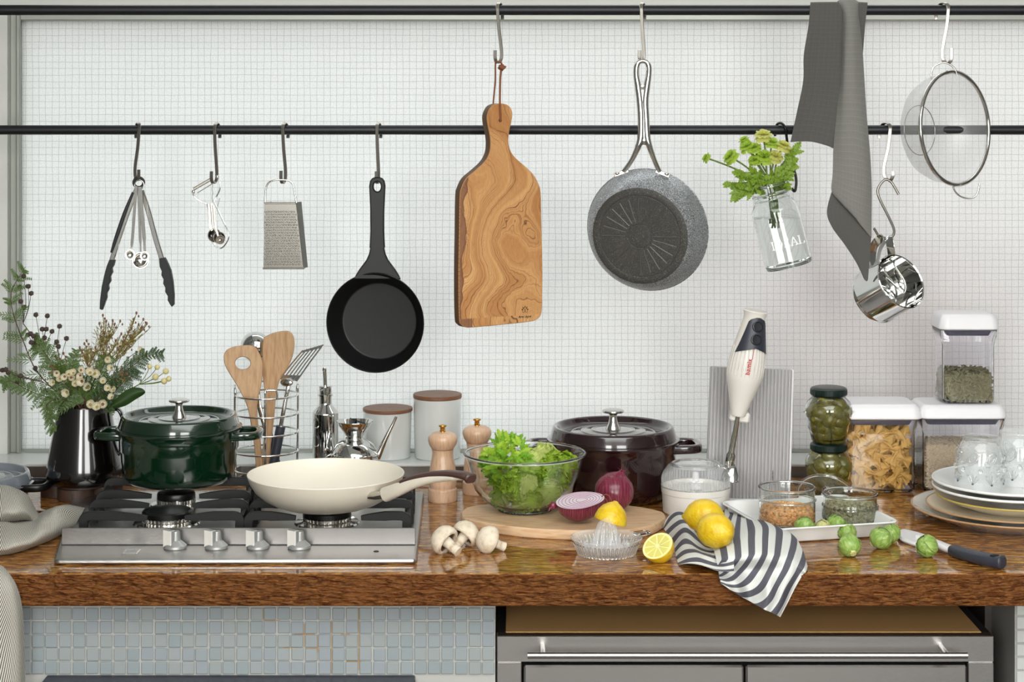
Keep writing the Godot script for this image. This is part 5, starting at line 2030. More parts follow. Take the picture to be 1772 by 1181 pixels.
	g.tube(spl(PackedVector3Array([Vector3(0.015, -0.06, 0), at(180, 698, dv - 0.03) - rim, at(212, 682, dv - 0.036) - rim, hub2]), 6), 0.0011, 5)
	var bs := [[259, 635, 4.3], [272, 636, 4.5], [287, 643, 5.2], [269, 653, 5.6], [284, 660, 5.2], [292, 656, 4.6]]
	for q in bs:
		g.tube(spl(PackedVector3Array([hub2, at(lerpf(240, q[0], 0.6), lerpf(668, q[1], 0.5), dv - 0.045) - rim, at(q[0], q[1], dv - 0.05) - rim]), 4), 0.0007, 4)
	obj("stem", g, M.stem_green, t2)
	for q in bs:
		g = G.new()
		g.blob(Vector3.ZERO, Vector3.ONE * q[2] * 0.00118, 14, 10)
		obj("berry", g, M.berry, t2).position = at(q[0], q[1], dv - 0.05) - rim
	# long leaf
	t2 = thing("long_leaf", "single long dark leaf bent over the green pot's side of the vase", "leaf", rim)
	g = G.new()
	var rows := []
	for q in [[[186, 708], [192, 704], [198, 708]], [[205, 686], [212, 694], [218, 702]], [[226, 672], [231, 682], [234, 692]], [[243, 672], [246, 678], [247, 684]], [[250, 676], [251, 678], [251, 680]]]:
		var l := PackedVector3Array()
		for i in 3:
			l.append(at(q[i][0], q[i][1], dv - 0.045 - (0.006 if i == 1 else 0.0)) - rim)
		rows.append(l)
	g.sheet(patch(rows, 9, 20), 9, 20, 0.0008)
	obj("blade", g, M.leaf_dark, t2)
	g = G.new()
	g.tube(spl(PackedVector3Array([Vector3(0.02, -0.06, 0), Vector3(0.03, 0, 0.01), at(192, 705, dv - 0.046) - rim]), 4), 0.0012, 5)
	obj("stem", g, M.leaf_dark, t2)


# ---------------------------------------------------------------- basket, oil, canisters, mills
func basket_utensils():
	var st := stand(461, 843, 55)
	var s: float = st.s
	var y0: float = st.y
	var t := thing("utensil_basket", "round chrome wire basket holding the spatulas and the ladle", "utensil holder", st.p)
	var g := G.new(s)
	for y in [683.0, 715.0, 747.0, 780.0, 812.0]:
		g.tube(ringpath(54.5, y0 - y, 48), 1.7, 8, true)
		obj("ring_wire", g, M.chrome, t)
		g = G.new(s)
	g.tube(ringpath(50, 4, 48), 1.7, 8, true)
	for k in 4:
		g.x = Transform3D(Basis(Vector3.UP, TAU * k / 8), Vector3.ZERO)
		g.tube(PackedVector3Array([Vector3(-52, 4, 0), Vector3(0, 4, 0), Vector3(52, 4, 0)]), 1.2, 6)
	g.x = Transform3D()
	obj("base_wire", g, M.chrome, t)
	for k in 4:
		g = G.new(s)
		var a := TAU * (k / 4.0) - PI / 2 + 0.1
		var c := Vector3(cos(a), 0, -sin(a))
		var e := Vector3(-sin(a), 0, -cos(a))
		var h := y0 - 668
		g.tube(spl(PackedVector3Array([c * 52 + Vector3(0, 3, 0), c * 54 + Vector3(0, h * 0.5, 0), c * 54 + Vector3(0, h - 5, 0), c * 54 + e * 3 + Vector3(0, h - 1, 0), c * 54 + e * 8 + Vector3(0, h, 0), c * 53 + e * 17 + Vector3(0, h - 1, 0), c * 52 + e * 20 + Vector3(0, h - 6, 0), c * 52 + e * 20 + Vector3(0, h - 16, 0)]), 4), 1.9, 8)
		obj("upright_wire", g, M.chrome, t)
		g = G.new(s)
		g.blob(c * 50 + Vector3(0, 2.2, 0), Vector3(4, 2.2, 4), 10, 8)
		obj("foot", g, M.chrome, t)
	var d: float = st.d
	# wooden spatula with a hole
	var p0 := at(436, 824, d - 0.02)
	var b := Basis(Vector3.UP, 0.1)
	var w := zp([[78, 262], [84, 235], [98, 212], [125, 195], [160, 183], [220, 174], [285, 172], [325, 188], [345, 212], [362, 245], [378, 285], [385, 330], [382, 420], [368, 510], [350, 590], [340, 680], [350, 790], [366, 900], [378, 1050], [386, 1150], [335, 1150], [325, 1050], [310, 900], [292, 800], [270, 680], [240, 600], [182, 490], [112, 375], [84, 315]], 4.54, 370, 560)
	var hole := PackedVector2Array()
	for i in 24:
		hole.append(zp([[228 + 60 * cos(TAU * i / 24), 312 + 50 * sin(TAU * i / 24)]], 4.54, 370, 560)[0])
	var u := thing("wooden_spatula", "beech spatula with a round hole in its blade, at the front of the basket", "spatula", p0, "", b)
	g = G.new()
	g.prism(spl2(flat(w, p0, b), 3, true), -0.003, 0.003, 0.0016, flat(hole, p0, b))
	obj("blade", g, M.beech, u)
	# large wooden spatula
	p0 = at(455, 824, d + 0.012)
	b = Basis(Vector3.UP, -0.15)
	w = zp([[388, 130], [405, 105], [430, 90], [480, 70], [560, 58], [600, 68], [622, 95], [632, 135], [632, 190], [615, 270], [575, 355], [525, 430], [497, 520], [484, 620], [472, 760], [450, 950], [440, 1150], [378, 1150], [388, 950], [412, 760], [412, 640], [402, 540], [386, 420], [380, 300]], 4.54, 370, 560)
	u = thing("wooden_spatula", "larger beech spatula with a slanted end, behind the one with the hole", "spatula", p0, "", b)
	g = G.new()
	g.prism(spl2(flat(w, p0, b), 3, true), -0.003, 0.003, 0.0016)
	obj("blade", g, M.beech, u)
	# ladle
	p0 = at(441, 603, d + 0.03)
	u = thing("steel_ladle", "steel ladle with its bowl turned away between the two wooden spatulas", "ladle", p0)
	g = G.new(s)
	g.x = Transform3D(facing(Vector3(0.15, 0.25, -1)), Vector3(0, 0, -18))
	bowl_shell(g, 28, 26, 1.2, 40)
	obj("bowl", g, M.chrome, u)
	g = G.new(s)
	g.sweep(spl(px3([[447, 626, 3], [446, 660, 4], [449, 700, 6], [458, 733, 8], [462, 744, 9]], 441, 603), 5), rrect(8, 3.5, 1.4, 1), Vector3(0, 0, 1))
	obj("shaft", g, M.polished, u)
	g = G.new(s)
	g.sweep(spl(px3([[460, 737, 8], [463, 746, 9]], 441, 603), 3), circ(9.5, 14), Vector3(0, 0, 1))
	obj("ferrule", g, M.polished, u)
	g = G.new(s)
	g.sweep(spl(px3([[463, 746, 9], [472, 778, 10], [482, 812, 11], [485, 824, 11]], 441, 603), 4), circ(9, 14), Vector3(0, 0, 1), func(f): return 1.0 - 0.15 * f)
	obj("grip", g, M.slate_plastic, u)
	# slotted turner
	p0 = at(497, 664, d + 0.01)
	b = Basis(Vector3.UP, -0.35) * Basis(Vector3.RIGHT, -0.25)
	u = thing("slotted_turner", "steel slotted turner leaning out of the basket beside the oil bottle", "turner", p0, "", b)
	var q4 := flat(zp([[515, 440], [700, 212], [860, 166], [650, 455]], 4.54, 370, 560), p0, b)
	var lines := []
	for i in 6:
		var f := i / 5.0
		lines.append([q4[0].lerp(q4[3], f), q4[1].lerp(q4[2], f)])
	g = G.new()
	for i in 6:
		var a: Vector2 = lines[i][0]
		var e: Vector2 = lines[i][1]
		g.sweep(PackedVector3Array([Vector3(a.x, a.y, 0), Vector3((a.x + e.x) / 2, (a.y + e.y) / 2, 0.002), Vector3(e.x, e.y, 0)]), rrect(0.0034 if i in [0, 5] else 0.0028, 0.0014, 0.0005, 1), Vector3(0, 0, 1))
	for f in [[0.0, 0.16], [0.9, 1.0]]:
		var ol := PackedVector2Array([q4[0].lerp(q4[1], f[0]), q4[3].lerp(q4[2], f[0]), q4[3].lerp(q4[2], f[1]), q4[0].lerp(q4[1], f[1])])
		g.prism(ol, -0.0007, 0.0007, 0.0003)
	obj("blade", g, M.chrome, u)
	g = G.new()
	var iv := b.inverse()
	var path := PackedVector3Array()
	for q in [[500, 655, 0.0], [499, 667, 0.01], [495, 690, 0.012], [490, 715, 0.014], [486, 738, 0.015]]:
		path.append(iv * (at(q[0], q[1], d + 0.008 - q[2]) - p0))
	g.sweep(spl(path, 5), rrect(0.0085, 0.004, 0.0016, 1), iv * Vector3(0, 0, 1))
	g.blob(iv * (at(496, 662, d) - p0), Vector3(0.015, 0.009, 0.006), 16, 10)
	obj("shaft", g, M.polished, u)
	g = G.new()
	path = PackedVector3Array()
	for q in [[486, 738], [484, 748], [478, 780], [471, 815], [469, 824]]:
		path.append(iv * (at(q[0], q[1], d - 0.008) - p0))
	g.sweep(spl(path, 4), circ(0.0098, 14), iv * Vector3(0, 0, 1))
	obj("grip", g, M.slate_plastic, u)


func steel_oil_ware():
	# bottle with a pouring spout
	var st := stand(563, 832, 22)
	var y0: float = st.y
	var t := thing("oil_bottle", "tall polished steel oil bottle with a thin pouring spout", "bottle", st.p)
	var g := G.new(st.s)
	g.lathe(pr(y0, [[0, y0], [21.5, y0], [22.5, y0 - 2], [22.5, 716], [22, 713], [12, 701], [11.3, 697], [11.3, 685.5], [13, 685], [13, 682.5], [11.3, 682], [11, 671], [12, 670], [11.5, 668], [0, 668]]), 40)
	obj("body", g, M.chrome, t)
	g = G.new(st.s)
	g.tube(spl(PackedVector3Array([Vector3(0, y0 - 669, 0), Vector3(-0.5, y0 - 655, 0), Vector3(-1, y0 - 645, 0.5), Vector3(-1.4, y0 - 639, 1)]), 4), 3.5, 12)
	g.x = Transform3D(facing(Vector3(0.2, 0.7, 0.8)), Vector3(-1.4, y0 - 640, 1.5))
	g.lathe(PackedVector2Array([Vector2(3.6, -1), Vector2(4.0, 0.6), Vector2(3.4, 1.2), Vector2(2.4, 0.6), Vector2(2.2, -3), Vector2(0, -3)]), 16)
	obj("spout", g, M.polished, t)
	# oil can
	st = stand(614, 846, 44)
	y0 = st.y
	t = thing("oil_can", "round polished steel oil can with a funnel top and a long slanted spout", "oil can", st.p)
	g = G.new(st.s)
	g.lathe(pr(y0, [[0, y0], [43, y0], [44.5, y0 - 2], [43.5, 800], [42, 788], [43, 786.5], [42.5, 784.5], [40, 784], [38, 779], [32, 769], [24, 763], [16.5, 760], [15.5, 757], [15.5, 755.5], [16.5, 754.5], [16, 753.5], [20, 747], [26, 739], [30, 732], [31.8, 729.5], [31.5, 728.6], [29.5, 729.8], [25, 738], [18, 748], [0, 750]]), 56)
	obj("body", g, M.chrome, t)
	g = G.new(st.s)
	g.tube(spl(px3([[652, 792, 3], [658, 780, 2], [670, 754, 1], [680, 734, 0], [686, 721, 0]], 614, y0), 5), 1.0, 14, false, [7, 6.8, 6.6, 6.3, 6, 5.6, 5.2, 4.8, 4.4, 4, 3.8, 3.6, 3.4, 3.2, 3.0, 2.9, 2.8, 2.7, 2.6, 2.5, 2.4])
	obj("spout", g, M.polished, t)
	g = G.new(st.s)
	g.sweep(spl(px3([[577, 785, 4], [566, 789, 8], [556, 796, 10], [549, 808, 10], [551, 822, 8], [562, 832, 4], [574, 833, 2]], 614, y0), 5), rrect(2.2, 9, 1, 1), Vector3(0, 0, 1))
	obj("handle", g, M.polished, t)
	g = G.new(st.s)
	g.tube(spl(px3([[606, 723.5, 4], [618, 727, 10], [630, 730, 14], [636, 731, 15], [637, 736, 15]], 614, y0), 4), 0.9, 6)
	obj("lid_wire", g, M.black_enamel, t)


func canisters_mills():
	for q in [[671, 799, 39.5, 705.5, 43, 6.2, 41.5, "lower white canister with a wooden lid on the window sill"], [757, 799.5, 39.5, 681.5, 42.2, 7.2, 41.5, "taller white canister with a wooden lid on the window sill, behind the pepper mills"]]:
		var st := stand(q[0], q[1], q[2], SILL)
		var y0: float = st.y
		var yt: float = q[3]
		var t := thing("white_canister", q[7], "canister", st.p, "white canisters with wooden lids")
		var g := G.new(st.s)
		g.lathe(pr(y0, [[0, y0], [37.5, y0], [39.5, y0 - 2], [40.5, y0 - 30], [q[6], yt + q[5] + 3], [q[6], yt + q[5]], [q[6] - 2, yt + q[5] - 0.2], [0, yt + q[5]]]), 56)
		obj("body", g, M.white_glaze, t)
		g = G.new(st.s)
		g.lathe(pr(y0, [[0, yt + q[5] - 0.2], [q[4] - 1, yt + q[5] - 0.2], [q[4], yt + q[5] - 1], [q[4], yt + 1], [q[4] - 1, yt], [0, yt]]), 56)
		obj("lid", g, M.lid_wood, t)
	for q in [[766, 872, 1.0, "turned beech pepper mill with a brass knob, nearest to the pan's handle"], [825.5, 859, 0.985, "turned beech pepper mill with a brass knob, half hidden by the glass bowl"]]:
		var st := stand(q[0], q[1], 25.3 * q[2])
		var t := thing("pepper_mill", q[3], "pepper mill", st.p, "beech pepper mills")
		var g := G.new(st.s * q[2])
		var y0 := 867.0
		g.lathe(pr(y0, [[0, 867], [24.5, 867], [25.3, 865.8], [25.3, 848], [24.5, 846], [22.6, 844.5], [22.6, 842.5], [23.6, 841], [24, 836], [23.6, 825], [23, 815], [21, 803], [18.8, 792], [18, 785], [18.6, 780], [19, 778.5], [17, 778.2], [0, 778.2]]), 44, 0.6)
		obj("body", g, M.mill_wood, t)
		g = G.new(st.s * q[2])
		g.lathe(pr(y0, [[0, 778], [18, 778], [19.5, 776.8], [20, 775.5], [23.5, 770], [25.4, 763], [25, 757.5], [22, 752.5], [15, 749], [7, 747.8], [0, 747.6]]), 44, 0.6)
		obj("head", g, M.mill_wood, t)
		g = G.new(st.s * q[2])
		g.lathe(pr(y0, [[0, 748], [5.2, 748], [5.4, 746], [4.2, 744.5], [4.8, 742.5], [4, 741.5], [4.6, 740], [6.6, 739], [7.2, 737.8], [6.6, 736.6], [3, 735.8], [0, 735.7]]), 24, 0.6)
		obj("knob", g, M.brass, t)


# ---------------------------------------------------------------- food at the front
func lettuce_leaf(g: G, root: Vector3, tip: Vector3, nor: Vector3, w: float, sd: int, ruf := 0.35, cup := 0.25):
	var y := tip - root
	var l := y.length()
	y /= l
	var x := y.cross(nor).normalized()
	var z := x.cross(y)
	var nu := 41
	var nv := 45
	var p := PackedVector3Array()
	for j in nv:
		var f := float(j) / (nv - 1)
		var env := w * (0.22 + 0.78 * sin(PI * minf(f * 0.72 + 0.02, 1.0)) ** 0.8) * (1.0 if f < 0.85 else sqrt(maxf(0.0, 1.0 - ((f - 0.85) / 0.15) ** 2) * 0.8 + 0.2))
		for i in nu:
			var e := (i - (nu - 1) / 2.0) / ((nu - 1) / 2.0)
			var edge := maxf(absf(e) ** 2.5, clampf((f - 0.6) / 0.4, 0, 1) ** 2)
			var rz := ruf * w * edge * (sin(f * 23 + e * 7 + sd) * 0.42 + sin(f * 57 - e * 23 + sd * 2.1) * 0.30 + sin(e * 47 + f * 11 + sd) * 0.30)
			var rx := ruf * w * edge * (sin(f * 41 + e * 13 + sd * 1.3) * 0.2 + sin(f * 88 + sd) * 0.12)
			var rib := -0.05 * w * exp(-e * e * 60) * (1 - f)
			p.append(root + y * (l * f + ruf * w * edge * (sin(e * 29 + sd) * 0.16 + sin(e * 61 + sd * 3) * 0.10)) + x * (e * env + rx) + z * (rz + cup * w * (e * e * 1.2 + f * f * 1.4) - rib))
	g.surf(p, nu, nv)


func salad():
	# board on the worktop
	var h := 0.018
	var c := on(970, 895, h)
	c.y = TOP
	var ol := PackedVector2Array()
	for q in [[797, 890], [801, 882], [816, 876], [850, 872], [900, 869], [1000, 869], [1090, 875], [1140, 884], [1151, 890], [1149, 898], [1130, 909], [1100, 916], [1060, 919], [985, 918.5], [905, 914], [832, 904], [803, 897]]:
		var w := on(q[0], q[1], h) - c
		ol.append(Vector2(w.x, -w.z))
	var g := G.new()
	g.x = Transform3D(Basis(Vector3.RIGHT, -PI / 2), Vector3.ZERO)
	g.prism(spl2(ol, 4, true), 0.0004, h, 0.003)
	tag(obj("chopping_board", g, M.acacia), "rounded pale wooden board lying on the worktop under the glass bowl and the onions", "cutting board")
	get_child(-1).position = c
	# bowl
	var st := stand(908, 893, 47, h)
	var s: float = st.s
	var y0: float = st.y
	var t := thing("glass_bowl", "large clear glass bowl full of lettuce on the pale board", "bowl", st.p)
	g = G.new(s)
	g.lathe(pr(y0, [[0, y0 - 1], [43, y0 - 1], [46, y0 - 4], [58, y0 - 9], [74, y0 - 20], [87, y0 - 37], [96, y0 - 62], [100, y0 - 82], [103, y0 - 94], [106, y0 - 98], [104, y0 - 99], [101, y0 - 94], [98, y0 - 82], [93.5, y0 - 62], [85, y0 - 39], [72, y0 - 23], [56, y0 - 12], [42, y0 - 8], [0, y0 - 7]]), 72, 1.0)
	obj("body", g, M.greenish, t)
	g = G.new(s)
	g.tube(ringpath(104.2, 98.2, 72), 2.5, 10, true)
	obj("rim", g, M.greenish, t)
	g = G.new(s)
	g.lathe(PackedVector2Array([Vector2(36, 1.5), Vector2(37, 0.1), Vector2(46, 0.1), Vector2(47.5, 1.5), Vector2(47, 5), Vector2(44, 7), Vector2(38, 6), Vector2(36, 1.5)]), 64, 1.2)
	obj("foot_ring", g, M.greenish, t)
	# lettuce
	var rr := RandomNumberGenerator.new()
	rr.seed = 5
	var gr := "lettuce in the glass bowl"
	var o := Vector3(st.p) + Vector3(0, 10 * s, 0)
	var hd := thing("curly_lettuce", "dark green finely curled lettuce heaped over the bowl's rim beside the pepper mills", "lettuce", o, gr)
	for k in 150:
		var a := rr.randf_range(0, TAU)
		var f := sqrt(rr.randf())
		var up := rr.randf()
		var hgt := lerpf(22, 112, up)
		var rad := (32.0 if up > 0.7 else 40.0) * f
		var root := Vector3(-36 + (6 if up > 0.7 else 0) + cos(a) * rad, hgt - 8 * f, 6 - sin(a) * rad * 0.9)
		var lim := 26.0 + 0.5 * root.y
		if Vector2(root.x, root.z).length() > lim:
			var cut := Vector2(root.x, root.z).normalized() * lim
			root = Vector3(cut.x, root.y, cut.y)
		var dir := Vector3(cos(a) * (0.5 + f) - 0.15, rr.randf_range(0.0, 1.1), -sin(a) * (0.5 + f) + 0.25)
		if root.y > 94:
			dir = Vector3(rr.randf_range(-0.8, 0.8), 1.0, rr.randf_range(-0.2, 0.8))
		g = G.new(s)
		for w in 3:
			frill_leaf(g, root, dir + Vector3(rr.randf_range(-0.5, 0.5), rr.randf_range(-0.3, 0.3), rr.randf_range(-0.4, 0.4)), Vector3(rr.randf_range(-0.6, 0.6), 0.5, 1), rr.randf_range(13, 21), rr.randf_range(4, 7), k * 5 + w, 5, rr.randf_range(0.1, 0.9))
		obj("curl", g, M.lettuce_deep if rr.randf() < 0.45 else M.lettuce_green, hd)
	# single leaves: root, tip (pixels from the bowl's centre), facing, width, label
	for q in [[Vector3(22, 6, 0), Vector3(40, 100, -22), Vector3(-0.2, 0.1, 1), 23.0, "lettuce_pale", "pale lettuce leaf standing upright highest at the cocotte's side of the bowl", 0.3],
			[Vector3(-4, 30, -6), Vector3(22, 94, 2), Vector3(0.3, 0.5, 1), 20.0, "lettuce_pale", "pale lettuce leaf with a broad white rib beside the dark curls", 0.15],
			[Vector3(10, 2, 30), Vector3(-14, 66, 40), Vector3(0.1, 0.3, 1), 26.0, "lettuce_green", "broad green leaf pressed to the bowl's front below the white rib", 0.35],
			[Vector3(16, 0, 20), Vector3(70, 58, 14), Vector3(-0.3, 0.6, 1), 25.0, "lettuce_green", "green frilled leaf spreading to the bowl's wall by the dark cocotte", 0.45],
			[Vector3(20, 4, 34), Vector3(60, 44, 40), Vector3(-0.2, 0.3, 1), 17.0, "lettuce_pale", "small pale leaf at the front of the bowl above the half onion", 0.3],
			[Vector3(-20, 0, 34), Vector3(30, 20, 50), Vector3(0, 0.5, 1), 16.0, "lettuce_green", "frilled leaf lying lowest in the bowl over its foot", 0.6],
			[Vector3(-30, 2, 20), Vector3(-52, 44, 46), Vector3(0.4, 0.2, 1), 22.0, "lettuce_deep", "dark leaf low in the bowl under the curly heap", 0.4],
			[Vector3(30, 4, -10), Vector3(66, 66, -30), Vector3(-0.4, 0.4, 1), 22.0, "lettuce_green", "green leaf at the back of the bowl towards the dark cocotte", 0.35],
			[Vector3(0, 14, 36), Vector3(8, 62, 52), Vector3(0.2, 0.1, 1), 15.0, "lettuce_pale", "narrow pale leaf in the middle of the bowl's front", 0.25],
			[Vector3(30, 10, 20), Vector3(84, 84, 6), Vector3(-0.5, 0.5, 1), 22.0, "lettuce_green", "green frilled leaf reaching highest along the bowl's wall by the dark cocotte", 0.6],
			[Vector3(24, 30, 0), Vector3(62, 92, 24), Vector3(-0.3, 0.4, 1), 19.0, "lettuce_green", "frilled leaf whose edge lies just under the bowl's rim by the cocotte", 0.6],
			[Vector3(-10, 10, 24), Vector3(-36, 60, 56), Vector3(0.2, 0.1, 1), 17.0, "lettuce_green", "green leaf between the curly heap and the bowl's front wall", 0.5]]:
		var lf := thing("lettuce_leaf", q[5], "lettuce", o, gr)
		g = G.new(s)
		lettuce_leaf(g, q[0], q[1], q[2], q[3], int(q[3] * 7), q[6] * 1.2, 0.2)
		obj("blade", g, M[q[4]], lf)
		g = G.new(s)
		var a: Vector3 = q[0]
		var b: Vector3 = q[1]
		g.sweep(PackedVector3Array([a, a.lerp(b, 0.3) + Vector3(0, 0, 0.5), a.lerp(b, 0.65) + Vector3(0, 0, 1.5)]), circ(1.0, 8), Vector3(0, 0, 1), [q[3] * 0.22, q[3] * 0.13, q[3] * 0.02])
		obj("rib", g, M.lettuce_pale, lf)


func onions_lemons():
	var h := 0.018
	var s := 3.22 / F
	# whole onion, tip leaning away
	var st := stand(1063, 889, 16, h)
	s = st.s
	var t := thing("red_onion", "whole red onion on the pale board before the dark cocotte", "onion", st.p)
	var g := G.new(s)
	g.x = Transform3D(Basis(Vector3(0, 0, 1), -0.38), Vector3(0, 35, 0))
	g.lathe(PackedVector2Array([Vector2(0, -33), Vector2(8, -32.5), Vector2(19, -29), Vector2(29, -19), Vector2(34, -6), Vector2(34.5, 3), Vector2(31, 15), Vector2(23, 25), Vector2(13, 30.5), Vector2(7, 34), Vector2(4.5, 38), Vector2(2, 40), Vector2(0, 40)]), 48, 1.2)
	obj("bulb", g, M.onion_skin, t)
	g = G.new(s)
	g.x = Transform3D(Basis(Vector3(0, 0, 1), -0.38), Vector3(0, 35, 0))
	for i in 7:
		var a := TAU * i / 7
		var c := Vector3(cos(a) * 3, 34, -sin(a) * 3)
		g.sweep(PackedVector3Array([c, c + Vector3(cos(a) * 3, 4, -sin(a) * 3), c + Vector3(cos(a) * 8, 5 + i % 3 * 2, -sin(a) * 6)]), PackedVector2Array([Vector2(-2, 0), Vector2(0, -0.3), Vector2(2, 0), Vector2(0, 0.3)]), Vector3.UP, [1.0, 0.8, 0.15])
	obj("dry_tip", g, M.onion_skin, t)
	# half onion, cut face up and to the room
	st = stand(1001, 909, 12, h)
	s = st.s
	var b := Basis(Vector3(0, 0, 1), 0.12) * Basis(Vector3.RIGHT, 0.24)
	t = thing("halved_onion", "half a red onion on the pale board with its white cut face upward", "onion", st.p)
	g = G.new(s)
	var tr := Transform3D(b, Vector3(0, 40, 2))
	g.x = tr
	var pts := PackedVector3Array()
	for j in 11:
		var a := j / 10.0 * PI / 2
		for i in 40:
			var w := TAU * i / 40
			pts.append(Vector3((41 + 3 * cos(w)) * cos(a) * cos(w) * (1.0 + 0.05 * cos(w * 2)), -36 * sin(a), -33 * cos(a) * sin(w)))
	var rev := PackedVector3Array()
	for j in 11:
		rev.append_array(pts.slice((10 - j) * 40, (11 - j) * 40))
	g.surf(rev, 40, 11, true)
	obj("skin", g, M.onion_skin, t)
	mk("onion_flesh", Color(0.88, 0.83, 0.86), 0.3)
	mk("onion_ring", Color(0.66, 0.42, 0.55), 0.35)
	g = G.new(s)
	g.x = tr
	pts = PackedVector3Array()
	for j in 2:
		for i in 40:
			var w := TAU * i / 40
			pts.append(Vector3((41 + 3 * cos(w)) * cos(w) * (1.0 + 0.05 * cos(w * 2)) * (0.985 if j == 0 else 0.0), 0.4, -32.5 * sin(w) * (1.0 if j == 0 else 0.0)))
	g.surf(pts, 40, 2, true)
	var face := obj("cut_face", g, M.onion_flesh, t)
	g = G.new(s)
	g.x = tr
	for f in [0.93, 0.80, 0.66, 0.52, 0.38, 0.24]:
		var rp := PackedVector3Array()
		for i in 40:
			var w := TAU * i / 40
			rp.append(Vector3((41 * f + 3 * cos(w)) * cos(w) + (1 - f) * 4, 0.5, -32.5 * f * sin(w)))
		g.tube(rp, 0.55, 4, true)
	obj("ring", g, M.onion_ring, face)
	g = G.new(s)
	g.x = tr
	g.blob(Vector3(-45, -4, 0), Vector3(7, 7, 6), 12, 8)
	for i in 5:
		g.sweep(PackedVector3Array([Vector3(-46, -4, (i - 2) * 2), Vector3(-51, -5 - i % 2 * 2, (i - 2) * 3), Vector3(-53, -8 - i % 3, (i - 2) * 4)]), circ(1.3, 5))
	obj("root_end", g, M.onion_skin, t)
	g = G.new(s)
	g.x = tr
	g.tube(spl(v3([[38, -2, -4], [46, 4, -2], [53, 2, 0], [56, -8, 2], [50, -16, 4]]), 5), 0.9, 5)
	g.tube(spl(v3([[38, -3, 0], [45, 0, 3], [49, -6, 5], [47, -14, 6]]), 5), 0.8, 5)
	obj("dry_stalk", g, M.leather, t)
	# lemons
	var lem := PackedVector2Array([Vector2(0, -42), Vector2(4, -41), Vector2(7, -37.5), Vector2(13, -33), Vector2(22, -26), Vector2(29, -14), Vector2(31, 0), Vector2(29, 14), Vector2(22, 26), Vector2(13, 33), Vector2(7, 36), Vector2(5, 38), Vector2(0, 39)])
	for q in [[1218, 893, 3.06, Vector3(1, 0.12, 0.35), 0.93, "yellow lemon lying farther back in the striped napkin, by the white chopper"], [1238, 919, 2.985, Vector3(0.75, 0.1, 0.9), 0.97, "yellow lemon nearer the front in the striped napkin"]]:
		s = q[2] / F * q[4]
		t = thing("lemon", q[5], "lemon", at(q[0], q[1], q[2]), "whole lemons in the napkin", facing(q[3]))
		g = G.new(s)
		g.lathe(lem, 48, 1.2)
		obj("peel", g, M.lemon_skin, t)
		g = G.new(s)
		g.blob(Vector3(0, -41, 0), Vector3(3, 1.4, 3), 10, 6)
		obj("stalk_scar", g, M.leaf_mid, t)
	# halves: one on the worktop, one on the squeezer
	half_lemon(at(1139.5, 948.0, 3.03), Vector3(-0.42, 0.74, 0.52), 28.0 * 3.03 / F, "half a lemon on the worktop, its cut face turned up beside the glass squeezer")
	half_lemon(at(1057, 899, 3.11), Vector3(-0.26, -0.85, 0.10), 28.5 * 3.11 / F, "half a lemon pressed cut side down on the cone of the glass squeezer")


func half_lemon(p: Vector3, n: Vector3, r: float, label: String):
	var t := thing("halved_lemon", label, "lemon", p, "", facing(n))
	var g := G.new(r / 30.0)
	g.lathe(PackedVector2Array([Vector2(0, -34), Vector2(4, -33.5), Vector2(6, -31), Vector2(12, -28), Vector2(21, -21), Vector2(27.5, -11), Vector2(30, 0), Vector2(30, 4), Vector2(29.6, 5)]), 44, 1.2)
	obj("peel", g, M.lemon_skin, t)
	g = G.new(r / 30.0)
	g.lathe(PackedVector2Array([Vector2(29.7, 5), Vector2(27, 5.4), Vector2(25.5, 4.8), Vector2(0, 4.4)]), 44, 1.2)
	var pith := obj("pith", g, M.lemon_pith, t)
	for i in 9:
		g = G.new(r / 30.0)
		var ol := PackedVector2Array()
		for k in 9:
			var a := lerpf(0.06, TAU / 9 - 0.06, k / 8.0) + TAU * i / 9
			ol.append(Vector2(cos(a), sin(a)) * 25.0)
		ol.append(Vector2.from_angle((i + 0.5) * TAU / 9) * 4.0)
		g.x = Transform3D(Basis(Vector3.RIGHT, -PI / 2), Vector3.ZERO)
		g.prism(ol, 4.4, 5.6, 0.5)
		obj("segment", g, M.lemon_pulp, pith)


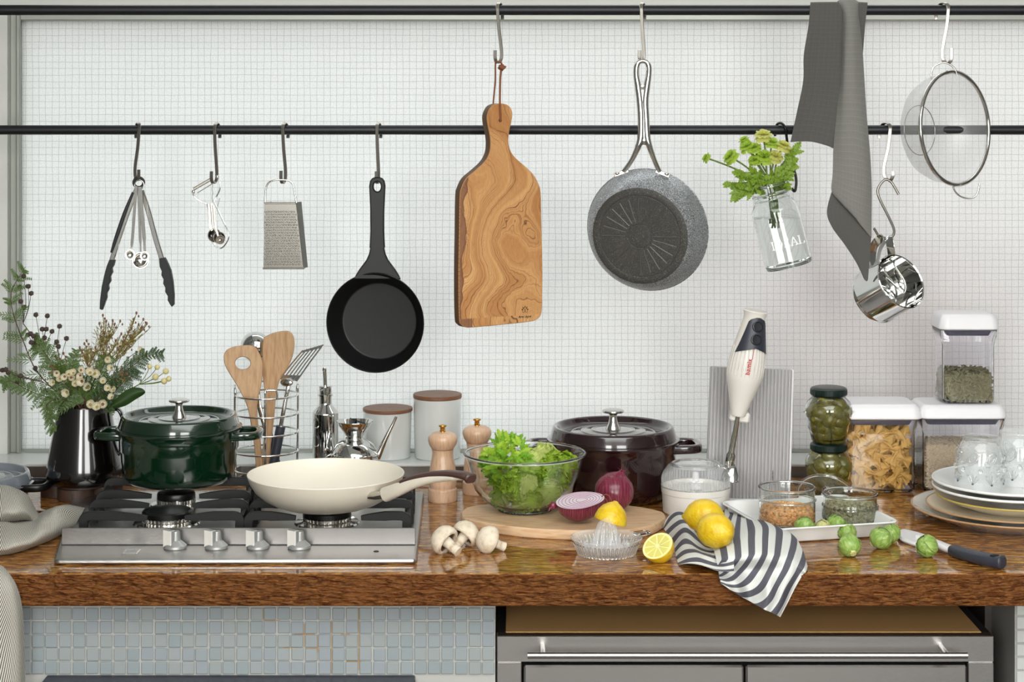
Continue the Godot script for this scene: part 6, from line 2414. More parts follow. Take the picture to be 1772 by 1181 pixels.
func juicer():
	var st := stand(1049.5, 971, 48)
	var s: float = st.s
	var t := thing("glass_squeezer", "pressed clear glass citrus squeezer dish with a fluted cone", "juicer", st.p)
	var g := G.new(s)
	g.lathe(PackedVector2Array([Vector2(0, 0), Vector2(46, 0), Vector2(48, 1.5), Vector2(50, 6), Vector2(54, 16), Vector2(59, 24), Vector2(62.5, 27.5), Vector2(62.5, 29.5), Vector2(60.5, 30), Vector2(56, 25), Vector2(50, 15), Vector2(45, 8), Vector2(34, 6.5), Vector2(30, 8), Vector2(0, 8)]), 72, 1.0)
	obj("dish", g, M.pressed, t)
	g = G.new(s)
	var n := 48
	for k in n:
		var a := TAU * k / n
		var e := Vector3(cos(a), 0, -sin(a))
		g.sweep(PackedVector3Array([e * 49.5 + Vector3(0, 2, 0), e * 54 + Vector3(0, 14, 0), e * 58.5 + Vector3(0, 22, 0)]), PackedVector2Array([Vector2(-2.2, 0), Vector2(0, -1.4), Vector2(2.2, 0), Vector2(0, 1.4)]), e)
	stuff(obj("outer_rib", g, M.crystal, t))
	# cone with flutes
	g = G.new(s)
	var nu := 72
	var p := PackedVector3Array()
	var pf := [[0.01, 7.5], [30, 7.5], [26, 12], [22, 24], [18.5, 38], [15, 50], [10, 58], [4, 62], [0.01, 63]]
	for q in pf:
		for i in nu:
			var a := TAU * i / nu
			var f := 1.0 + 0.10 * cos(a * 12) * clampf(q[0] / 15.0, 0, 1)
			p.append(Vector3(q[0] * f * cos(a), q[1], -q[0] * f * sin(a)))
	g.surf(p, nu, pf.size(), true)
	obj("cone", g, M.pressed, t)
	g = G.new(s)
	for k in 22:
		var a := TAU * k / 22
		g.x = Transform3D(Basis(Vector3.UP, a), Vector3(cos(a) * 38, 0, -sin(a) * 38))
		g.box(Vector3(0, 13, 0), Vector3(4, 14 + 3 * (k % 2), 5), 1.5)
	stuff(obj("tooth", g, M.pressed, t))
	g = G.new(s)
	g.x = Transform3D(Basis(Vector3.UP, 0.62), Vector3.ZERO)
	g.rstack([[0, 0, 0, 24], [14, 9, 5, 24], [15, 10, 5, 26], [14, 9, 5, 29], [0, 0, 0, 29]])
	for i in g.v.size():
		g.v[i] += Vector3(64, 0, -40)
	obj("tab_handle", g, M.crystal, t)


func napkin():
	var p := on(1280, 960)
	var t := thing("striped_napkin", "rumpled white and charcoal striped linen napkin, one corner hanging over the worktop's edge", "napkin", p)
	var A := [
		[[1262, 886, 0.010], [1276, 889, 0.018], [1298, 897, 0.022], [1332, 906, 0.018], [1368, 926, 0.010], [1390, 962, 0.004]],
		[[1232, 940, 0.028], [1268, 931, 0.040], [1305, 914, 0.046], [1340, 915, 0.040], [1377, 932, 0.028], [1397, 978, 0.006]],
		[[1236, 955, 0.030], [1270, 946, 0.043], [1305, 935, 0.047], [1340, 935, 0.042], [1376, 948, 0.028], [1397, 984, 0.006]],
		[[1240, 972, 0.022], [1272, 968, 0.032], [1305, 962, 0.036], [1338, 962, 0.034], [1370, 968, 0.024], [1395, 990, 0.006]]]
	var rows := []
	for r in A:
		var l := PackedVector3Array()
		for q in r:
			l.append(on(q[0], q[1], q[2]) - p)
		rows.append(l)
	for r in [[[1243, 992, 2.952], [1271, 989, 2.945], [1303, 988, 2.94], [1336, 988, 2.94], [1366, 990, 2.94], [1389, 996, 2.945]],
			[[1244, 1000, 2.938], [1271, 1007, 2.930], [1302, 1012, 2.912], [1332, 1016, 2.93], [1354, 1018, 2.915], [1376, 1018, 2.938]],
			[[1246, 1005, 2.935], [1272, 1017, 2.928], [1300, 1028, 2.908], [1328, 1038, 2.93], [1347, 1043, 2.912], [1363, 1044, 2.934]],
			[[1247, 1010, 2.935], [1273, 1027, 2.93], [1299, 1042, 2.910], [1322, 1055, 2.928], [1338, 1062, 2.914], [1350, 1068.5, 2.932]]]:
		var l := PackedVector3Array()
		for q in r:
			l.append(at(q[0], q[1], q[2]) - p)
		rows.append(l)
	var g := G.new()
	var nu := 72
	var nv := 60
	var pp := patch(rows, nu, nv)
	for j in nv:
		for i in nu:
			var f := float(i) / (nu - 1)
			var v := float(j) / (nv - 1)
			pp[j * nu + i] += Vector3(0, 0.35, 1).normalized() * (0.0050 * sin(f * 16 + v * 2.5) * sin(PI * v) + 0.0015 * sin(f * 37 - v * 6))
	g.sheet(pp, nu, nv, 0.0009)
	for i in g.t.size():
		var w := g.t[i]
		g.t[i] = Vector2(7.4 * (w.x + 0.95 * (1.0 - w.x) * maxf(0.0, w.y - 0.42)), w.y * 0.25)
	obj("hanging_fold", g, M.striped_linen, t)
	rows = []
	for r in [
		[[1146, 914, 0.001], [1156, 895, 0.018], [1170, 886, 0.032], [1186, 890, 0.034], [1198, 906, 0.020], [1212, 922, 0.012], [1236, 930, 0.010]],
		[[1152, 920, 0.001], [1168, 908, 0.022], [1182, 905, 0.032], [1196, 916, 0.030], [1214, 936, 0.024], [1236, 942, 0.026], [1256, 938, 0.030]],
		[[1166, 942, 0.001], [1180, 930, 0.022], [1192, 932, 0.028], [1210, 946, 0.026], [1230, 956, 0.024], [1250, 957, 0.030], [1268, 953, 0.034]],
		[[1170, 964, 0.001], [1184, 955, 0.016], [1202, 956, 0.022], [1220, 965, 0.022], [1238, 972, 0.020], [1254, 975, 0.024], [1270, 974, 0.026]],
		[[1174, 978, 0.001], [1192, 976, 0.010], [1210, 978, 0.013], [1226, 983, 0.013], [1240, 988, 0.012], [1256, 990, 0.012], [1270, 990, 0.012]]]:
		var l := PackedVector3Array()
		for q in r:
			l.append(on(q[0], q[1], q[2]) - p)
		rows.append(l)
	nu = 60
	nv = 44
	pp = patch(rows, nu, nv)
	for j in nv:
		for i in nu:
			var f := float(i) / (nu - 1)
			var v := float(j) / (nv - 1)
			pp[j * nu + i] += Vector3(0, 0.8, 0.6) * (0.0035 * sin(f * 9 + v * 13) * sin(PI * v) * sin(PI * f))
	g = G.new()
	g.sheet(pp, nu, nv, 0.0009)
	var uv := g.t
	for i in uv.size():      # stripes run slanting here
		g.t[i] = Vector2(uv[i].y * 6.0 + uv[i].x * 1.2, uv[i].x)
	obj("bunched_fold", g, M.striped_linen, t)
	rows = []
	for r in [
		[[1182, 889, 0.012], [1200, 884, 0.012], [1225, 880, 0.010], [1250, 880, 0.012], [1266, 885, 0.016]],
		[[1186, 905, 0.010], [1205, 905, 0.004], [1228, 905, 0.003], [1250, 902, 0.006], [1272, 900, 0.018]],
		[[1192, 920, 0.014], [1210, 925, 0.004], [1232, 928, 0.003], [1256, 922, 0.008], [1280, 915, 0.024]],
		[[1200, 936, 0.016], [1220, 944, 0.012], [1240, 946, 0.014], [1262, 940, 0.022], [1288, 928, 0.034]]]:
		var l := PackedVector3Array()
		for q in r:
			l.append(on(q[0], q[1], q[2]) - p)
		rows.append(l)
	g = G.new()
	g.sheet(patch(rows, 30, 24), 30, 24, 0.0009)
	scale_uv(g, 5, 0.2)
	obj("hollow_fold", g, M.striped_linen, t)


func scale_uv(g: G, a: float, b: float):
	for i in g.t.size():
		g.t[i] = Vector2(g.t[i].x * a, g.t[i].y * b)


# ---------------------------------------------------------------- chopper, blender, ribbed stand
func processor_blender():
	var st := stand(1204, 899, 57)
	var s: float = st.s
	var y0: float = st.y
	var t := thing("small_chopper", "round white chopper bowl with a clear ribbed plastic lid", "food chopper", st.p)
	var g := G.new(s)
	g.lathe(pr(y0, [[0, y0], [55, y0], [57, y0 - 2], [58.5, 852], [59.5, 851], [60, 842], [59.5, 840.5], [57, 840], [55, 846], [0, 848]]), 64)
	obj("bowl", g, M.warm_plastic, t)
	g = G.new(s)
	g.lathe(pr(y0, [[59, 840], [59, 824], [57.5, 819], [50, 808], [46, 804.5], [40, 803.5], [36, 804], [33, 809], [0, 810]]), 64, 0.9)
	var lid := obj("lid", g, M.lid_clear, t)
	g = G.new(s)
	for k in 64:
		var a := TAU * k / 64
		var e := Vector3(cos(a), 0, -sin(a))
		g.sweep(PackedVector3Array([e * 58.6 + Vector3(0, y0 - 840, 0), e * 58.6 + Vector3(0, y0 - 832, 0), e * 58.4 + Vector3(0, y0 - 824, 0)]), PackedVector2Array([Vector2(-1.5, 0), Vector2(0, -1), Vector2(1.5, 0), Vector2(0, 1)]), e)
	stuff(obj("lid_rib", g, M.lid_clear, lid))
	g = G.new(s)
	g.tube(ringpath(41, y0 - 803.8, 48), 3.0, 8, true)
	g.tube(ringpath(59.2, y0 - 840, 64), 1.2, 6, true)
	obj("lid_rim", g, M.crystal, lid)
	g = G.new(s)
	g.lathe(pr(y0, [[0, 846], [12, 846], [11, 838], [6, 834], [5, 818], [0, 816]]), 24)
	obj("hub", g, M.white_plastic, t)
	# ribbed stand
	var d := 3.50
	var c := at(1286, 868, d)
	c.y = TOP
	var b := Basis(Vector3.UP, 0.22) * Basis(Vector3(0, 0, 1), -0.068) * Basis(Vector3.RIGHT, -0.09)
	t = thing("ribbed_stand", "grey ribbed plastic board leaning upright behind the hand blender", "stand", c, "", b)
	var q4 := flat(PackedVector2Array([Vector2(1231, 633), Vector2(1371, 641.5), Vector2(1358, 873), Vector2(1206, 866)]), c, b)
	var w0 := q4[0].x
	var w1 := q4[1].x
	var hgt := (q4[0].y + q4[1].y) / 2
	var low := 0.006
	g = G.new()
	g.box(Vector3((w0 + w1) / 2, (hgt + low) / 2, -0.006), Vector3(w1 - w0, hgt - low, 0.009), 0.002)
	mk("stand_grey", Color(0.68, 0.67, 0.67), 0.45)
	obj("board", g, M.stand_grey, t)
	for k in 23:
		var x := lerpf(w0 + 0.004, w1 - 0.004, k / 22.0)
		g = G.new()
		var hw := (w1 - w0) / 23 * 0.40
		g.x = Transform3D(Basis(), Vector3(x, 0, 0))
		g.sweep(PackedVector3Array([Vector3(0, low + 0.001, -0.0015), Vector3(0, hgt * 0.5, -0.0015), Vector3(0, hgt - 0.001, -0.0015)]), PackedVector2Array([Vector2(-hw, 0), Vector2(-hw * 0.8, -0.0012), Vector2(0, -0.0018), Vector2(hw * 0.8, -0.0012), Vector2(hw, 0)]), Vector3(0, 0, -1))
		obj("rib", g, M.stand_grey, t)
	g = G.new()
	g.box(Vector3((w0 + w1) / 2, low * 0.5, -0.012), Vector3(w1 - w0 + 0.004, 0.008, 0.05), 0.002)
	obj("foot", g, M.white_plastic, t)
	g = G.new()
	g.box(Vector3(w1 + 0.0016, (hgt + low) / 2, -0.005), Vector3(0.004, hgt - low, 0.014), 0.0014)
	obj("side_edge", g, M.white_plastic, t)
	g = G.new()         # a row of small dark print, too small to read
	for k in 9:
		g.box(flat3(1337, 834 - 2.3 * k, c, b) + Vector3(0.0003 * (k % 2), 0, 0.0006), Vector3(0.0022 - 0.0005 * (k % 3), 0.0017, 0.0005))
	stuff(obj("fine_print", g, M.black_print, t))
	# hand blender
	d = 3.42
	var lo := at(1262.5, 802, d + 0.01)
	var hi := at(1307.5, 538.5, d - 0.005)
	b = upright(hi - lo)
	t = thing("hand_blender", "white hand blender with a slate grey switch panel, leaning against the ribbed stand", "hand blender", lo, "", b)
	s = (hi - lo).length() / 267.3
	g = G.new(s)
	g.lathe(PackedVector2Array([Vector2(0, 84), Vector2(12, 84), Vector2(13.5, 86), Vector2(14.5, 92), Vector2(21, 116), Vector2(28, 140), Vector2(31, 152), Vector2(31.5, 166), Vector2(30.5, 186), Vector2(27, 208), Vector2(23, 228), Vector2(20, 246), Vector2(18.5, 254), Vector2(19.5, 262), Vector2(21.5, 267), Vector2(20, 268.5), Vector2(0, 269)]), 56, 0.6)
	obj("body", g, M.warm_plastic, t)
	# ribs along the body
	g = G.new(s)
	for k in 30:
		var a := TAU * k / 30
		var e := Vector3(cos(a), 0, -sin(a))
		g.sweep(PackedVector3Array([e * 30.9 + Vector3(0, 156, 0), e * 31.3 + Vector3(0, 168, 0), e * 30.2 + Vector3(0, 186, 0), e * 27.4 + Vector3(0, 205, 0)]), PackedVector2Array([Vector2(-1.6, 0), Vector2(0, -0.7), Vector2(1.6, 0), Vector2(0, 0.7)]), e)
	stuff(obj("grip_rib", g, M.warm_plastic, t))
	var front := -PI / 2
	# the switch panel wraps the front
	g = G.new(s)
	var pts := PackedVector3Array()
	for j in 16:
		var f := j / 15.0
		var y := lerpf(203, 259, f)
		var r := lerpf(28.6, 19.2, f ** 0.85) + 0.9
		var half := lerpf(1.25, 0.75, f) * (1.0 if f < 0.85 else sqrt(maxf(0.05, 1 - ((f - 0.85) / 0.15) ** 2)))
		for i in 17:
			var u := (i - 8) / 8.0
			var a := front + 0.25 + u * half
			var yy := y + (9.0 * u * u if f > 0.5 else 0.0) * 0.0 - (1 - f) * 7.0 * (1 - u * u) * -0.6 - (1 - f) * 9.0 * absf(u)
			var rr := r + (1.4 * (1 - f) * absf(u))
			pts.append(Vector3(rr * cos(a), yy, -rr * sin(a)))
	g.surf(pts, 17, 16)
	obj("switch_panel", g, M.slate_plastic, t)
	mk("button_dark", Color(0.12, 0.12, 0.15), 0.35)
	for q in [[222.0, 25.6], [244.0, 22.0]]:
		g = G.new(s)
		var a := front + 0.22
		g.x = Transform3D(facing(Vector3(cos(a), 0.28, -sin(a))), Vector3(cos(a) * q[1], q[0], -sin(a) * q[1]))
		g.lathe(PackedVector2Array([Vector2(9.5, -1), Vector2(9.2, 1.4), Vector2(7.6, 2.0), Vector2(6.6, 1.2), Vector2(0, 0.9)]), 28)
		obj("button", g, M.button_dark, t)
	# shaft, guard, blade
	g = G.new(s)
	g.lathe(PackedVector2Array([Vector2(0, -6), Vector2(8, -6), Vector2(8, 14), Vector2(5.2, 20), Vector2(5.0, 88), Vector2(0, 88)]), 28, 0.6)
	obj("shaft", g, M.chrome, t)
	g = G.new(s)
	g.x = Transform3D(Basis(Vector3(0, 0, 1), 0.1), Vector3(5, -6, 0))
	g.lathe(PackedVector2Array([Vector2(7, 4), Vector2(11, 0), Vector2(17, -12), Vector2(18.5, -22), Vector2(17.5, -22), Vector2(15.5, -12), Vector2(9, -1), Vector2(0, 1)]), 36, 0.9, 0.9, TAU - 0.9)
	obj("guard", g, M.chrome, t)
	g = G.new(s)
	g.box(Vector3(4, -18, 0), Vector3(22, 2, 7), 0.8)
	g.box(Vector3(4, -12, 0), Vector3(3.5, 14, 3.5), 0.8)
	obj("cutter", g, M.polished, t)
	g = G.new(s)
	g.box(Vector3(4, 82, -8), Vector3(34, 18, 22), 3)
	g.box(Vector3(4, 82, -19), Vector3(18, 14, 12), 2)
	obj("holder_clip", g, M.warm_plastic, t)
	var ff := Vector3(cos(front), 0, -sin(front))
	var tb := Basis(Vector3(0, 1, 0), ff.cross(Vector3(0, 1, 0)), ff)
	lettering("red_lettering", "bamix", 9.5 * s, M.red_print, t, Transform3D(tb, (ff * 31.6 + Vector3(0, 175, 0)) * s), "Droid Sans", true)
	g = G.new(s)        # a thin handwritten line, too small to read
	var pen := PackedVector3Array()
	for i in 30:
		pen.append(ff.rotated(Vector3.UP, 0.13 + 0.022 * sin(i * 1.9)) * (30.6 - 0.07 * i) + Vector3(0, 189 + 0.62 * i, 0))
	g.tube(pen, 0.4, 4)
	obj("fine_print", g, M.red_print, t)


func flat3(x: float, y: float, p: Vector3, b: Basis) -> Vector3:
	var q := flat(PackedVector2Array([Vector2(x, y)]), p, b)[0]
	return Vector3(q.x, q.y, 0)


# ---------------------------------------------------------------- containers
func lidded_box(called: String, label: String, c: Vector3, s: float, hw: float, hz: float, hgt: float, lw: float, lh: float) -> Node3D:   # clear box, sizes in pixels
	var t := thing(called, label, "container", c, "clear boxes with white lids")
	var g := G.new(s)
	var r := 10.0
	g.rstack([[0, 0, 0, 0.5], [hw - 6, hz - 6, r - 5, 0.5], [hw - 1.5, hz - 1.5, r, 3], [hw, hz, r, 8], [hw, hz, r, hgt - 26], [hw + 1.5, hz + 1.5, r, hgt - 18], [hw + 4, hz + 4, r + 2, hgt - 10], [hw + 4.5, hz + 4.5, r + 2, hgt], [hw + 2.5, hz + 2.5, r, hgt], [hw - 1, hz - 1, r, hgt - 16], [hw - 3, hz - 3, r - 2, hgt - 26], [hw - 3, hz - 3, r - 2, 8], [hw - 7, hz - 7, r - 5, 4.5], [0, 0, 0, 4.5]], 5, 0.9)
	obj("box", g, M.poly, t)
	g = G.new(s)
	g.rstack([[0, 0, 0, hgt - 10], [hw - 8, hz - 8, r - 3, hgt - 10], [hw - 3, hz - 3, r, hgt - 2], [hw - 3, hz - 3, r, hgt + 1], [0, 0, 0, hgt + 1]], 5)
	obj("seal", g, M.grey_seal, t)
	g = G.new(s)
	var lz := hz + lw - hw
	g.rstack([[0, 0, 0, hgt], [lw - 4, lz - 4, r + 2, hgt], [lw - 0.5, lz - 0.5, r + 5, hgt + 2.5], [lw, lz, r + 5, hgt + 6], [lw - 3, lz - 3, r + 4, hgt + lh * 0.72], [lw - 8, lz - 8, r + 2, hgt + lh * 0.94], [lw - 13, lz - 13, r, hgt + lh], [0, 0, 0, hgt + lh]], 6, 0.7)
	obj("lid", g, M.white_plastic, t)
	g = G.new(s)
	for sx in [-1, 1]:
		for sz in [-1, 1]:
			g.x = Transform3D(Basis(), Vector3(sx * (hw - 16), 0, sz * (hz - 12)))
			g.rstack([[0, 0, 0, 0.05], [8, 4, 2, 0.05], [8, 4, 2, 3], [0, 0, 0, 3]], 3)
	obj("foot", g, M.grey_seal, t)
	return t


func containers():
	var rr := RandomNumberGenerator.new()
	rr.seed = 12
	# bow-tie pasta
	var s := 3.625 / F
	var c := at(1516, 0, 3.625)
	c.y = TOP + 0.0004
	lidded_box("pasta_container", "clear box with a white lid full of bow-tie pasta, behind the olive jars", c, s, 59.5, 42, 126, 70, 27)
	var g := G.new(s)
	var nu := 17
	var nv := 9
	var p := PackedVector3Array()
	for j in nv:
		var f := j / 8.0 * 2 - 1
		for i in nu:
			var e := i / 16.0 * 2 - 1
			var pinch := 0.22 + 0.78 * absf(e) ** 0.75
			var zig := 0.9 * (1 if j % 2 else -1) if absf(e) > 0.95 else 0.0
			p.append(Vector3(e * 15 + zig * signf(e), f * 12.0 * pinch, 3.0 * cos(f * PI * 1.5) * (1.0 - 0.85 * absf(e)) + 0.5 * sin(e * 3)))
	g.sheet(p, nu, nv, 1.1)
	var mesh := g.mesh()
	var n := 0
	for layer in 3:
		for j in 7:
			for i in 5:
				if layer == 2 and i in [1, 2, 3] and j < 6:
					continue
				var q := Vector3(-42 + 21 * i + rr.randf_range(-5, 5) + (8 if j % 2 else -4), 14 + 15.2 * j + rr.randf_range(-3, 3), [27, 12, -6][layer] + rr.randf_range(-4, 4))
				q.x = clampf(q.x, -41, 41)
				q.y = minf(q.y, 101)
				var b := Basis(Vector3(0, 0, 1), rr.randf_range(0, TAU)) * Basis(Vector3.UP, rr.randf_range(-0.35, 0.35)) * Basis(Vector3.RIGHT, rr.randf_range(-0.35, 0.35))
				var o := obj("bow_tie_pasta", mesh, M.pasta)
				o.transform = Transform3D(b, c + q * s)
				tag(o, "piece of bow-tie pasta in the clear box behind the olive jars", "pasta", "bow-tie pasta in the box")
				n += 1
	# rice
	var c2 := at(1656, 0, 3.63)
	c2.y = TOP + 0.0004
	s = 3.63 / F
	lidded_box("rice_container", "clear box with a white lid part full of rice, under the smaller box", c2, s, 67.5, 44, 126, 75, 25)
	var core := G.new(s)
	core.rstack([[0, 0, 0, 5.5], [58, 35, 6, 5.5], [61.5, 38.5, 7, 10], [61.5, 38.5, 7, 79], [58, 35, 6, 82], [0, 0, 0, 83]], 4)
	g = G.new(s)
	g.blob(Vector3.ZERO, Vector3(3.3, 0.95, 0.95), 6, 4)
	var tf := []
	var col := []
	for i in 5200:
		var k := rr.randf()
		var q := Vector3(rr.randf_range(-61, 61), rr.randf_range(7, 81), 38.6)
		if k < 0.22:
			q = Vector3(rr.randf_range(-60, 60), 82 + 1.5 * sin(i), rr.randf_range(-37, 38))
		elif k < 0.32:
			q = Vector3(61.6 * (1 if rr.randf() < 0.6 else -1), rr.randf_range(7, 81), rr.randf_range(-37, 37))
		var b := Basis(Vector3(0, 0, 1), rr.randf_range(0, TAU)) * Basis(Vector3.UP, rr.randf_range(-0.5, 0.5)) if k >= 0.32 else Basis(Vector3.UP, rr.randf_range(0, TAU)) * Basis(Vector3(0, 0, 1), rr.randf_range(-0.5, 0.5))
		tf.append(Transform3D(b, q * s))
		var w := rr.randf_range(0.85, 1.08)
		col.append(Color(0.90 * w, 0.74 * w, 0.52 * w))
	var rice := stuff(many("rice", g.mesh(), M.grain, tf, col, self))
	tag(rice, "brownish rice filling two thirds of the wide clear box", "rice")
	rice.position = c2
	obj("heap", core, mk("rice_core", Color(0.86, 0.76, 0.62), 0.8), rice)
	# seeds on top
	var c3 := at(1668.5, 0, 3.628)
	c3.y = c2.y + (126 + 25) * s + 0.0003
	s = 3.628 / F
	lidded_box("seed_container", "smaller clear box of pumpkin seeds with a white lid, stacked on the rice box", c3, s, 44.5, 36, 126, 52, 28)
	core = G.new(s)
	core.rstack([[0, 0, 0, 5.5], [35, 27, 6, 5.5], [38, 30, 7, 10], [38, 30, 7, 47], [34, 26, 6, 50], [0, 0, 0, 51]], 4)
	g = G.new(s)
	g.blob(Vector3.ZERO, Vector3(6.2, 1.0, 2.9), 8, 5, func(d): return 1.0 - 0.25 * d.x)
	tf = []
	col = []
	for i in 1000:
		var k := rr.randf()
		var q := Vector3(rr.randf_range(-37, 37), rr.randf_range(7, 50), 30)
		var b := Basis(Vector3(0, 0, 1), rr.randf_range(0, TAU)) * Basis(Vector3.RIGHT, rr.randf_range(0.6, 2.2)) * Basis(Vector3.UP, rr.randf_range(-0.5, 0.5))
		if k < 0.33:
			q = Vector3(rr.randf_range(-36, 36), 51 + rr.randf_range(-2, 5), rr.randf_range(-28, 30))
			b = Basis(Vector3.UP, rr.randf_range(0, TAU)) * Basis(Vector3(0, 0, 1), rr.randf_range(-0.6, 0.6)) * Basis(Vector3.RIGHT, rr.randf_range(-0.7, 0.7))
		elif k < 0.5:
			q = Vector3(38 * (1 if rr.randf() < 0.6 else -1), rr.randf_range(7, 50), rr.randf_range(-28, 28))
		tf.append(Transform3D(b, q * s))
		var w := rr.randf_range(0.6, 1.25)
		col.append(Color(0.30 * w, 0.29 * w, 0.16 * w).lerp(Color(0.36, 0.25, 0.12), 0.35 * rr.randf()))
	var seeds := stuff(many("pumpkin_seeds", g.mesh(), M.grain, tf, col, self))
	tag(seeds, "green pumpkin seeds filling the lower third of the smaller clear box", "seeds")
	seeds.position = c3
	obj("heap", core, mk("seed_core", Color(0.32, 0.34, 0.22), 0.8), seeds)
	# two jars of olives, one on the other
	var st := stand(1434, 862, 30)
	s = st.s
	var prof := PackedVector2Array([Vector2(0, 1), Vector2(26, 0.5), Vector2(29, 2), Vector2(30, 5), Vector2(33, 18), Vector2(38, 36), Vector2(40.5, 50), Vector2(40, 58), Vector2(36, 67), Vector2(29, 73), Vector2(27.5, 76), Vector2(27.5, 79), Vector2(26, 79), Vector2(26, 75), Vector2(34, 66), Vector2(38, 57), Vector2(38.3, 50), Vector2(36, 37), Vector2(31, 19), Vector2(28, 7), Vector2(24, 5), Vector2(0, 5)])
	var og := G.new(s)
	og.blob(Vector3.ZERO, Vector3(16.5, 12.8, 12.8), 16, 12)
	var om := og.mesh()
	og = G.new(s)
	og.blob(Vector3(16.5, 0, 0), Vector3(1.2, 1.6, 1.6), 8, 6)
	var tipm := og.mesh()
	for k in 2:
		var low := k == 0
		var base: Vector3 = st.p + Vector3(0, 0 if low else 90.5 * s, 0)
		var t := thing("olive_jar", "lower jar of green olives, the one that carries another" if low else "upper jar of green olives with a dark green lid, on top of the other", "jar", base, "olive jars")
		g = G.new(s)
		g.x = Transform3D(Basis(), Vector3.ZERO) if low else Transform3D(Basis.from_scale(Vector3(1.0, 1.06, 1.0)), Vector3.ZERO)
		g.lathe(prof, 56, 1.0)
		obj("glass", g, M.crystal, t)
		var f := 1.0 if low else 1.06
		g = G.new(s)
		g.lathe(PackedVector2Array([Vector2(0, 75 * f), Vector2(26, 75 * f), Vector2(30, 76 * f), Vector2(31.5, 78 * f), Vector2(31.5, 87 * f), Vector2(30, 88.5 * f), Vector2(26, 90 * f), Vector2(0, 90 * f)]), 48)
		mk("lid_green", Color(0.035, 0.12, 0.10), 0.3)
		var lid := obj("lid", g, M.lid_green, t)
		g = G.new(s)
		for i in 48:
			g.x = Transform3D(Basis(Vector3.UP, TAU * i / 48), Vector3.ZERO)
			g.box(Vector3(31.4, 82 * f, 0), Vector3(1, 8, 2), 0.3)
		obj("lid_ridge", g, M.lid_green, lid)
		if not low:
			g = G.new(s)
			for sx in [-1, 1]:
				g.blob(Vector3(sx * 41.5, 53, 6), Vector3(2.6, 2.2, 2.2), 8, 6)
			obj("glass_knob", g, M.crystal, t)
		for row in 5:
			var yy := (11.5 + 13.6 * row) * f
			if row == 4:
				yy -= 2
			var rad: float = [14.5, 19.5, 24.0, 25.0, 17.0][row]
			var m: int = [4, 5, 7, 7, 4][row]
			for i in m:
				var a := TAU * (i + 0.5 * (row % 2)) / m + rr.randf_range(-0.18, 0.18) + k
				var o := obj("olive", om, M.olive_skin)
				o.transform = Transform3D(Basis(Vector3(0, 0, 1), rr.randf_range(-0.9, 0.9)) * Basis(Vector3.UP, rr.randf_range(-0.7, 0.7)), base + Vector3(cos(a) * rad, yy + rr.randf_range(-2, 2), -sin(a) * rad) * s)
				obj("tip", tipm, M.olive_skin, o)
				tag(o, "green olive in the lower of the two olive jars" if low else "green olive in the upper of the two olive jars", "olive", "olives in the lower jar" if low else "olives in the upper jar")
		g = G.new(s)
		g.lathe(PackedVector2Array([Vector2(0, 5.5), Vector2(24, 5.5), Vector2(27.6, 7.5), Vector2(30.6, 19.2 * f), Vector2(35.6, 37 * f), Vector2(37.8, 50 * f), Vector2(37.4, 57 * f), Vector2(33.6, 65.5 * f), Vector2(0, 66 * f)]), 48, 1.0)
		tag(obj("brine", g, M.oil), "brine round the olives in the lower jar" if low else "brine round the olives in the upper jar", "brine")
		get_child(-1).position = base


# ---------------------------------------------------------------- tray with its jars
func grain_jar(called: String, label: String, st: Dictionary, prof: Array, rim_y: float, rim_r: float):
	var s: float = st.s
	var t := thing(called, label, "jar", st.p, "low glass jars on the tray")
	var g := G.new(s)
	g.lathe(PackedVector2Array(prof), 64, 1.0)
	obj("glass", g, M.crystal, t)
	g = G.new(s)
	g.tube(ringpath(rim_r, rim_y, 56), 1.9, 8, true)
	obj("rim", g, M.crystal, t)
	g = G.new(s)
	g.tube(ringpath(rim_r + 0.4, rim_y - 21, 56), 1.7, 8, true)
	obj("neck_ring", g, M.crystal, t)


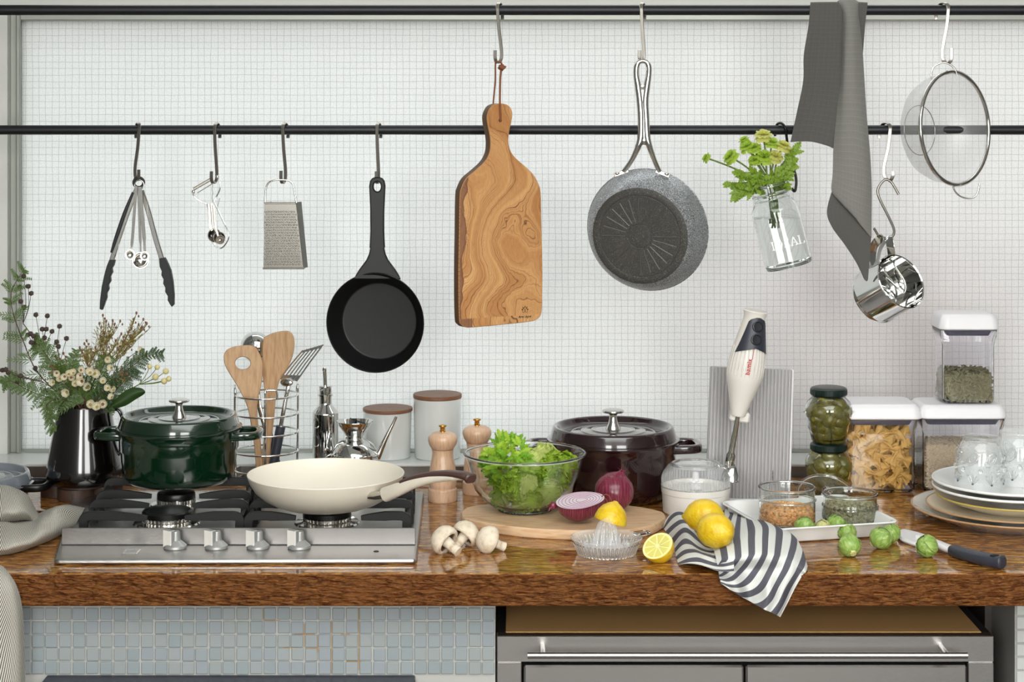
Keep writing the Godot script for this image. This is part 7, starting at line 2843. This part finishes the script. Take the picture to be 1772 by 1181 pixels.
func tray_jars():
	# enamel tray, turned a little
	var h := 0.030
	var f1 := on(1330, 917, h)
	var f2 := on(1558, 903, h)
	var ang := -atan2(f2.z - f1.z, f2.x - f1.x)
	var w := f1.distance_to(f2)
	var ex := (f2 - f1).normalized()
	var dp := 0.238
	var c := (f1 + f2) / 2 + Vector3(-ex.z, 0, ex.x) * -dp / 2
	c.y = TOP
	var t := thing("enamel_tray", "shallow white enamel tray holding the two jars and a few sprouts", "tray", c, "", Basis(Vector3.UP, ang))
	var hx := w / 2
	var hz := dp / 2
	var g := G.new()
	g.rstack([[0, 0, 0, 0.0004], [hx - 0.018, hz - 0.018, 0.012, 0.0004], [hx - 0.013, hz - 0.013, 0.016, 0.004], [hx - 0.006, hz - 0.006, 0.018, 0.026], [hx - 0.001, hz - 0.001, 0.020, 0.0278], [hx, hz, 0.020, 0.029], [hx - 0.001, hz - 0.001, 0.020, 0.0303], [hx - 0.007, hz - 0.007, 0.018, 0.0290], [hx - 0.0145, hz - 0.0145, 0.015, 0.005], [hx - 0.020, hz - 0.020, 0.011, 0.0028], [0, 0, 0, 0.0028]], 6, 1.2)
	obj("tray_body", g, M.white_enamel, t)
	g = G.new()
	var rp := PackedVector3Array()
	for q in 4:
		for i in 7:
			var a := (q + i / 6.0) * PI / 2
			rp.append(Vector3((hx - 0.021) * (1 if q in [0, 3] else -1) + 0.0205 * cos(a), 0.0288, (hz - 0.021) * (-1 if q in [0, 1] else 1) - 0.0205 * sin(a)))
	g.tube(rp, 0.0017, 8, true)
	obj("rolled_rim", g, M.white_enamel, t)
	var rr := RandomNumberGenerator.new()
	rr.seed = 40
	# orange lentils
	var st := stand(1362, 920, 46, 0.003)
	var s: float = st.s
	var y0: float = st.y
	var rim := y0 - 843.0
	grain_jar("lentil_jar", "low open glass jar of orange lentils on the tray", st, [Vector2(0, 0.5), Vector2(44, 0.5), Vector2(47.5, 3), Vector2(48.5, 8), Vector2(48.5, rim - 26), Vector2(47, rim - 22), Vector2(47.5, rim - 18), Vector2(47.5, rim - 6), Vector2(49.5, rim - 1), Vector2(48, rim), Vector2(46, rim - 5), Vector2(46, rim - 22), Vector2(46.6, rim - 27), Vector2(46.6, 9), Vector2(43, 5), Vector2(0, 5)], rim, 48.2)
	g = G.new(s)
	g.blob(Vector3.ZERO, Vector3(3.9, 3.5, 2.7), 8, 6)
	heap("orange_lentils", "split orange lentils heaped in the taller jar on the tray", st, g.mesh(), 44.0, y0 - 880.0, 8.0, 900, Color(0.85, 0.42, 0.16), Color(0.95, 0.56, 0.26), 3.0, rr)
	# green peas
	st = stand(1471, 915, 45, 0.003)
	s = st.s
	y0 = st.y
	rim = y0 - 854.0
	grain_jar("pea_jar", "low open glass jar of small green peas on the tray", st, [Vector2(0, 0.5), Vector2(42, 0.5), Vector2(46.5, 3), Vector2(48.5, 10), Vector2(48.5, rim - 22), Vector2(45.5, rim - 17), Vector2(45.5, rim - 6), Vector2(48, rim - 1), Vector2(46.5, rim), Vector2(44.5, rim - 5), Vector2(44, rim - 16), Vector2(46.6, rim - 23), Vector2(46.6, 11), Vector2(42, 5), Vector2(0, 5)], rim, 46.8)
	g = G.new(s)
	g.blob(Vector3.ZERO, Vector3.ONE * 2.9, 8, 6)
	heap("green_peas", "small dried green peas heaped in the wider jar on the tray", st, g.mesh(), 44.0, y0 - 873.0, 7.0, 1150, Color(0.24, 0.22, 0.12), Color(0.46, 0.43, 0.27), 2.8, rr)
	# glass lid leaning behind
	var lp := at(1429, 858, 3.435)
	var lid := thing("jar_cover", "round clear glass lid standing on edge behind the jars on the tray", "lid", lp, "", upright(Vector3(0.25, 0.55, -0.75)).rotated(Vector3(0, 0, 1), 0.0))
	s = 3.435 / F
	g = G.new(s)
	g.lathe(PackedVector2Array([Vector2(0, -1.5), Vector2(40, -1.5), Vector2(42, -4), Vector2(45, -4), Vector2(46, -1), Vector2(50, 0), Vector2(50, 3), Vector2(47, 4), Vector2(44, 2), Vector2(0, 1.5)]), 64, 0.9)
	obj("disc", g, M.clear, lid)
	g = G.new(s)
	g.tube(ringpath(48, 1.5, 64), 2.4, 8, true)
	obj("rim", g, M.crystal, lid)
	g = G.new(s)
	g.lathe(PackedVector2Array([Vector2(0, 1), Vector2(8, 1), Vector2(5, 6), Vector2(9, 12), Vector2(7, 16), Vector2(0, 17)]), 24)
	obj("knob", g, M.crystal, lid)


func heap(called: String, label: String, st: Dictionary, mesh: Mesh, r: float, top: float, rise: float, n: int, c1: Color, c2: Color, gr: float, rr: RandomNumberGenerator):
	var s: float = st.s
	var tf := []
	var col := []
	for i in n:
		var a := rr.randf_range(0, TAU)
		var q := Vector3(cos(a) * r, rr.randf_range(6.5 + gr, top), -sin(a) * r)
		if i % 5 < 2:
			var f := sqrt(rr.randf())
			q = Vector3(cos(a) * r * f, top + rise * (1 - f * f) + rr.randf_range(-1, 1), -sin(a) * r * f)
		tf.append(Transform3D(Basis.from_euler(Vector3(rr.randf_range(0, TAU), rr.randf_range(0, TAU), 0)), q * s))
		var w := rr.randf_range(0.8, 1.2)
		var c := c1.lerp(c2, rr.randf())
		col.append(Color(c.r * w, c.g * w, c.b * w))
	var o := stuff(many(called, mesh, M.grain, tf, col, self))
	tag(o, label, "pulses")
	o.position = st.p
	var g := G.new(s)
	g.lathe(PackedVector2Array([Vector2(0, 5.3), Vector2(r - 2, 5.5), Vector2(r - gr * 0.3, 9), Vector2(r - gr * 0.3, top), Vector2(r * 0.5, top + rise * 0.7), Vector2(0, top + rise - 1)]), 40, 1.2)
	obj("heap", g, mk(called + "_core", c1.lerp(c2, 0.3).linear_to_srgb() * Color(0.85, 0.85, 0.85), 0.8), o)


# ---------------------------------------------------------------- sprouts, spatula
func sprout(label: String, p: Vector3, r: float, turn: Basis, pale := false):
	var t := thing("brussels_sprout", label, "brussels sprout", p, "brussels sprouts", turn)
	var k := r / 18.0
	var g := G.new(k)
	g.blob(Vector3.ZERO, Vector3(16.5, 16.5, 16.5), 20, 14)
	obj("core", g, M.sprout_pale if pale else M.sprout_leaf, t)
	for i in 7:
		g = G.new(k)
		var nu := 11
		var nv := 9
		var pp := PackedVector3Array()
		var a0 := i * 2.4
		for j in nv:
			var f := float(j) / (nv - 1)
			var la := lerpf(-1.35, 0.75 + 0.25 * sin(i * 1.7), f)
			for u in nu:
				var e := (u - 5) / 5.0
				var a := a0 + e * (1.15 - 0.35 * f * f)
				var rad := 17.0 + 0.25 * i + 0.9 * f * f + 0.6 * absf(e) * f + 0.35 * sin(e * 9 + f * 5) - 0.5 * exp(-e * e * 40)
				var l2 := la - 0.55 * e * e * f
				pp.append(Vector3(cos(l2) * cos(a), sin(l2), -cos(l2) * sin(a)) * rad)
		g.sheet(pp, nu, nv, 0.5)
		obj("leaf", g, M.sprout_pale if pale else M.sprout_leaf, t)
	g = G.new(k)
	g.lathe(PackedVector2Array([Vector2(0, -19.5), Vector2(5, -19.5), Vector2(5.6, -18), Vector2(7, -15.5), Vector2(0, -15)]), 20)
	obj("cut_stalk", g, M.sprout_pale, t)


func sprouts_spatula():
	var E := func(a, b, c): return Basis.from_euler(Vector3(a, b, c))
	for q in [[1466, 938, 15.5, 0.0, E.call(0.3, 0.4, 0.5), "brussels sprout on the worktop mostly hidden behind another below the tray's corner", false],
			[1470.5, 964, 18.5, 0.0, E.call(-0.5, 1.4, -0.9), "brussels sprout on the worktop in front of the tray, nearest to the napkin", false],
			[1524.5, 951, 18.5, 0.0, E.call(0.6, 2.2, 0.7), "brussels sprout on the worktop, front one of the pair beside the spatula's blade", false],
			[1541, 940, 16, 0.0, E.call(0.2, 3.4, -0.4), "brussels sprout on the worktop, rear one of the pair touching the spatula's blade", false],
			[1604, 965, 18.5, 0.0, E.call(0.3, 0.3, 1.2), "single brussels sprout lying against the white neck of the spatula", false],
			[1393, 928.5, 16.5, 0.0035, E.call(0.3, 2.0, 0.3), "brussels sprout in the tray in front of the orange lentils", false],
			[1424, 929, 14, 0.0035, E.call(-0.2, 1.0, 0.8), "pale cut brussels sprout in the tray between the two jars", true],
			[1448, 925.5, 16.5, 0.0035, E.call(0.5, 0.2, -0.3), "brussels sprout in the tray in front of the green peas", false]]:
		var st := stand(q[0], q[1], 3.0, q[3])
		var r: float = q[2] * st.s
		sprout(q[5], st.p + Vector3(0, r, 0), r, q[4], q[6])
	# spatula
	var c := on(1650, 955)
	var t := thing("rubber_spatula", "white rubber spatula with a dark handle, lying on the worktop by the plates", "spatula", c)
	var ol := PackedVector2Array()
	for q in [[1552, 921], [1556, 917.5], [1566, 916], [1590, 921.5], [1612, 928.5], [1615, 931], [1611, 936], [1600, 940], [1586, 940.5], [1570, 936], [1557, 930]]:
		var w := on(q[0], q[1], 0.008) - c
		ol.append(Vector2(w.x, -w.z))
	var g := G.new()
	g.x = Transform3D(Basis(Vector3.RIGHT, -PI / 2), Vector3.ZERO)
	g.prism(spl2(ol, 4, true), 0.0006, 0.0085, 0.003)
	obj("blade", g, M.white_plastic, t)
	var lift_to := func(a): 
		var o := PackedVector3Array()
		for q in a:
			o.append(on(q[0], q[1], q[2]) - c)
		return o
	g = G.new()
	g.sweep(spl(lift_to.call([[1590, 931, 0.008], [1612, 938, 0.009], [1634, 947, 0.010], [1653, 954, 0.010]]), 4), rrect(0.021, 0.013, 0.005, 2), Vector3.UP, func(f): return Vector2(0.75 + 0.3 * f, 0.85))
	obj("neck", g, M.white_plastic, t)
	g = G.new()
	g.sweep(spl(lift_to.call([[1650, 953, 0.010], [1668, 959, 0.011], [1700, 967, 0.012], [1726, 972, 0.012], [1737, 974, 0.012]]), 5), rrect(0.025, 0.020, 0.008, 3), Vector3.UP, func(f): return 0.92 + 0.2 * f if f < 0.9 else 1.1 - (f - 0.9) * 3.0)
	obj("grip", g, M.slate_plastic, t)
	g = G.new()
	g.x = Transform3D(Basis(), on(1722, 962, 0.022) - c)
	g.blob(Vector3.ZERO, Vector3(0.009, 0.0018, 0.006), 16, 6)
	obj("hanging_hole_shade", g, M.gap_black, t)  # flat black blob stands for the shade in the hole


# ---------------------------------------------------------------- plates and tumblers
func plates_glasses():
	var st := stand(1748, 927, 117)
	var s: float = st.s
	var y0: float = st.y
	mk("beige_glaze", Color(0.88, 0.83, 0.74), 0.2)
	mk("brown_rim", Color(0.70, 0.54, 0.38), 0.3)
	mk("yellow_rim", Color(0.76, 0.66, 0.32), 0.3)
	mk("cream_glaze", Color(0.90, 0.87, 0.80), 0.2)
	var y := 0.0
	# half width, height of the rim over its own foot, foot half width, centre shift, bodies
	for q in [[168.0, 23.0, 117.0, 0.0, "white_glaze", "brown_rim", "largest plate at the bottom of the stack, white with a thin brown edge", 0.0],
			[144.0, 12.0, 92.0, 1.0, "beige_glaze", "brown_rim", "beige plate second from the bottom of the stack", 14.5],
			[129.0, 24.0, 74.0, 3.0, "cream_glaze", "yellow_rim", "deep cream plate with a mustard yellow rim in the stack", 19.0],
			[131.5, 17.0, 80.0, 0.0, "white_enamel", "white_enamel", "thick white plate second from the top of the stack", 41.0],
			[133.5, 16.0, 80.0, 1.5, "white_enamel", "white_enamel", "white plate on top of the stack, under the tumblers", 53.0]]:
		var t := thing("plate", q[6], "plate", st.p + Vector3(q[3] * s, q[7] * s, 0), "stack of plates")
		var r: float = q[0]
		var hh: float = q[1]
		var f: float = q[2]
		var g := G.new(s)
		g.lathe(PackedVector2Array([Vector2(0, 1.5), Vector2(f - 6, 1.5), Vector2(f - 5, 0.2), Vector2(f, 0.2), Vector2(f + 3, 3), Vector2(lerpf(f, r, 0.55), hh * 0.5), Vector2(r - 3, hh - 2.2), Vector2(r, hh - 0.6), Vector2(r - 0.6, hh + 0.8), Vector2(r - 4, hh + 0.4), Vector2(lerpf(f, r, 0.5), hh * 0.62), Vector2(f - 4, 5.2), Vector2(0, 4.6)]), 96, 1.0)
		obj("dish", g, M[q[4]], t)
		g = G.new(s)
		g.tube(ringpath(r - 1.2, hh - 0.3, 96), 1.7 if q[5] != "white_enamel" else 2.4, 8, true)
		obj("rim", g, M[q[5]], t)
	# tumblers upside down
	for q in [[1694.5, 18.0, -0.045, 0.09, "upturned pressed-glass tumbler nearer the rice box, slightly tilted on the top plate"], [1763, -22.0, 0.0, 0.0, "upturned pressed-glass tumbler at the edge of the view, on the top plate"]]:
		var d: float = st.d - q[1] * s
		var p := at(q[0], 0, d)
		p.y = st.p.y + (53 + 5.2) * s
		var t := thing("glass_tumbler", q[4], "tumbler", p, "pressed-glass tumblers", Basis(Vector3(0, 0, 1), q[2]))
		var ss := d / F
		var g := G.new(ss)
		g.lathe(PackedVector2Array([Vector2(38.5, 1), Vector2(40, 0.3), Vector2(41.5, 1), Vector2(42, 12), Vector2(41.5, 40), Vector2(40, 62), Vector2(36.5, 74), Vector2(32.5, 80), Vector2(32, 83), Vector2(33, 88), Vector2(32, 90), Vector2(29, 90.5), Vector2(26, 89), Vector2(0, 87.5), Vector2(0, 79), Vector2(24, 78), Vector2(31, 74), Vector2(36.5, 60), Vector2(38.5, 40), Vector2(39, 12), Vector2(38.5, 1)]), 56, 0.9)
		obj("glass", g, M.pressed, t)
		# pressed leaf and bead pattern
		g = G.new(ss)
		for k in 8:
			var a := TAU * k / 8 + 0.2
			var e := Vector3(cos(a), 0, -sin(a))
			var sd := Vector3(-sin(a), 0, -cos(a))
			for w in [0.0, 0.5]:
				var loop := PackedVector3Array()
				for i in 16:
					var u := TAU * i / 16
					var lx := cos(u) * 7.5
					var ly := sin(u) * 14
					var rx := lx * cos(0.6) + ly * sin(0.6)
					var ry := -lx * sin(0.6) + ly * cos(0.6)
					if w > 0:
						rx *= 0.5
						ry *= 0.5
					loop.append(e.rotated(Vector3.UP, rx / 41.0) * 41.0 + Vector3(0, 56 + ry, 0))
				g.tube(loop, 1.3, 6, true)
			g.blob(e.rotated(Vector3.UP, 0.35) * 41.2 + Vector3(0, 36, 0), Vector3(4, 4.6, 4), 8, 6)
			for i in 5:
				var u := -0.9 + 0.45 * i
				g.tube(PackedVector3Array([e.rotated(Vector3.UP, 0.05) * 41.6 + Vector3(0, 12, 0), e.rotated(Vector3.UP, 0.05 + sin(u) * 0.15) * 41.8 + Vector3(0, 12 + cos(u) * 9, 0), e.rotated(Vector3.UP, 0.05 + sin(u) * 0.3) * 41.4 + Vector3(0, 12 + cos(u) * 17, 0)]), 1.2, 5)
		obj("pressed_pattern", g, M.crystal, t)


func mushrooms():
	for q in [[[770, 947], 26.5, Vector3(-0.66, 0.55, 0.45), "white mushroom lying on its cap nearest to the cooktop, stem to the right-hand ones", 3.09, Vector3(0.75, -0.45, 0.5)],
			[[806, 925], 25.0, Vector3(0.25, 0.80, -0.30), "white mushroom behind the other two, its dark gills showing over the cut stem", 3.13, Vector3(-0.6, -0.62, 0.5)],
			[[846, 945], 24.5, Vector3(-0.45, 0.75, 0.40), "smooth white mushroom nearest to the squeezer, its short stem pointing aside", 3.10, Vector3(0.80, -0.40, -0.30)]]:
		var d: float = q[4]
		var s := d / F
		var p := at(q[0][0], q[0][1], d)
		var r: float = q[1]
		var n: Vector3 = -Vector3(q[5]).normalized()
		# rest the cap on the worktop
		p.y = maxf(p.y, TOP + r * s * 0.84)
		var t := thing("mushroom", q[3], "mushroom", p, "white mushrooms", facing(n))
		var g := G.new(s * r / 26.0)
		g.lathe(PackedVector2Array([Vector2(0, 23), Vector2(9, 21.8), Vector2(18, 17), Vector2(24.5, 8), Vector2(26, 0), Vector2(24.5, -6.5), Vector2(21, -9), Vector2(18, -8), Vector2(19.5, -4), Vector2(16, 1)]).duplicate(), 36, 1.3)
		# outside runs downwards here: turn the faces
		for i in range(0, g.ix.size(), 3):
			var w := g.ix[i]
			g.ix[i] = g.ix[i + 1]
			g.ix[i + 1] = w
		for i in g.n.size():
			g.n[i] = -g.n[i]
		obj("cap", g, M.mushroom_skin, t)
		g = G.new(s * r / 26.0)
		for k in 40:
			var a := TAU * k / 40
			var e := Vector3(cos(a), 0, -sin(a))
			g.quad(e * 6 + Vector3(0, 2, 0), e * 19 + Vector3(0, -5.0, 0), e * 19 + Vector3(0, 0, 0), e * 6 + Vector3(0, 5, 0))
		g.lathe(PackedVector2Array([Vector2(0, 2), Vector2(19, 0), Vector2(20, -3)]), 32)
		obj("gills", g, M.mushroom_gill, t)
		g = G.new(s * r / 26.0)
		g.sweep(spl(v3([[0, 4, 0], [0.5, -8, 0], [1, -20, 1], [1.2, -31, 1], [1.2, -33, 1]]), 4), circ(10.2, 18), Vector3(0, 0, 1), func(f): return 1.05 - 0.25 * sin(PI * f * 0.8) if f < 0.95 else 0.86)
		obj("stem", g, M.mushroom_skin, t)


# ---------------------------------------------------------------- striped apron at the window end
func apron():
	var p := on(40, 920)
	var t := thing("striped_apron", "narrow-striped cotton apron dropped beside the cooktop, one end hanging over the worktop's edge", "apron", p)
	var P1 := [
		[[-60, 962, 0.002], [0, 961, 0.002], [30, 956, 0.002], [60, 946, 0.002], [90, 934, 0.002], [110, 924, 0.002], [128, 914, 0.002]],
		[[-60, 945, 0.020], [0, 948, 0.020], [30, 946, 0.020], [60, 938, 0.020], [88, 924, 0.022], [108, 912, 0.022], [132, 906, 0.010]],
		[[-60, 922, 0.030], [0, 926, 0.030], [30, 929, 0.030], [60, 925, 0.030], [84, 908, 0.036], [106, 896, 0.036], [136, 897, 0.014]],
		[[-60, 906, 0.026], [0, 909, 0.026], [30, 912, 0.026], [58, 912, 0.028], [78, 893, 0.040], [102, 881, 0.044], [141, 889, 0.016]],
		[[-60, 900, 0.010], [0, 903, 0.010], [30, 905, 0.010], [58, 903, 0.008], [80, 885, 0.020], [112, 876, 0.030], [146, 881, 0.012]],
		[[-60, 892, 0.002], [0, 895, 0.002], [30, 897, 0.002], [58, 893, 0.002], [84, 882, 0.002], [114, 874, 0.006], [147, 879, 0.002]]]
	var P2 := [
		[[-60, 906, 0.012], [0, 905, 0.012], [24, 902, 0.012], [48, 900, 0.010], [62, 906, 0.003], [76, 908, 0.002]],
		[[-60, 888, 0.034], [0, 888, 0.034], [22, 888, 0.034], [46, 888, 0.028], [62, 900, 0.008], [74, 904, 0.002]],
		[[-60, 868, 0.048], [0, 868, 0.048], [20, 871, 0.047], [44, 875, 0.038], [61, 892, 0.012], [71, 900, 0.002]],
		[[-60, 846, 0.058], [0, 846, 0.058], [19, 850, 0.056], [42, 860, 0.046], [59, 882, 0.014], [68, 895, 0.002]],
		[[-60, 840, 0.058], [0, 840, 0.058], [22, 844, 0.054], [46, 856, 0.042], [60, 879, 0.010], [67, 892, 0.002]]]
	var k := 0
	for P in [P1, P2]:
		var rows := []
		for r in P:
			var l := PackedVector3Array()
			for q in r:
				l.append(on(q[0], q[1], q[2]) - p)
			rows.append(l)
		var g := G.new()
		var pp := patch(rows, 70, 40)
		for j in 40:
			for i in 70:
				var f := i / 69.0
				var v := j / 39.0
				pp[j * 70 + i] += Vector3(0, 0.8, 0.5) * 0.0022 * sin(f * 21 + v * 5 + k) * sin(PI * v)
		g.sheet(pp, 70, 40, 0.0009)
		for i in g.t.size():
			var uv := g.t[i]
			g.t[i] = Vector2(uv.x * 72 - uv.y * 12, uv.y) if k == 0 else Vector2(uv.x * 56 + uv.y * 4, uv.y)
		obj("front_fold" if k == 0 else "rear_fold", g, M.ticking, t)
		k += 1
	var rows := []
	for r in [[[-70, 974, 2.99], [-40, 974, 2.99], [-15, 976, 2.99], [0, 979, 2.985], [6, 982, 2.985]],
			[[-70, 987, 2.94], [-35, 987, 2.935], [-8, 988, 2.93], [8, 991, 2.93], [16, 994, 2.94]],
			[[-70, 1012, 2.91], [-30, 1012, 2.90], [0, 1012, 2.895], [19, 1014, 2.90], [29, 1016, 2.925]],
			[[-70, 1050, 2.905], [-25, 1050, 2.89], [7, 1050, 2.89], [27, 1050, 2.90], [38, 1052, 2.93]],
			[[-70, 1110, 2.905], [-25, 1110, 2.89], [9, 1110, 2.895], [31, 1110, 2.905], [42, 1110, 2.935]],
			[[-70, 1215, 2.905], [-25, 1215, 2.89], [10, 1215, 2.89], [32, 1215, 2.905], [43.5, 1215, 2.935]]]:
		var l := PackedVector3Array()
		for q in r:
			l.append(at(q[0], q[1], q[2]) - p)
		rows.append(l)
	var g := G.new()
	g.sheet(patch(rows, 40, 50), 40, 50, 0.0009)
	for i in g.t.size():
		g.t[i] = Vector2(g.t[i].x * 30 + g.t[i].y * 34, g.t[i].y)
	obj("hanging_end", g, M.ticking, t)
